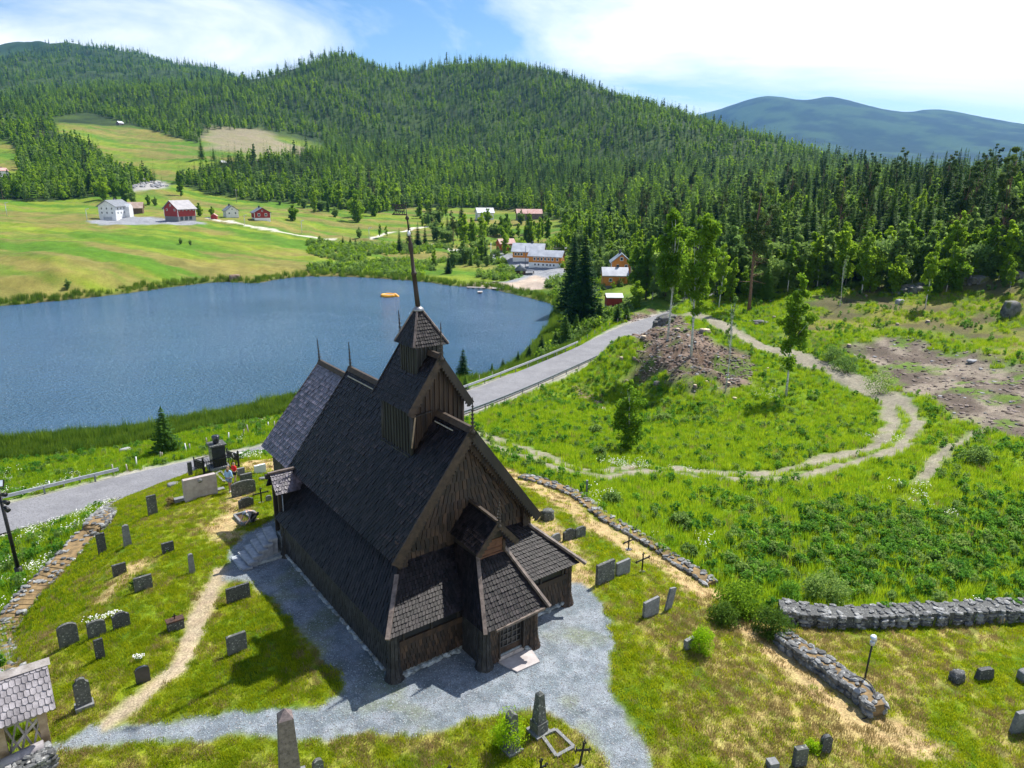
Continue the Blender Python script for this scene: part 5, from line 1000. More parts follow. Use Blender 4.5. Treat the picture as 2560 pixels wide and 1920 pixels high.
G_ = [(383,1286,24,47,'rect','grave_lichen','narrow dark lichened stone leaning slightly, left of the wide pale slab',.13),(320,1365,21,52,'taper','grave_grey','light grey lichened upright stone with a pointed foot, right of a dark one',.14),(257,1383,22,49,'rect','grave','dark upright rectangular stone nearest the stone wall left of the church',.13),
 (421,1381,31,25,'rect','grave','small dark square stone with a pale flower before it',.12),(481,1432,15,47,'taper','grave_grey','very narrow grey stone beside the gravel path left of the church',.14),(300,1436,36,26,'rect','grave','low dark rectangular stone standing alone above the bushy one',.13),(360,1474,47,33,'rect','grave_lichen','low wide stone with a green bush behind it',.14),
 (597,1501,60,36,'rect','grave','wide dark slab on the grass point between path and gravel',.12),(174,1612,52,52,'arch','grave_lichen','large arched lichened stone, leftmost of the row of three',.15),(244,1590,47,38,'arch','grave_lichen','arched stone with white flowers behind, middle of the row of three',.13),(305,1567,44,36,'shoulder','grave','grey stone with white flowers at its left, rightmost of the row of three',.13),
 (252,1646,23,47,'rect','grave','narrow dark slab standing just below the row of three',.1),(359,1705,36,38,'arch','grave_black','polished black arched stone beside the sandy path',.11),(594,1630,50,44,'rect','grave_lichen','dark stone with a lichened top on the grass triangle beside the church',.14),
 (1512,1454,44,48,'rect','grave_lichen','large lichened stone right of the church, beside a smaller grey one',.16),(1556,1436,34,34,'rect','grave_grey','smaller grey stone next to the large lichened one right of the church',.14),(1626,1539,38,40,'rect','grave_grey','smooth grey square slab on the right lawn',.13),
 (1388,1355,25,20,'rough','grave_grey','grey rough stone half hidden by the gallery roof, first of the three behind the church',.12),(1422,1349,28,27,'shoulder','grave','dark shouldered stone, middle of the three behind the church',.13),(1450,1342,25,25,'arch','grave_lichen','lichened arched stone, rightmost of the three behind the church',.13),
 (610,1236,62,34,'arch','grave_lichen','wide low arched stone covered in pale lichen beside the walkers',.16),(616,1201,30,17,'rect','grave_lichen','small mossy block directly behind the wide lichened arch stone',.2),(603,1188,19,18,'rect','grave_grey','small grey stone beside the monument fence, next to the person in red',.16),(651,1182,29,20,'rect','white','small whitish stone near the left corner of the chancel',.16),
 (672,1253,13,14,'arch','grave_grey','tiny arched stone right of the iron cross by the chancel',.1),(616,1268,38,24,'shoulder','grave','dark shouldered stone behind the kneeling person',.14),(477,1190,10,34,'rect','grave','thin upright stone left of the fenced monument',.12),
 (1997,1915,30,46,'rect','grave_lichen','dark block stone with pale lichen at the bottom right of the lawn',.2),(2062,1879,24,40,'arch','grave','narrow arched stone with a rusty top beside a small bush',.16),(2459,1697,46,26,'taper','grave','low trapezoid stone with a tan top on the right lawn',.2),(2552,1830,60,52,'taper','grave_grey','tall grey stone cut by the right edge of the view',.16),
 (1722,1620,22,24,'rect','grave_grey','small stone half covered by the ball-shaped bush',.16),(797,1945,24,46,'arch','grave_lichen','small pale-topped stone beside the big obelisk',.14),(1930,1918,24,16,'rect','grave_grey','small pale slab at the bottom of the right lawn',.3),(2566,1700,40,26,'arch','grave_grey','rounded grey stone at the right edge beside a pale slab',.3)]
for g in G_: stone(*g[:7], t=g[7], yaw=YAW if g[0] < 1900 else R(12), base=.0)
e = stone(503,1242,86,50,'rect','grave_pink','very wide pale pinkish slab near the two walkers', t=.32); bx = MB().box(-1.45, 1.45, .16, .5, -.1, .12).build('plinth', 'grave_grey', e)
mb = MB(); mb.tube([(0, -.175, 1.12)] + [(0, -.18, 1.12)], [.14, .14], 16); mb.build('medallion', 'grave_grey', e)
stone(212,1768,40,62,'shoulder','grave_lichen','upright stone with a lichened top on a stepped plinth beside the gate roof', t=.16, base=.16)
stone(1669,1525,15,52,'rect','grave_grey','narrow grey post-like stone tilting to the right beside the smooth square slab', t=.1, side=R(14))
# pillar, obelisks
def pillar(px, py, wpx, hp, m, label, tip=.5, cap='flat', base_h=.5, yaw=YAW):
    p = at(px, py); s = mpp(p); w = wpx * s * .8; h = hpx(p, hp); e = empty('obelisk_gravestone', p, yaw, label, 'gravestone')
    MB().box(-w * .85, w * .85, -w * .85, w * .85, -.1, .1).build('plinth', 'grave_grey', e); MB().box(-w * .6, w * .6, -w * .6, w * .6, .1, base_h).build('base_block', m, e)
    mb = MB(); mb.box(-w * .48, w * .48, -w * .48, w * .48, base_h, h * .94, top=tip); hw = w * .48 * tip
    z = h * .94
    if cap == 'point': mb.add([(-hw, -hw, z), (hw, -hw, z), (hw, hw, z), (-hw, hw, z), (0, 0, h)], [(0,1,4),(1,2,4),(2,3,4),(3,0,4)])
    elif cap == 'ridge': mb.add([(-hw, -hw, z), (hw, -hw, z), (hw, hw, z), (-hw, hw, z), (0, -hw, h), (0, hw, h)], [(0,1,4),(2,3,5),(1,2,5,4),(3,0,4,5)])
    mb.build('shaft', m, e); return e
pillar(1347,1830,34,100,'grave_lichen','tall dark tapering obelisk with lichen on a pale slab beside the gravel', .62, 'point')
pillar(1278,1874,33,92,'grave_lichen','dark spotted pillar gravestone standing before the bright green bush', .85, 'ridge')
p = at(728,1962); h = 2.9; e = empty('obelisk_gravestone', p, R(24), 'big brown granite obelisk cut off by the bottom of the view', 'gravestone'); mb = MB(); mb.box(-.34, .34, -.34, .34, -.1, h - .3, top=.66); hw = .34 * .66
mb.add([(-hw, -hw, h - .3), (hw, -hw, h - .3), (hw, hw, h - .3), (-hw, hw, h - .3), (0, 0, h)], [(0,1,4),(1,2,4),(2,3,4),(3,0,4)]); mb.build('shaft', 'obelisk', e); MB().box(-.5, .5, -.5, .5, -.2, .12).build('plinth', 'grave_grey', e)
# boulders used as stones
def boulder(px, py, wpx, hp, m, label, name='boulder', cat='boulder', rot=.4, k=.35):
    p = at(px, py); s = mpp(p); w = wpx * s / 2; h = hpx(p, hp); mb = MB(); mb.rock((0, 0, h * k), w * 1.1, w * .75, h * .82, 0, px * .37, sub=3); o = mb.build(name, m, loc=p); o.rotation_euler = (0, 0, rot); o.data.polygons.foreach_set('use_smooth', [True] * len(o.data.polygons)); return tag(o, label, cat)
boulder(1368,1298,38,26,'grave_lichen','rounded lichened boulder gravestone below the right eave of the church gable'); boulder(2391,1702,45,24,'grave','low dark rounded boulder on the right lawn'); boulder(656,1199,18,6,'grave_grey','flat grey rock lying near the chancel corner'); boulder(435,1213,34,6,'grave_grey','flat pale slab lying in the grass left of the wide pink slab')
boulder(2523,792,48,40,'rock','big mossy boulder on the right slope'); boulder(2248,760,24,12,'rubble','flat light grey slab of rock on the mossy slope'); boulder(2430,905,30,6,'rubble','flat grey rock in the grass above the bare ground'); boulder(588,700,30,14,'rock_orange','brown rock heap on the far shore of the lake')
def outcrop(px, py, wpx, hp, label, n=26):
    c = at(px, py); s_ = mpp(c); e = empty('rock_outcrop', c, 0, label, 'rock'); mb = MB(); rr2 = random.Random(px); W2 = wpx * s_ / 2; H2 = hpx(c, hp)
    for _ in range(n):
        x = rr2.gauss(0, .42) * W2; y = rr2.uniform(-.2, 1) * W2 * .5; k = rr2.uniform(.3, 1) * H2 * (1 - abs(x) / (W2 * 1.6)); q = Vector((c.x + x, c.y + y, 0)); q.z = hz(q.x, q.y) + k * .15; mb.rock(q - c, max(.2, k * rr2.uniform(.6, 1.3)), max(.2, k * rr2.uniform(.5, .9)), max(.15, k * .75), rr2.uniform(-.3, .6), rr2.random())
    mb.build('broken_rock', 'rock', e); return e
outcrop(1662, 812, 62, 34, 'grey broken rock knoll rising beside the road before the brown mound'); outcrop(2290, 728, 130, 24, 'grey rock outcrop under the birch on the right slope'); outcrop(2440, 705, 90, 26, 'grey rock ledge below the right-hand pines'); outcrop(2545, 700, 60, 34, 'steep grey rock at the right edge below the pines'); outcrop(1900, 812, 90, 18, 'rubbly rock bank beside the upper end of the dirt track')
boulder(314,1130,30,10,'rubble','heap of pale stones in the grass beyond the road')
# iron crosses
def cross(px, py, wpx, hp, label, lean=0, side=0, yaw=YAW, m='iron'):
    p = at(px, py); s = mpp(p); w = wpx * s * 1.25; h = hpx(p, hp); e = empty('iron_cross', p, yaw, label, 'cross'); T = Matrix.Rotation(lean, 4, 'X') @ Matrix.Rotation(side, 4, 'Y'); mb = MB()
    mb.box(-.035, .035, -.02, .02, -.2, h, T=T); mb.box(-w / 2, w / 2, -.018, .018, h * .66, h * .66 + .07, T=T)
    for x, z in ((-w / 2, h * .66 + .035), (w / 2, h * .66 + .035), (0, h)):
        for a, b in ((.06, 0), (-.06, 0), (0, .06), (0, -.06)): c = T @ Vector((x + a, 0, z + b)); mb.rock(c, .05, .03, .05, yaw, 1)
    mb.build('cross', m, e); MB().box(-.14, .14, -.12, .12, -.1, .05).build('foot', 'grave_grey', e)
cross(654,1258,29,36,'black iron cross standing beside the chancel corner'); cross(1605,1430,36,45,'black iron cross right of the two stones beside the church'); cross(1571,1374,28,30,'small black iron cross by the curved wall, farther back than the other'); cross(1448,1920,38,50,'leaning black iron cross at the bottom beside the gravel', side=R(24), lean=R(-12)); cross(1351,1962,26,60,'black iron scrollwork cross at the bottom edge of the lawn')
cross(1123,1965,24,46,'top of a dark iron cross just showing at the bottom edge')
# small box stone with a cross
p = at(440,1572); e = empty('cross_pedestal', p, YAW, 'small dark pedestal with a rusty rim and a little cross, left of the sandy path', 'gravestone'); MB().box(-.32, .32, -.15, .15, -.1, .42).build('block', 'grave', e); MB().box(-.35, .35, -.18, .18, .42, .48).build('cap', 'rusty', e); mb = MB(); mb.box(-.02, .02, -.02, .02, .48, .72); mb.box(-.08, .08, -.02, .02, .6, .64); mb.build('cross', 'iron', e)
# grave kerbs
def kerb(pxs, label, fill, h=.14, extra=None):
    P = [at(*q) for q in pxs]; c = sum(P, Vector()) / 4; e = empty('grave_kerb', c, 0, label, 'grave border')
    for a, b in zip(P, P[1:] + P[:1]): MB().bar(a - c + Vector((0, 0, .02)), b - c + Vector((0, 0, .02)), .12, h * 2).build('kerb_stone', 'grave_grey', e)
    if fill: mb = MB(); mb.add([q - c + Vector((0, 0, .05)) for q in P], [(0, 1, 2, 3)]); mb.build('grave_bed', fill, e)
kerb([(1354,1841),(1389,1827),(1434,1870),(1391,1894)], 'low mossy kerb outlining a grass grave beside the tall dark obelisk', None, .07)
kerb([(586,1292),(610,1285),(634,1303),(607,1315)], 'grey kerb around a grave with reddish soil before the kneeling person', 'rusty')
kerb([(540,1186),(552,1180),(570,1200),(560,1206)], 'pale kerbstone outline beside the two walkers', None, .08)
# fenced monument
p = at(547,1170); s = mpp(p); MON = empty('monument', p, YAW, 'tall black square monument with a small urn block on top, inside an iron fence', 'monument'); hw = 17 * s; hh_ = hpx(p, 66) * .93
MB().box(-hw * 1.3, hw * 1.3, -hw * 1.3, hw * 1.3, -.1, .25).build('plinth', 'grave_grey', MON); MB().box(-hw * .95, hw * .95, -hw * .95, hw * .95, .25, hh_ * .95).build('shaft', 'grave_black', MON); MB().box(-hw * 1.15, hw * 1.15, -hw * 1.15, hw * 1.15, hh_ * .95, hh_).build('cornice', 'grave', MON)
mb = MB(); mb.tube([(0, 0, hh_), (0, 0, hh_ + .12), (0, 0, hh_ + .5), (0, 0, hh_ + .55)], [.16, .2, .26, .2], 8); mb.build('urn', 'grave_black', MON)
C4 = [at(487,1170), at(511,1187), at(598,1168), at(569,1148)]; c = sum(C4, Vector()) / 4; FE = empty('iron_fence', c, 0, 'black wrought-iron fence standing around the tall black monument', 'fence')
for i in range(4):
    a, b = C4[i] - c, C4[(i + 1) % 4] - c; mb = MB(); mb.bar(a + Vector((0, 0, .15)), b + Vector((0, 0, .15)), .04); mb.bar(a + Vector((0, 0, .85)), b + Vector((0, 0, .85)), .05); n = int((b - a).length / .13)
    for k in range(n): q = a.lerp(b, (k + .5) / n); mb.bar(q + Vector((0, 0, .05)), q + Vector((0, 0, .95)), .02)
    for k in range(0, n - 1, 2): q, q2 = a.lerp(b, (k + .5) / n), a.lerp(b, (k + 1.5) / n); mb.bar(q + Vector((0, 0, .3)), q2 + Vector((0, 0, .7)), .03)
    mb.build('fence_panel', 'iron', FE); mb = MB(); mb.bar(a + Vector((0, 0, -.1)), a + Vector((0, 0, 1.1)), .09); mb.rock(a + Vector((0, 0, 1.14)), .08, .08, .08, 0, 2); mb.build('fence_post', 'iron', FE)
mb = MB(); mb.add([q - c + Vector((0, 0, .05)) for q in C4], [(0,1,2,3)]); mb.build('gravel_bed', 'rubble', FE)
# flowers by graves
def flowers(pts_, label, n=60, r=.35, group='white flowers by the graves'):
    for (px, py) in pts_:
        p = at(px, py); mb = MB(); rr2 = random.Random(px)
        for _ in range(n):
            a = rr2.random() * 6.28; d = r * rr2.random() ** .5; z = .18 + rr2.random() * .12; x, y = math.cos(a) * d, math.sin(a) * d * .6; k = .03
            mb.add([(x - k, y, z), (x, y - k, z), (x + k, y, z + .01), (x, y + k, z)], [(0, 1, 2, 3)])
        e = empty('daisy_clump', p, .3, label, 'flowers'); mb.build('petals', 'petal', e)
        mb = MB(); [mb.bar((math.cos(a) * r * .5, math.sin(a) * r * .3, 0), (math.cos(a) * r * .6, math.sin(a) * r * .4, .2), .012) for a in np.linspace(0, 6, 14)]; mb.build('stems', 'weed', e)
flowers([(236,1558)], 'white daisies growing behind the middle arched stone of the row of three', 60, .5); flowers([(286,1543)], 'white daisies at the left top of the rightmost stone of the row of three', 70, .35); flowers([(348,1652)], 'small patch of white daisies above the polished black stone', 40, .22)
flowers([(418,1383)], 'pale flower before the small dark square stone', 10, .08)

# ---------------------------------------------------------------- dry-stone walls
def stone_wall(name, line, width, hgt, label, m='stone', top=None, size=.34, name2=None, inner=True, dens=1.0):
    P = smooth_line([np.array([*(at(*q))]) for q in line], 5); c = Vector(P[len(P) // 2]); e = empty(name, c, 0, label, 'wall'); mb = MB(); tp = MB(); rr2 = random.Random(len(line)); L = 0
    for i in range(len(P) - 1):
        a, b = Vector(P[i]), Vector(P[i + 1]); d = b - a; ln = Vector((d.x, d.y, 0)).length; dn = Vector((d.x, d.y, 0)).normalized(); nn = Vector((-dn.y, dn.x, 0)); ang_ = math.atan2(dn.y, dn.x)
        rows = max(1, int(hgt / (size * .5))); n = max(1, int(ln / size * 1.15 * dens))
        for k in range(n):
            t = (k + rr2.random()) / n; q = a.lerp(b, t)
            for r_ in range(rows):
                z = (r_ + .5) * hgt / rows
                for sd in (-1, 1):
                    w_ = width / 2 - .12; pos = q + nn * sd * (w_ + rr2.uniform(-.05, .05)) - c; pos.z = q.z - c.z + z
                    mb.rock(pos, size * rr2.uniform(.35, .95), size * rr2.uniform(.3, .5), hgt / rows * rr2.uniform(.5, .9), ang_ + rr2.uniform(-.3, .3), rr2.random())
            for _ in range(max(1, int(width / size * (1.5 if top is None else .9)))):
                pos = q + nn * rr2.uniform(-width / 2 + .1, width / 2 - .1) - c; pos.z = q.z - c.z + hgt - .03; mb.rock(pos, size * rr2.uniform(.25, .75), size * rr2.uniform(.2, .5), rr2.uniform(.05, .1), rr2.random() * 3, rr2.random())
        for z0, z1_, wd, tgt in ((-.3, hgt - .06, width - .3, tp),):
            h0, h1 = nn * wd / 2, d; vs = []
            for q in (a - c - dn * .1, b - c + dn * .1): vs += [q - h0 + Vector((0, 0, z0)), q + h0 + Vector((0, 0, z0)), q + h0 + Vector((0, 0, z1_)), q - h0 + Vector((0, 0, z1_))]
            tgt.add(vs, [(0,1,2,3),(7,6,5,4),(3,2,6,7),(0,3,7,4),(1,5,6,2)])
    mb.build('stones', m, e); tp.build('fill', top or 'grave', e); return e
stone_wall('stone_wall', [(300,1252),(258,1300),(215,1350),(165,1408),(110,1462),(58,1522),(22,1575),(8,1630),(14,1700),(6,1760)], 1.45, .4, 'wide curving dry-stone wall with an orange mossy top along the left edge of the churchyard', 'stone', 'moss', .36)
stone_wall('stone_wall', [(1305,1196),(1350,1207),(1410,1228),(1455,1252),(1500,1290),(1560,1326),(1620,1360),(1680,1400),(1730,1432),(1775,1462)], .9, .28, 'low ruined stone wall curving behind the church to the leafy bushes', 'stone', 'moss', .36)
stone_wall('stone_wall', [(1952,1605),(2013,1650),(2060,1680),(2100,1712),(2145,1742),(2190,1785)], .95, .55, 'tumbled slate wall ending on the lawn beside the floodlight post', 'stone', 'moss', .4)
stone_wall('stone_wall', [(1950,1542),(2030,1556),(2130,1560),(2300,1552),(2450,1545),(2620,1538)], 1.15, .72, 'long straight dry-stone wall with a rough slate top across the right side', 'stone', None, .36)
stone_wall('stone_wall', [(130,1905),(80,1935),(20,1965)], .8, .6, 'end of a stone wall beside the roofed gate', 'stone', None, .3)
for (pxl, m, lab, n, sz) in (([(1430,968),(1450,975),(1470,988),(1495,1005),(1505,1022),(1480,1015),(1460,1000)], 'rock_orange', 'tumbled rusty and grey rubble below the road guardrail', 220, .5), ([(300,448),(340,446),(380,456),(410,464),(340,468),(320,460)], 'rubble', 'bank of grey blasted rock on the far hillside below a shed', 160, 2.6)):
    c = at(*pxl[0]); mb = MB(); rr2 = random.Random(n)
    for _ in range(n):
        a, b = rr2.sample(pxl, 2); t = rr2.random(); q = at(round(a[0] + (b[0] - a[0]) * t), round(a[1] + (b[1] - a[1]) * t)); q = Vector((q.x + rr2.uniform(-1, 1) * sz, q.y + rr2.uniform(-1, 1) * sz, q.z)); q.z = hz(q.x, q.y) + sz * .1; mb.rock(q - c, sz * rr2.uniform(.3, .7), sz * rr2.uniform(.3, .6), sz * .4, rr2.random() * 3, rr2.random())
    o = mb.build('rock_rubble', m, loc=c); tag(o, lab, 'rubble', kind='stuff')

# ---------------------------------------------------------------- road furniture
def rail(name, label, off, s0, s1, m, mpost, hgt=.62, bh=.3, gap=4.0):
    e = empty(name, along(s0), 0, label, 'guardrail'); o0 = Vector(along(s0)); mb = MB(); prev = None; s = s0; k = 0
    def pt(s_, z): a, b = along(s_ - .5), along(s_ + .5); d = (b - a)[:2]; d /= np.hypot(*d); q = along(s_); return Vector((q[0] - d[1] * off, q[1] + d[0] * off, q[2] + z))
    while s < s1:
        a, b = pt(s, hgt) - o0, pt(min(s + 2, s1), hgt) - o0
        for dz, w_ in ((bh * .32, .09), (-bh * .32, .09)): mb.bar(a + Vector((0, 0, dz)), b + Vector((0, 0, dz)), w_, bh * .34)
        mb.bar(a, b, .03, bh * .7); s += 2
    mb.build('rail', m, e); s = s0 + 1
    while s < s1: a = pt(s, -.4) - o0; MB().bar(a, a + Vector((0, 0, hgt + .4)), .1, .12).build('post', mpost, e); s += gap
def s_at(px, py, z=ROAD_Z):
    q = plane(px, py, z)[:2]; best = min((np.hypot(*(along(s)[:2] - q)), s) for s in np.arange(0, cum[-1], .5)); return best[1]
rail('guardrail', 'bright galvanised guardrail along the lake side of the road left of the church', ROAD_HW + .55, 0, s_at(307,1200), 'galv', 'galv_dark')
rail('guardrail', 'bright galvanised guardrail along the lake side of the road right of the church', ROAD_HW + .55, s_at(1120,1000), s_at(1460,865), 'galv', 'galv_dark')
rail('guardrail', 'dull dark guardrail along the field side of the road right of the church', -ROAD_HW - .55, s_at(1150,1050), s_at(1500,895), 'galv_dark', 'galv_dark', .6, .22)
# sign post
p = at(1414,866); e = empty('road_sign', p, R(-20), 'post with three small pale sign backs, round, diamond and square, by the guardrail', 'sign'); k = hpx(p, 36)
MB().tube([(0, 0, -.3), (0, 0, k)], .04, 8).build('post', 'galv', e); r_ = k * .14
mb = MB(); mb.tube([(0, .05, k * .88), (0, .07, k * .88)], [r_, r_], 20); mb.build('round_plate', 'galv', e); mb = MB(); mb.prism([(0, k * .6 - r_), (r_, k * .6), (0, k * .6 + r_), (-r_, k * .6)], .05, .07); mb.build('diamond_plate', 'galv', e); MB().box(-r_, r_, .05, .07, k * .3, k * .3 + r_ * 1.2).build('square_plate', 'white', e)
# fence posts by the shore, each its own
fp = [(170,650,40),(345,610,50),(440,600,36),(555,570,52),(665,540,26),(785,515,70),(880,490,46),(945,465,72),(1105,410,52),(1120,400,38),(1290,370,70),(1310,345,42),(1430,310,50),(1580,290,66),(1680,245,44),(1720,240,70),(1855,190,38),(1895,200,54),(50,640,24),(1500,300,40)]
for i, (x, y, h) in enumerate(fp):
    px, py = x * .3617, 1000 + y * .3617; p = at(px, py); hh_ = hpx(p, h * .3617); light = i % 3 == 1; o = MB().tube([(0, 0, -.2), (.05 * (i % 3), 0, hh_)], [.07, .06], 7).build('fence_post', 'white' if light else 'wood_grey', loc=p)
    o.rotation_euler = (0, R((i % 5 - 2) * 3), 0); tag(o, ('short white fence post' if light else 'weathered grey wooden fence post') + ' between the road and the lake left of the church', 'fence post', 'white fence posts by the lake' if light else 'grey fence posts by the lake')
for i in range(26):                                              # posts along the bank right of the church
    s = s_at(1170,965) + i * 3.3
    if s > s_at(1589,805) + 4: break
    a, b = along(s - .5), along(s + .5); d = (b - a)[:2]; d /= np.hypot(*d); q = along(s); x, y = q[0] - d[1] * 5.0, q[1] + d[0] * 5.0
    o = MB().tube([(0, 0, -.3), (0, 0, 1.1)], [.06, .05], 6).build('fence_post', 'wood_grey', loc=(x, y, hz(x, y))); tag(o, 'thin grey fence post on the lake bank behind the guardrail right of the church', 'fence post', 'grey fence posts on the bank right of the church')
p = at(1466,1241); o = MB().box(-.06, .06, -.06, .06, -.2, hpx(p, 40)).build('wall_post', 'galv_dark', loc=p); tag(o, 'dark metal post with a pale cap in the low curved wall', 'post')

# floodlight mast on the left
p = at(52,1447); H = hpx(p, 232); e = empty('floodlight_mast', p, 0, 'tall black mast leaning left carrying two square white floodlights and three spot lamps', 'lamp post'); tp_ = Vector((-.25, 0, H - .5))
MB().tube([(0, 0, -.3), tp_], [.11, .085], 12).build('mast', 'iron', e); MB().tube([(0, 0, 0), (-.03, 0, .75)], [.2, .2], 12).build('base_sleeve', 'iron', e)
for k in range(2):
    q = tp_ + Vector((-.28 + .42 * k, 0, .3 + .1 * k)); T = Matrix.Translation(q) @ Matrix.Rotation(R(18), 4, 'Z') @ Matrix.Rotation(R(-32), 4, 'X'); h = MB().box(-.19, .19, -.08, .08, -.2, .2, T=T).build('floodlight', 'iron', e); MB().box(-.165, .165, -.095, -.082, -.17, .17, T=T).build('glass', 'lampglass', h)
MB().bar(tp_, tp_ + Vector((0, 0, .25)), .06).build('bracket', 'iron', e); MB().bar(tp_ + Vector((-.4, 0, .08)), tp_ + Vector((.3, 0, .12)), .05).build('crossarm', 'iron', e)
for k, (dz, dx) in enumerate(((-.25, .5), (-.65, .55), (-1.0, .5))):
    q = tp_ + Vector((0, 0, dz)); mb = MB(); mb.bar(q, q + Vector((dx * .6, -.1, .05)), .05); mb.tube([q + Vector((dx * .45, -.1, .04)), q + Vector((dx, -.2, .1 - .12 * k))], [.1, .13], 10); mb.build('spot_lamp', 'iron', e)
# small floodlight on the right
p = at(2156,1722); H = hpx(p, 112); e = empty('floodlight_post', p, 0, 'thin dark post with a grey cylindrical floodlight head beside the slate wall end', 'lamp post'); MB().tube([(0, 0, -.3), (.07, 0, H)], .035, 8).build('post', 'iron', e)
mb = MB(); mb.tube([(.07, 0, H - .08), (.07, 0, H + .08), (.07, 0, H + .1)], [.09, .1, .07], 12); mb.build('gear_box', 'galv', e); mb = MB(); mb.tube([(.17, .05, H + .06), (.05, -.03, H + .30)], [.09, .12], 14); hd = mb.build('lamp_head', 'galv', e); mb = MB(); mb.tube([(.052, -.029, H + .295), (.045, -.033, H + .31)], [.105, .105], 14); mb.build('lamp_glass', 'lampglass', hd)
pa = [Vector(at(*q)) + Vector((0, 0, z)) for q, z in (((2118,1726), .62), ((2140,1728), .68), ((2165,1740), .66), ((2180,1760), .6), ((2183,1778), .5), ((2170,1795), .1), ((2155,1800), .05))]; pa = [Vector(q) for q in smooth_line([np.array(q) for q in pa], 4)]; o = MB().tube([q - pa[0] for q in pa], .025, 6).build('power_cable', 'iron', loc=pa[0]); tag(o, 'black cable looping over the end of the slate wall below the floodlight', 'cable')
# dead wood, stumps
for i, (x, y, w_) in enumerate([(1642,960,16),(1768,960,9),(1821,962,10),(1737,968,9),(1836,1000,12),(1693,826,12),(1762,828,26),(1553,898,9),(1585,898,8),(2133,727,7),(2165,742,6),(2183,816,10),(2243,813,8),(2319,806,10),(1919,925,6),(1767,958,9),(1609,845,14),(2122,866,10),(1935,795,8),(1927,756,6)]):
    p = at(x, y); r_ = w_ * mpp(p) / 2; e = empty('tree_stump', p, random.random() * 6, 'pale-topped sawn tree stump on the cleared ground', 'tree stump', 'sawn stumps on the cleared ground'); MB().tube([(0, 0, -.1), (0, 0, .05), (0, 0, .32)], [r_ * 1.3, r_ * 1.05, r_], 10).build('bark', 'deadwood', e); MB().tube([(0, 0, .32), (0, 0, .335)], [r_ * .94, r_ * .94], 10).build('cut_face', 'stumptop', e)
rr2 = random.Random(4); mb = MB(); c = at(1700, 900)
for _ in range(420):
    x, y = rr2.uniform(1590, 1890), rr2.uniform(830, 975); q = at(round(x), round(y))
    if not inside(np.array([q.x]), np.array([q.y]), SLASH)[0]: continue
    a = rr2.random() * 3.14; L = rr2.uniform(.3, 1.3); d = Vector((math.cos(a), math.sin(a), rr2.uniform(-.1, .35))) * L; q = q - c + Vector((0, 0, .08)); mb.tube([q - d * .5, q + Vector((0, 0, rr2.uniform(0, .15))), q + d * .5], [.03, .028, .01], 4, cap=False)
for _ in range(160):
    x, y = rr2.uniform(2130, 2555), rr2.uniform(860, 1080); q = at(round(x), round(y))
    if not inside(np.array([q.x]), np.array([q.y]), BARE)[0]: continue
    a = rr2.random() * 3.14; L = rr2.uniform(.3, 1.2); d = Vector((math.cos(a), math.sin(a), rr2.uniform(-.05, .1))) * L; q = q - c + Vector((0, 0, .06)); mb.tube([q - d * .5, q + d * .5], [.03, .012], 4, cap=False)
o = mb.build('dead_branches', 'deadwood', loc=c); tag(o, 'scattered dead branches and roots left on the cleared brown ground', 'branches', kind='stuff')

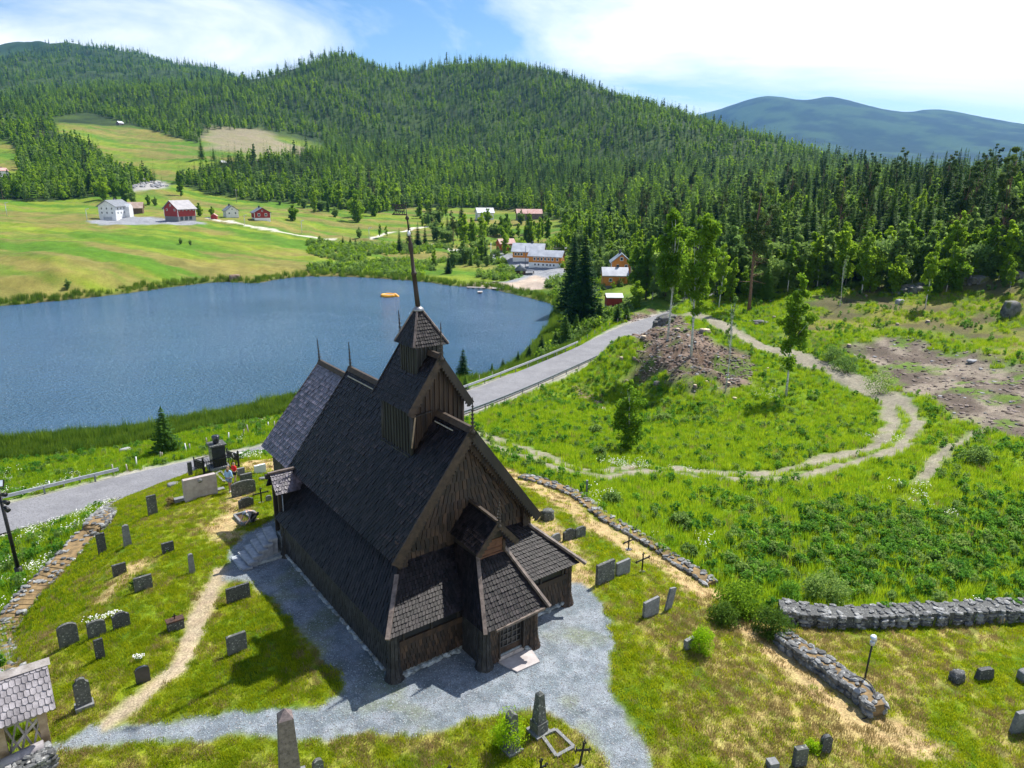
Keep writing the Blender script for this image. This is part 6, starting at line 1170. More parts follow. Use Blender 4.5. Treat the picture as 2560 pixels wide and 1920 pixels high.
# ---------------------------------------------------------------- people
def person(px, py, hp, yaw, label, parts, pose='walk'):
    p = at(px, py); H = hpx(p, hp); e = empty('person', p, yaw, label, 'person'); s = H / 1.75
    st = .16 if pose == 'walk' else .0
    J = {'pel': (0, 0, .93), 'chest': (0, .02, 1.28), 'neck': (0, .02, 1.48), 'head': (0, .04, 1.58), 'top': (0, .03, 1.70),
         'hl': (-.09, 0, .88), 'kl': (-.10, st * .6 + .03, .49), 'al': (-.10, st, .09), 'tl': (-.10, st + .15, .04), 'hr': (.09, 0, .88), 'kr': (.10, -st * .1 + .03, .49), 'ar': (.10, -st, .10), 'tr': (.10, -st + .14, .04),
         'sl': (-.17, .02, 1.42), 'el': (-.25, -.03, 1.14), 'wl': (-.22, .10, .92), 'fl': (-.20, .16, .84), 'sr': (.17, .02, 1.42), 'er': (.26, -.02, 1.14), 'wr': (.22, .12, .96), 'fr': (.19, .20, .92)}
    E_ = [('pel', 'chest', .14, .15), ('chest', 'neck', .15, .06), ('neck', 'head', .055, .09), ('head', 'top', .095, .07), ('pel', 'hl', .12, .09), ('hl', 'kl', .088, .06), ('kl', 'al', .058, .036), ('al', 'tl', .04, .03), ('pel', 'hr', .12, .09), ('hr', 'kr', .088, .06), ('kr', 'ar', .058, .036), ('ar', 'tr', .04, .03),
          ('chest', 'sl', .1, .06), ('sl', 'el', .052, .04), ('el', 'wl', .038, .026), ('wl', 'fl', .032, .022), ('chest', 'sr', .1, .06), ('sr', 'er', .052, .04), ('er', 'wr', .038, .026), ('wr', 'fr', .032, .022)]
    if pose == 'kneel':
        J.update({'pel': (0, -.25, .42), 'chest': (0, .12, .66), 'neck': (0, .30, .72), 'head': (0, .40, .70), 'top': (0, .50, .66), 'hl': (-.1, -.22, .38), 'kl': (-.14, .16, .10), 'al': (-.12, -.25, .07), 'tl': (-.12, -.38, .04), 'hr': (.1, -.22, .38), 'kr': (.14, .16, .10), 'ar': (.12, -.25, .07), 'tr': (.12, -.38, .04),
                  'sl': (-.19, .24, .68), 'el': (-.27, .36, .42), 'wl': (-.2, .52, .22), 'fl': (-.18, .60, .14), 'sr': (.19, .24, .68), 'er': (.30, .34, .42), 'wr': (.26, .50, .22), 'fr': (.24, .58, .14)})
    def skin(nm, edges, m, extra=0.0):
        names = []; [names.append(n_) for a, b, _, _ in edges for n_ in (a, b) if n_ not in names]; me = bpy.data.meshes.new(nm); me.from_pydata([tuple(c * s for c in J[n_]) for n_ in names], [(names.index(a), names.index(b)) for a, b, _, _ in edges], [])
        o = bpy.data.objects.new(nm, me); COL.objects.link(o); sk = o.modifiers.new('skin', 'SKIN'); sk.use_smooth_shade = True; sub = o.modifiers.new('sub', 'SUBSURF'); sub.levels = 1; sub.render_levels = 1; rad = {}
        for a, b, ra, rb in edges: rad[a] = max(rad.get(a, 0), ra); rad[b] = rb
        for i, n_ in enumerate(names): me.skin_vertices[0].data[i].radius = ((rad[n_] + extra) * s, (rad[n_] * (.72 if n_ in ('pel', 'chest') else 1) + extra) * s); me.skin_vertices[0].data[i].use_root = (i == 0)
        dg = bpy.context.evaluated_depsgraph_get(); m2 = bpy.data.meshes.new_from_object(o.evaluated_get(dg)); bpy.data.objects.remove(o); m2.materials.clear(); m2.materials.append(M[m]); o = bpy.data.objects.new(nm, m2); COL.objects.link(o); o.parent = e; return o
    def sel(*prs): return [q for q in E_ if (q[0], q[1]) in prs]
    bd = skin('body', E_, parts['skin'])
    tor = [('pel', 'chest'), ('chest', 'neck'), ('chest', 'sl'), ('sl', 'el'), ('chest', 'sr'), ('sr', 'er')] + ([('el', 'wl'), ('er', 'wr')] if parts.get('long') else [])
    sh = [q if q[1] != 'neck' else ('chest', 'neck', .15, .05) for q in sel(*tor)]; skin('top', sh, parts['shirt'], .022)
    skin('trousers' if pose == 'kneel' else 'shorts', [q if q[1][0] != 'k' or pose == 'kneel' else (q[0], q[1], .095, .07) for q in sel(('pel', 'hl'), ('pel', 'hr'), ('hl', 'kl'), ('hr', 'kr'), *([('kl', 'al'), ('kr', 'ar')] if pose == 'kneel' else []))], parts['legs'], .02) if pose == 'kneel' else None
    if pose != 'kneel':
        sv_ = dict(J); J['kl'] = tuple(Vector(J['hl']).lerp(Vector(J['kl']), .62)); J['kr'] = tuple(Vector(J['hr']).lerp(Vector(J['kr']), .62)); skin('shorts', [('pel', 'hl', .13, .1), ('hl', 'kl', .1, .09), ('pel', 'hr', .13, .1), ('hr', 'kr', .1, .09)], parts['legs'], .02); J.update(sv_)
    for a, t_ in (('al', 'tl'), ('ar', 'tr')):
        mb = MB(); A_2, B_2 = Vector(J[a]) * s, Vector(J[t_]) * s; mb.tube([A_2 - Vector((0, .04, .04)) * s, A_2.lerp(B_2, .6) + Vector((0, 0, -.01)) * s, B_2], [.05 * s, .052 * s, .03 * s], 8); mb.build('shoe', parts['shoes'], e)
    hd = Vector(J['head']).lerp(Vector(J['top']), .55) * s; mb = MB(); bm = bmesh.new(); bmesh.ops.create_uvsphere(bm, u_segments=12, v_segments=8, radius=.108 * s)
    mb.add([(v.co.x * .95, v.co.y * 1.08 - .012, v.co.z * 1.12) for v in bm.verts], [tuple(v.index for v in f.verts) for f in bm.faces if f.calc_center_median().z > -.02 * s or (parts.get('longhair') and f.calc_center_median().y < .03 * s)], smooth=True); bm.free()
    if parts.get('longhair'): mb.tube([(0, -.07 * s, 0), (0, -.1 * s, -.14 * s), (0, -.1 * s, -.24 * s)], [.09 * s, .095 * s, .05 * s], 8)
    mb.build('hat' if parts.get('hat') else 'hair', parts['hair'], e, loc=hd)
    if not parts.get('hat'): mb = MB(); [mb.rock(hd + Vector((sx_ * .098 * s, .02, -.03 * s)), .018, .02, .03, 0, 1) for sx_ in (-1, 1)]; mb.rock(hd + Vector((0, .115 * s, -.03 * s)), .015, .02, .02, 0, 1); [mb.rock(hd + Vector((sx_ * .035 * s, .1 * s, 0)), .012, .01, .008, 0, 1) for sx_ in (-1, 1)]; mb.build('face_features', parts['skin'], e)
person(575,1229,62,R(-12),'person in a light blue top and denim shorts walking away with long brown hair', dict(skin='skin_tan', shirt='shirt_blue', legs='denim', shoes='white', hair='hair', longhair=True, long=True))
person(588,1206,49,R(-25),'person in a red top and black shorts walking away beside the iron fence', dict(skin='skin', shirt='shirt_red', legs='black_cloth', shoes='black_cloth', hair='hair_grey'))
M['floral'] = mat('patterned_cloth', (.06,.06,.08), (.45,.42,.42), 26, .9, lo=.47, hi=.55)
person(631,1304,74,R(150),'person in a patterned top and black trousers kneeling over a grave border', dict(skin='skin', shirt='floral', legs='black_cloth', shoes='black_cloth', hair='greycloth', hat=True), 'kneel')

# ---------------------------------------------------------------- houses and things beyond the lake
def house(px, py, wpx, lpx, eave, ridge_h, ang, wm_, rm, name, label, base=0, bm_='white', wins=(), cat='house', chimney=True, k=1.0, trim=None, doors=()):
    p = at(px, py); s = mpp(p) * k; w = wpx * s; l = lpx * s; e_ = eave * s; r_ = ridge_h * s; b = base * s
    T = empty(name, p, R(ang), label, cat); mb = MB(); mb.prism([(-w / 2, b), (w / 2, b), (w / 2, e_), (0, r_ - .1), (-w / 2, e_)], -l / 2, l / 2, axis='x'); mb.build('wall', wm_, T)
    if base: MB().box(-l / 2 + .04, l / 2 - .04, -w / 2 + .04, w / 2 - .04, -2, b).build('base_storey', bm_, T)
    else: MB().box(-l / 2 + .04, l / 2 - .04, -w / 2 + .04, w / 2 - .04, -2, .02).build('footing', 'grave_grey', T)
    o = .08 * w; sl = (r_ - e_) / (w / 2); mb = MB()
    for sg in (-1, 1):
        A = (-l / 2 - o, sg * (w / 2 + o), e_ - sl * o); B = (l / 2 + o, sg * (w / 2 + o), e_ - sl * o); C = (l / 2 + o, 0, r_); D_ = (-l / 2 - o, 0, r_); t = .22
        mb.add([A, B, C, D_] + [(x, y, z + t) for x, y, z in (A, B, C, D_)], [(4,5,6,7) if sg < 0 else (7,6,5,4), (0,1,5,4), (1,2,6,5), (3,0,4,7), (0,3,2,1)])
    rf = mb.build('roof', rm, T)
    if chimney: MB().box(-.35, .35, -.35, .35, r_ - .4, r_ + .9).build('chimney', 'grave', rf, loc=(l * .12, w * .06, 0))
    for face, u, z, ww, wh in wins:                               # face: side -y 'f', +y 'b', gable +x 'r', -x 'l'; u,z as fractions
        ww *= s; wh *= s; z = z * s; g = .06
        if face in 'fb': sy = -1 if face == 'f' else 1; x = u * l; y = sy * w / 2; fr = MB().box(x - ww / 2, x + ww / 2, min(y, y + sy * g), max(y, y + sy * g), z, z + wh); pn = MB().box(x - ww * .36, x + ww * .36, min(y + sy * g, y + sy * (g + .02)), max(y + sy * g, y + sy * (g + .02)), z + wh * .14, z + wh * .86)
        else: sx_ = 1 if face == 'r' else -1; y = u * w; x = sx_ * l / 2; fr = MB().box(min(x, x + sx_ * g), max(x, x + sx_ * g), y - ww / 2, y + ww / 2, z, z + wh); pn = MB().box(min(x + sx_ * g, x + sx_ * (g + .02)), max(x + sx_ * g, x + sx_ * (g + .02)), y - ww * .36, y + ww * .36, z + wh * .14, z + wh * .86)
        f = fr.build('window', 'white', T); pn.build('pane', 'pane', f)
    for face, u, z, ww, wh, m in doors:
        ww *= s; wh *= s; z *= s
        if face == 'f': MB().box(u * l - ww / 2, u * l + ww / 2, -w / 2 - .07, -w / 2, z, z + wh).build('door', m, T)
        else: sx_ = 1 if face == 'r' else -1; x = sx_ * l / 2; MB().box(min(x, x + sx_ * .07), max(x, x + sx_ * .07), u * w - ww / 2, u * w + ww / 2, z, z + wh).build('door', m, T)
    if trim:
        mb = MB(); 
        for sx_ in (-1, 1):
            for sy in (-1, 1): mb.box(sx_ * l / 2 - .1, sx_ * l / 2 + .1, sy * w / 2 - .1, sy * w / 2 + .1, b, e_ - .05)
        mb.build('corner_boards', trim, T)
    return T
W4 = [('l', u, z, 4, 6) for u in (-.3, 0, .3) for z in (14, 24)]
FH = house(290, 548, 44, 62, 33, 46, 85, 'whitewall', 'roof_slate', 'farmhouse', 'large white farmhouse with a dark slate roof standing on a high base beyond the lake', 8, 'white', W4 + [('f', u, z, 4, 6) for u in (-.35, -.15, .05, .25, .42) for z in (14, 24)], doors=[('l', 0, .5, 22, 7, 'roof_metal')])
mb = MB(); s_ = mpp(FH.location); mb.prism([(-8 * s_, 0), (8 * s_, 0), (8 * s_, 30 * s_), (0, 38 * s_), (-8 * s_, 30 * s_)], -34 * s_, -20 * s_); o = mb.build('gabled_wing', 'whitewall', FH); o.location = (14 * s_, 0, 0)
house(340, 534, 30, 34, 15, 27, 20, 'brownlog', 'roof_tan', 'log_barn', 'weathered brown timber barn with a tan roof behind the white farmhouse', chimney=False, cat='barn')
house(452, 549, 46, 54, 28, 46, 66, 'red', 'barn_roof', 'red_barn', 'big red barn with a pale grey roof, white windows and stone base beyond the lake', 9, 'grave_grey', [('l', 0, 33, 5, 5), ('l', -.28, 22, 5, 5), ('l', .28, 22, 5, 5)] + [('f', u, 22, 4, 4) for u in (-.4, -.2, 0, .2, .4)], 'barn', False, trim='white', doors=[('f', u, .3, 8, 8, 'pane') for u in (-.3, -.05, .2)])
house(578, 543, 30, 30, 17, 28, 125, 'whitewall', 'roof_slate', 'white_cottage', 'small white cottage with a dark roof between the red barn and the red house', wins=[('l', -.25, 8, 4, 5), ('l', .25, 8, 4, 5), ('f', 0, 8, 4, 5), ('l', 0, 18, 3, 4)])
house(653, 549, 38, 34, 18, 29, 122, 'red', 'roof_slate', 'red_house', 'red house with a white base and white windows at the end of the farm lane', 5, 'white', [('l', -.22, 9, 6, 7), ('l', .22, 9, 6, 7), ('l', 0, 20, 4, 4), ('f', 0, 9, 5, 6)], trim='white')
house(536, 547, 14, 12, 7, 12, 100, 'red', 'roof_pink', 'red_shed', 'tiny red shed beside the gravel in front of the white cottage', chimney=False, cat='shed')
house(4, 443, 22, 24, 16, 22, 60, 'whitewall', 'roof_pink', 'hillside_house', 'white house cut off by the left edge on the hillside meadow', wins=[('l', 0, 8, 3, 4)])
house(262, 431, 16, 18, 9, 17, 70, 'greylog', 'roof_slate', 'grey_shed', 'small grey shed above the rock bank on the far hillside', chimney=False, cat='shed')
house(300, 312, 10, 14, 4, 8, 70, 'greylog', 'roof_metal', 'mountain_hut', 'tiny hut high on the green clearing of the hillside', chimney=False, cat='hut'); house(558, 412, 11, 14, 5, 10, 60, 'brownlog', 'roof_slate', 'field_barn', 'tiny brown field barn at the wood edge below the brown clearing', chimney=False, cat='barn')
p = at(272, 440); s_ = mpp(p); e = empty('tank_trailer', p, R(10), 'dark green round tank on wheels beside the grey shed', 'tank'); MB().tube([(-9 * s_, 0, 5 * s_), (-8.6 * s_, 0, 5 * s_), (9 * s_, 0, 5 * s_)], [3 * s_, 4 * s_, 4 * s_], 14).build('tank', 'green_tank', e)
for x in (-6, 6): MB().tube([(x * s_, -4 * s_, 1.5 * s_), (x * s_, 4 * s_, 1.5 * s_)], 1.8 * s_, 10).build('wheel', 'iron', e)
house(1264, 625, 26, 40, 17, 27, 24, 'orange_red', 'roof_pink', 'red_cabin', 'orange-red cabin half hidden by trees left of the orange school', wins=[('f', -.2, 7, 5, 6), ('f', .2, 7, 5, 6)])
house(1401, 632, 24, 26, 12, 20, 5, 'greylog', 'roof_slate', 'grey_cottage', 'small cottage with a dark grey roof behind the orange school', chimney=False)
house(1211, 550, 32, 40, 19, 29, 15, 'whitewall', 'roof_metal', 'white_house', 'white house with a pale grey roof above the leafy trees beyond the lake', wins=[('f', u, 6, 4, 5) for u in (-.3, 0, .3)] + [('l', 0, 8, 4, 5), ('l', 0, 17, 3, 4)])
house(1322, 548, 26, 62, 15, 24, 8, 'greylog', 'roof_pink', 'long_barn', 'long weathered barn with a faded pink-red roof at the wood edge', chimney=False, cat='barn')
house(1366, 668, 40, 82, 29, 41, -15, 'orange', 'roof_metal', 'orange_school', 'long orange school wing with a white base and grey metal roof, nearer of the two', 13, 'white', [('f', u, 18, 6, 8) for u in (-.32, -.21, -.10, .01, .12, .23, .38)] + [('f', u, 5, 5, 6) for u in (-.30, -.19, -.05, .07, .17, .28)] + [('r', 0, 18, 6, 7), ('r', .2, 4, 5, 6)], 'school', False, trim=None)
house(1322, 646, 52, 74, 20, 36, -8, 'orange', 'roof_metal', 'school_hall', 'orange school hall with a bright pale roof behind the long wing', 4, 'white', [('f', u, 9, 6, 7) for u in (-.4, -.3, -.2)], 'school', True)
house(1550, 690, 48, 46, 36, 56, 86, 'orange', 'roof_blue', 'orange_house', 'orange house with a blue-grey steep roof and dormer above the road', wins=[('l', 0, 40, 8, 9), ('l', -.25, 22, 8, 9)], trim='white')
house(1535, 712, 40, 60, 26, 42, 0, 'orange', 'roof_metal', 'orange_annex', 'lower orange house with a pale metal roof just in front of the blue-roofed one', wins=[('f', -.2, 10, 8, 9)], chimney=True, trim=None)
house(1533, 762, 30, 38, 20, 27, 4, 'red', 'roof_metal', 'red_garage', 'small dark red shed with a pale roof beside the road below the orange house', chimney=False, cat='shed')
p = at(1301, 683); s_ = mpp(p); e = empty('grill_hut', p, 0, 'low round grill hut with a pointed grey roof on the gravel by the school', 'hut'); MB().tube([(0, 0, -.5), (0, 0, 8 * s_)], [13 * s_, 13 * s_], 8).build('wall', 'brownlog', e); MB().tube([(0, 0, 7 * s_), (0, 0, 21 * s_), (0, 0, 24 * s_)], [18 * s_, 3 * s_, .5 * s_], 8).build('roof', 'roof_slate', e)
MB().box(10 * s_, 34 * s_, -8 * s_, 8 * s_, 6 * s_, 8 * s_).build('lean_to_roof', 'roof_slate', e); [MB().tube([(33 * s_, y, 0), (33 * s_, y, 6 * s_)], .12, 6).build('post', 'brownlog', e) for y in (-7 * s_, 7 * s_)]
def dock(px, py, l_, w_, ang, label, m='wood_grey', h=.5):
    p = plane(px, py, LAKE_Z); s_ = mpp(p); e = empty('dock', (p[0], p[1], LAKE_Z), R(ang), label, 'dock'); l2 = l_ * s_ / 2; w2 = w_ * s_
    MB().box(-l2, l2, -w2, w2, h - .12, h).build('deck', m, e); [MB().tube([(x, y, -1.5), (x, y, h - .1)], .12, 6).build('pile', 'trunk', e) for x in np.linspace(-l2 + .3, l2 - .3, 4) for y in (-w2 + .15, w2 - .15)]
dock(1263, 724, 64, 12, 0, 'long pale floating dock at the far lake shore below the school'); dock(1190, 722, 46, 6, -6, 'narrow grey jetty left of the long dock'); dock(1200, 733, 12, 8, 0, 'small square swimming float before the far shore jetties')
for x, y, lab in ((1222,712,'white rowing boat pulled up on the far shore'),(1238,708,'grey rowing boat lying beside the white one on the far shore')):
    p = at(x, y); s_ = mpp(p); L = 16 * s_ / 2; prof = [(-L, 0), (-L * .6, .55), (0, .7), (L * .6, .65), (L, .4)]; mb = MB()
    vs = [(x_, -w_, .55) for x_, w_ in prof] + [(x_, 0, 0) for x_, w_ in prof] + [(x_, w_, .55) for x_, w_ in prof]; n_ = 5
    mb.add(vs, [(i, i + 1, n_ + i + 1, n_ + i) for i in range(4)] + [(n_ + i, n_ + i + 1, 2 * n_ + i + 1, 2 * n_ + i) for i in range(4)] + [(4, 14, 9)]); e = empty('rowing_boat', p, R(12), lab, 'boat'); mb.build('hull', 'white' if 'white' in lab[:6] else 'wood_grey', e); [MB().box(x_ - .15, x_ + .15, -.55, .55, .38, .43).build('thwart', 'wood_tan', e) for x_ in (-L * .3, L * .3)]
p = plane(971, 741, LAKE_Z); s_ = mpp(p); rb = 15.5 * s_; e = empty('water_trampoline', (p[0], p[1], LAKE_Z), 0, 'round yellow inflatable trampoline with a small slide floating on the lake', 'trampoline')
ring = [(math.cos(a) * rb, math.sin(a) * rb, .3) for a in np.linspace(0, 2 * math.pi, 33)]; MB().tube(ring, .42, 10, cap=False).build('ring', 'yellow', e); MB().tube([(0, 0, .42), (0, 0, .46)], [rb * .85, rb * .85], 24).build('jumping_mat', 'roof_slate', e)
mb = MB(); mb.prism([(rb * .7, .3), (rb * 1.0, .95), (rb * 1.2, .8), (rb * 1.75, .05), (rb * 1.5, -.05), (rb * .9, .1)], -.6, .6); mb.build('slide', 'yellow', e)
def pole(px, py, hp, name, label, m, arm=False, top=False):
    p = at(px, py); h = hpx(p, hp); e = empty(name, p, R(20), label, 'pole' if arm else 'lamp post' if top else 'flagpole'); r_ = max(.12, mpp(p) * .8); MB().tube([(0, 0, -.4), (0, 0, h)], [r_, r_ * .7], 6).build('pole', m, e)
    if arm: MB().bar((-1.6, 0, h * .94), (1.6, 0, h * .94), .25).build('crossarm', m, e)
    if top: MB().bar((0, 0, h), (1.3, 0, h + .2), .25).build('lamp_head', m, e)
for x, y, h, nm, lab, m, a_, t_ in [(592,507,34,'power_pole','tall wooden power pole in front of the dark spruce stand above the red barn','wood_grey',1,0),(1227,653,47,'flagpole','tall white flagpole at the left edge of the school gravel yard','white',0,0),(1313,667,52,'flagpole','dark slender flagpole in front of the school wing','galv_dark',0,0),(755,585,33,'lane_lamp','thin lamp post beside the farm lane, nearest the spire','galv',0,1),(923,597,27,'lane_lamp','thin lamp post at the junction of the lanes left of the spire','galv',0,1),
    (612,563,25,'lane_lamp','thin lamp post where the farm lane starts below the red house','galv',0,1),(18,541,34,'lane_lamp','thin lamp post in the hay field at the far left','galv',0,1),(218,551,28,'lane_lamp','thin lamp post left of the white farmhouse','galv',0,1),(1392,645,26,'power_pole','pole beside the grey cottage behind the school','wood_grey',1,0)]: pole(x, y, h, nm, lab, m, a_, t_)

# ---------------------------------------------------------------- roofed lych gate, bottom left
p = at(120, 1868); GT = empty('lych_gate', p, CH_HEAD, 'roofed wooden churchyard gate with a silvery shingled roof and carved lattice panel', 'gate')
for x in (0, -1.15, -3.4): 
    for y in (0, 1.5): MB().box(x - .12, x + .12, y - .12, y + .12, -.4, 1.75).build('post', 'wood_tan', GT)
MB().box(-3.6, .2, -.1, .1, 1.75, 1.93).build('wall_plate', 'wood_grey', GT); MB().box(-3.6, .2, 1.4, 1.6, 1.75, 1.93).build('wall_plate', 'wood_grey', GT)
quadp('gate_roof', 'shingle_grey', [(-4.2, -.55, 1.75), (.42, -.55, 1.75), (-4.2, .75, 2.75), (.42, .75, 2.75)], .17, .24, .04, parent=GT, point=.6); quadp('gate_roof', 'shingle_grey', [(.42, 2.05, 1.75), (-4.2, 2.05, 1.75), (.42, .75, 2.75), (-4.2, .75, 2.75)], .17, .24, .04, parent=GT, point=.6)
mb = MB(); mb.prism([(.75 - .17, 2.70), (.75, 2.88), (.75 + .17, 2.70)], -4.3, .5, axis='x'); mb.build('ridge_boards', 'wood_grey', GT)
mb = MB()
for k in range(-1, 3): mb.bar((-1.1 + .42 * k, -.02, .25), (-1.1 + .42 * k + 1.05, -.02, 1.3), .05, .09) if -.1 <= k <= 0 else None
for k in range(3): x0 = -1.03 + k * .33; mb.bar((x0, 0, .2), (x0 + .33, 0, 1.35), .05, .1, (0, 1, 0)); mb.bar((x0 + .33, .03, .2), (x0, .03, 1.35), .05, .1, (0, 1, 0))
mb.box(-1.03, -.12, -.04, .06, .1, .22); mb.box(-1.03, -.12, -.04, .06, 1.32, 1.44); mb.build('lattice_panel', 'wood_grey', GT)
MB().box(-3.3, -1.27, -.03, .03, .1, 1.4).build('gate_leaf', 'wood_grey', GT)
q = at(118, 1898); q2 = at(8, 1950); o = MB().tube([Vector((0, 0, .55)), Vector(q2) - Vector(q) + Vector((0, 0, .55))], [.2, .2], 12).build('coping_log', 'shingle_grey', loc=q); tag(o, 'pale rounded coping log lying on the stone wall end before the gate', 'log')

# ---------------------------------------------------------------- grass, weeds and flowers near the camera
def blades(n, h, spread, w, seed, lean=.4):
    rr2 = random.Random(seed); mb = MB()
    for _ in range(n):
        a = rr2.random() * 6.28; d = rr2.random() ** .5 * spread; x, y = math.cos(a) * d, math.sin(a) * d; hh = h * rr2.uniform(.55, 1.1); b = rr2.random() * 6.28; lx, ly = math.cos(b) * hh * lean * rr2.random(), math.sin(b) * hh * lean * rr2.random(); c, s_ = math.cos(b + 1.57) * w, math.sin(b + 1.57) * w
        mb.add([(x - c, y - s_, -.05), (x + c, y + s_, -.05), (x + lx * .4 + c * .7, y + ly * .4 + s_ * .7, hh * .6), (x + lx * .4 - c * .7, y + ly * .4 - s_ * .7, hh * .6), (x + lx, y + ly, hh)], [(0, 1, 2, 3), (3, 2, 4)])
    return mb
def mesh_of(mb, m): o = mb.build('kind', m); me = o.data; bpy.data.objects.remove(o); return me
def weedm(seed, h=.6): return leafy_mb(h, [(0, 0, h * .5, h * .45, h * .5), (h * .4, .1, h * .4, h * .3, h * .4)], 130, .07, seed, 9)[0]
def flw(seed, n=7):
    rr2 = random.Random(seed); mb = MB()
    for _ in range(n):
        x, y, z = rr2.uniform(-.3, .3), rr2.uniform(-.3, .3), rr2.uniform(.3, .5); k = .035; mb.add([(x - k, y, z), (x, y - k, z + .01), (x + k, y, z), (x, y + k, z + .02)], [(0, 1, 2, 3)])
    return mb
K_tall = [mesh_of(blades(34, .55, .32, .014, i), 'grass_tall') for i in range(3)]; K_reed = [mesh_of(blades(46, 1.0, .45, .02, 9 + i, .25), 'grass_dark') for i in range(2)]; K_weed = [mesh_of(weedm(i), m) for i, m in ((20, 'weed'), (21, 'weed'), (22, 'willow'))]
K_flw = [mesh_of(flw(i), 'petal') for i in (1, 2)]; K_lawn = [mesh_of(blades(40, .09, .16, .008, 40 + i, .8), m) for i, m in enumerate(('lawn_blade', 'lawn_blade', 'straw'))]; K_straw = [mesh_of(blades(26, .5, .3, .012, 60, .5), 'straw')]
VG = {'m_' + k: v.reshape(NR, NT) for k, v in dict(gravel=m_gravel, trail=m_trail, yard=m_yard, track=np.clip(m_track + m_side, 0, 1), bare=m_bare, slash=m_slash, lush=m_lush, shld=m_shld, lake=lkd, road=rdd, worn=m_worn, hill=m_hill, school=np.maximum(m_school, m_dock)).items()}
def samp(nm, X, Y):
    i = np.clip(((np.log(np.hypot(X, Y)) - lnr0) / dlr + .5).astype(int), 0, NR - 1); j = np.clip(((np.arctan2(X, Y) - th0) / dth + .5).astype(int), 0, NT - 1); return VG['m_' + nm][i, j]
def cand(n, r0, r1, az=46, pw=1.0):
    r = (r0 ** pw + RNG.random(n) * (r1 ** pw - r0 ** pw)) ** (1 / pw); a = R(az) * (RNG.random(n) * 2 - 1); X, Y = r * np.sin(a), r * np.cos(a); inch = inside(X, Y, CHURCH); return X[~inch], Y[~inch]
def do_scatter(nm, lab, kinds, X, Y, smin, smax, idx=None, zoff=0):
    n = len(X); s = RNG.uniform(smin, smax, n); P = np.stack([X, Y, fastz(X, Y) + zoff], -1); px, py, pz = project(X, Y, P[:, 2]); m = (px > -150) & (px < 2710) & (py < 2050) & (pz > 2)
    idx = RNG.integers(0, len(kinds), n) if idx is None else idx; return scatter(nm, lab, kinds, P[m], np.stack([s, s, s * RNG.uniform(.8, 1.2, n)], -1)[m], np.stack([np.zeros(n), np.zeros(n), RNG.uniform(0, 6.28, n)], -1)[m], np.asarray(idx)[m])
X, Y = cand(120000, 25, 150, pw=1.3); clear_ = (samp('yard', X, Y) < .3) & (samp('gravel', X, Y) < .3) & (samp('lake', X, Y) > .3) & (samp('road', X, Y) > ROAD_HW + 1.0) & (samp('track', X, Y) < .15 + .6 * RNG.random(len(X)) ** 2) & (samp('bare', X, Y) < .35 + .6 * (fbm(X / 3, Y / 3, 4, 75) > .6)) & (samp('slash', X, Y) < .15 + .6 * (fbm(X / 3.2, Y / 3.2, 4, 76) > .57)) & (samp('school', X, Y) < .3)
X, Y = X[clear_], Y[clear_]; lush = samp('lush', X, Y); hillm = samp('hill', X, Y); u = RNG.random(len(X)); clump = fbm(X / 5, Y / 5, 3, 81); reed = (samp('lake', X, Y) < 9) & (samp('road', X, Y) > 6); keep_ = (X < 5) | (samp('road', X, Y) > 4.5) | (Y < 90); X, Y, lush, hillm, u, clump, reed = [q_[keep_] for q_ in (X, Y, lush, hillm, u, clump, reed)]
wd = (~reed) & (u < .03 + .38 * lush + .16 * (clump > .57)); tall = (~wd) & (~reed) & ~((hillm > .4) & ((fbm(X / 4, Y / 4, 4, 71) > .5) | (RNG.random(len(X)) < .45)))
do_scatter('meadow_grass', ('tall tufted meadow grass covering the ground around the churchyard and track', 'grass'), K_tall + K_straw, X[tall], Y[tall], .5, 1.15, idx=RNG.choice(4, tall.sum(), p=[.32, .32, .30, .06]))
do_scatter('meadow_weeds', ('leafy green weeds and low shrubs growing through the meadow', 'weeds'), K_weed, X[wd], Y[wd], .5, 1.3)
do_scatter('shore_reeds', ('dark green reeds and sedge along the lake shore', 'reeds'), K_reed, X[reed], Y[reed], .7, 1.4)
X, Y = cand(60000, 60, 330, pw=1.2); d_ = samp('lake', X, Y); m = (d_ > .0) & (d_ < 4.5); do_scatter('far_shore_reeds', ('belt of grass and reeds along the far lake shore', 'reeds'), K_reed, X[m], Y[m], .9, 1.9)
X, Y = cand(26000, 120, 330, az=30); m = (samp('lake', X, Y) > 4) & (samp('road', X, Y) > 11) & (samp('school', X, Y) < .2) & (fbm(X / 22, Y / 22, 3, 83) + .12 * (np.abs(np.arctan2(X, Y) + R(5)) < R(12)) > .60) & (np.arctan2(X, Y) < R(10)) & (np.arctan2(X, Y) > R(-16)); K_scr = [mesh_of(weedm(30 + i), q_) for i, q_ in enumerate(('birch', 'willow', 'willow'))]; do_scatter('willow_scrub', ('low pale willow scrub on the marshy ground beyond the lake', 'scrub'), K_scr, X[m], Y[m], 1.2, 4.0)
X, Y = cand(90000, 16, 62, pw=1.4); m = (samp('yard', X, Y) > .6) & (samp('gravel', X, Y) < .25) & (samp('trail', X, Y) < .3); X, Y = X[m], Y[m]; wn_ = samp('worn', X, Y); dry_ = sstep(.50, .66, drymap(X, Y)); st = RNG.random(len(X)) < .04 + .6 * dry_ + .5 * wn_; kp = RNG.random(len(X)) > wn_ * .8; X, Y, st = X[kp], Y[kp], st[kp]
do_scatter('lawn_grass', ('short uneven grass of the churchyard lawn', 'grass'), K_lawn, X, Y, .6, 1.5, idx=np.where(st, 2, RNG.integers(0, 2, len(X))))
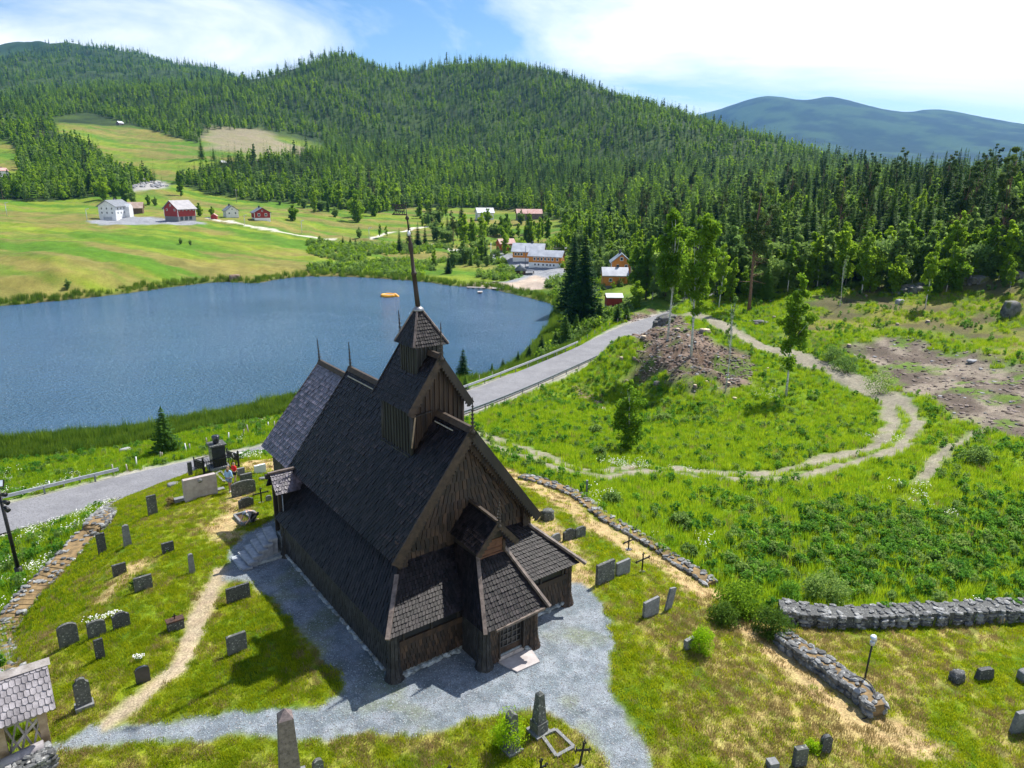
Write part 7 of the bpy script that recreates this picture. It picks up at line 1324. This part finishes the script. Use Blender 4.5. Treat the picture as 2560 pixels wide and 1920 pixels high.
X, Y = cand(60000, 25, 110); dd = ((X < -14) & (samp('yard', X, Y) < .3) & (samp('road', X, Y) > 4) & (samp('road', X, Y) < 26) & (Y < 62) & (samp('lake', X, Y) > 12) & (fbm(X / 3, Y / 3, 3, 85) > .42)) | ((fbm(X / 6, Y / 6, 3, 86) > .755) & (samp('yard', X, Y) < .3) & (samp('lake', X, Y) > 5) & (samp('bare', X, Y) < .2) & (samp('road', X, Y) > 5) & (RNG.random(len(X)) < .3)); dd &= RNG.random(len(X)) < .55
do_scatter('daisies', ('white daisies dotted through the rough grass beside the road and meadow', 'flowers'), K_flw, X[dd], Y[dd], .7, 1.3)
K_peb = [mesh_of(MB().rock((0, 0, 0), .035, .03, .02, 0, i), m) for i, m in enumerate(('grave_grey', 'rubble', 'step', 'found'))]
X, Y = cand(150000, 16, 48, pw=1.6); m = (samp('gravel', X, Y) > .5); do_scatter('loose_gravel', ('loose blue-grey crushed stones on the gravel path', 'gravel'), K_peb, X[m], Y[m], .4, 1.2, idx=RNG.choice(4, m.sum(), p=[.5, .12, .03, .35]))
K_clod = [mesh_of(MB().rock((0, 0, 0), .3, .22, .14, 0, 30 + i), m) for i, m in enumerate(('deadwood', 'rock', 'trunk', 'rubble'))]
X, Y = cand(60000, 60, 150); m = ((samp('slash', X, Y) > .25 + .5 * RNG.random(len(X))) | ((samp('bare', X, Y) > .5) & (RNG.random(len(X)) < .25))) & (X > 5); do_scatter('earth_clods', ('clods, roots and stones littering the cleared ground', 'debris'), K_clod, X[m], Y[m], .3, 1.3, idx=RNG.choice(4, m.sum(), p=[.4, .15, .4, .05]))

# ---------------------------------------------------------------- air
hm = bpy.data.materials.new('valley_air'); hm.use_nodes = True; t = hm.node_tree; t.nodes.clear(); o_ = t.nodes.new('ShaderNodeOutputMaterial'); pv = t.nodes.new('ShaderNodeVolumePrincipled')
pv.inputs['Color'].default_value = (.14, .42, 1, 1); pv.inputs['Density'].default_value = HAZE_D; pv.inputs['Anisotropy'].default_value = .2; t.links.new(pv.outputs[0], o_.inputs['Volume'])
zb_ = float(GZ.min()) - 1; zt2 = float(GZ.max()) + 40; hb = MB().box(-9300, 9300, -300, 9900, zb_, zt2); me = bpy.data.meshes.new('haze'); me.from_pydata(hb.v, [], hb.f); me.materials.append(hm); ho = bpy.data.objects.new('haze', me); COL.objects.link(ho); ho['kind'] = 'stuff'; ho['label'] = 'thin blue summer haze filling the valley'; ho['category'] = 'haze'
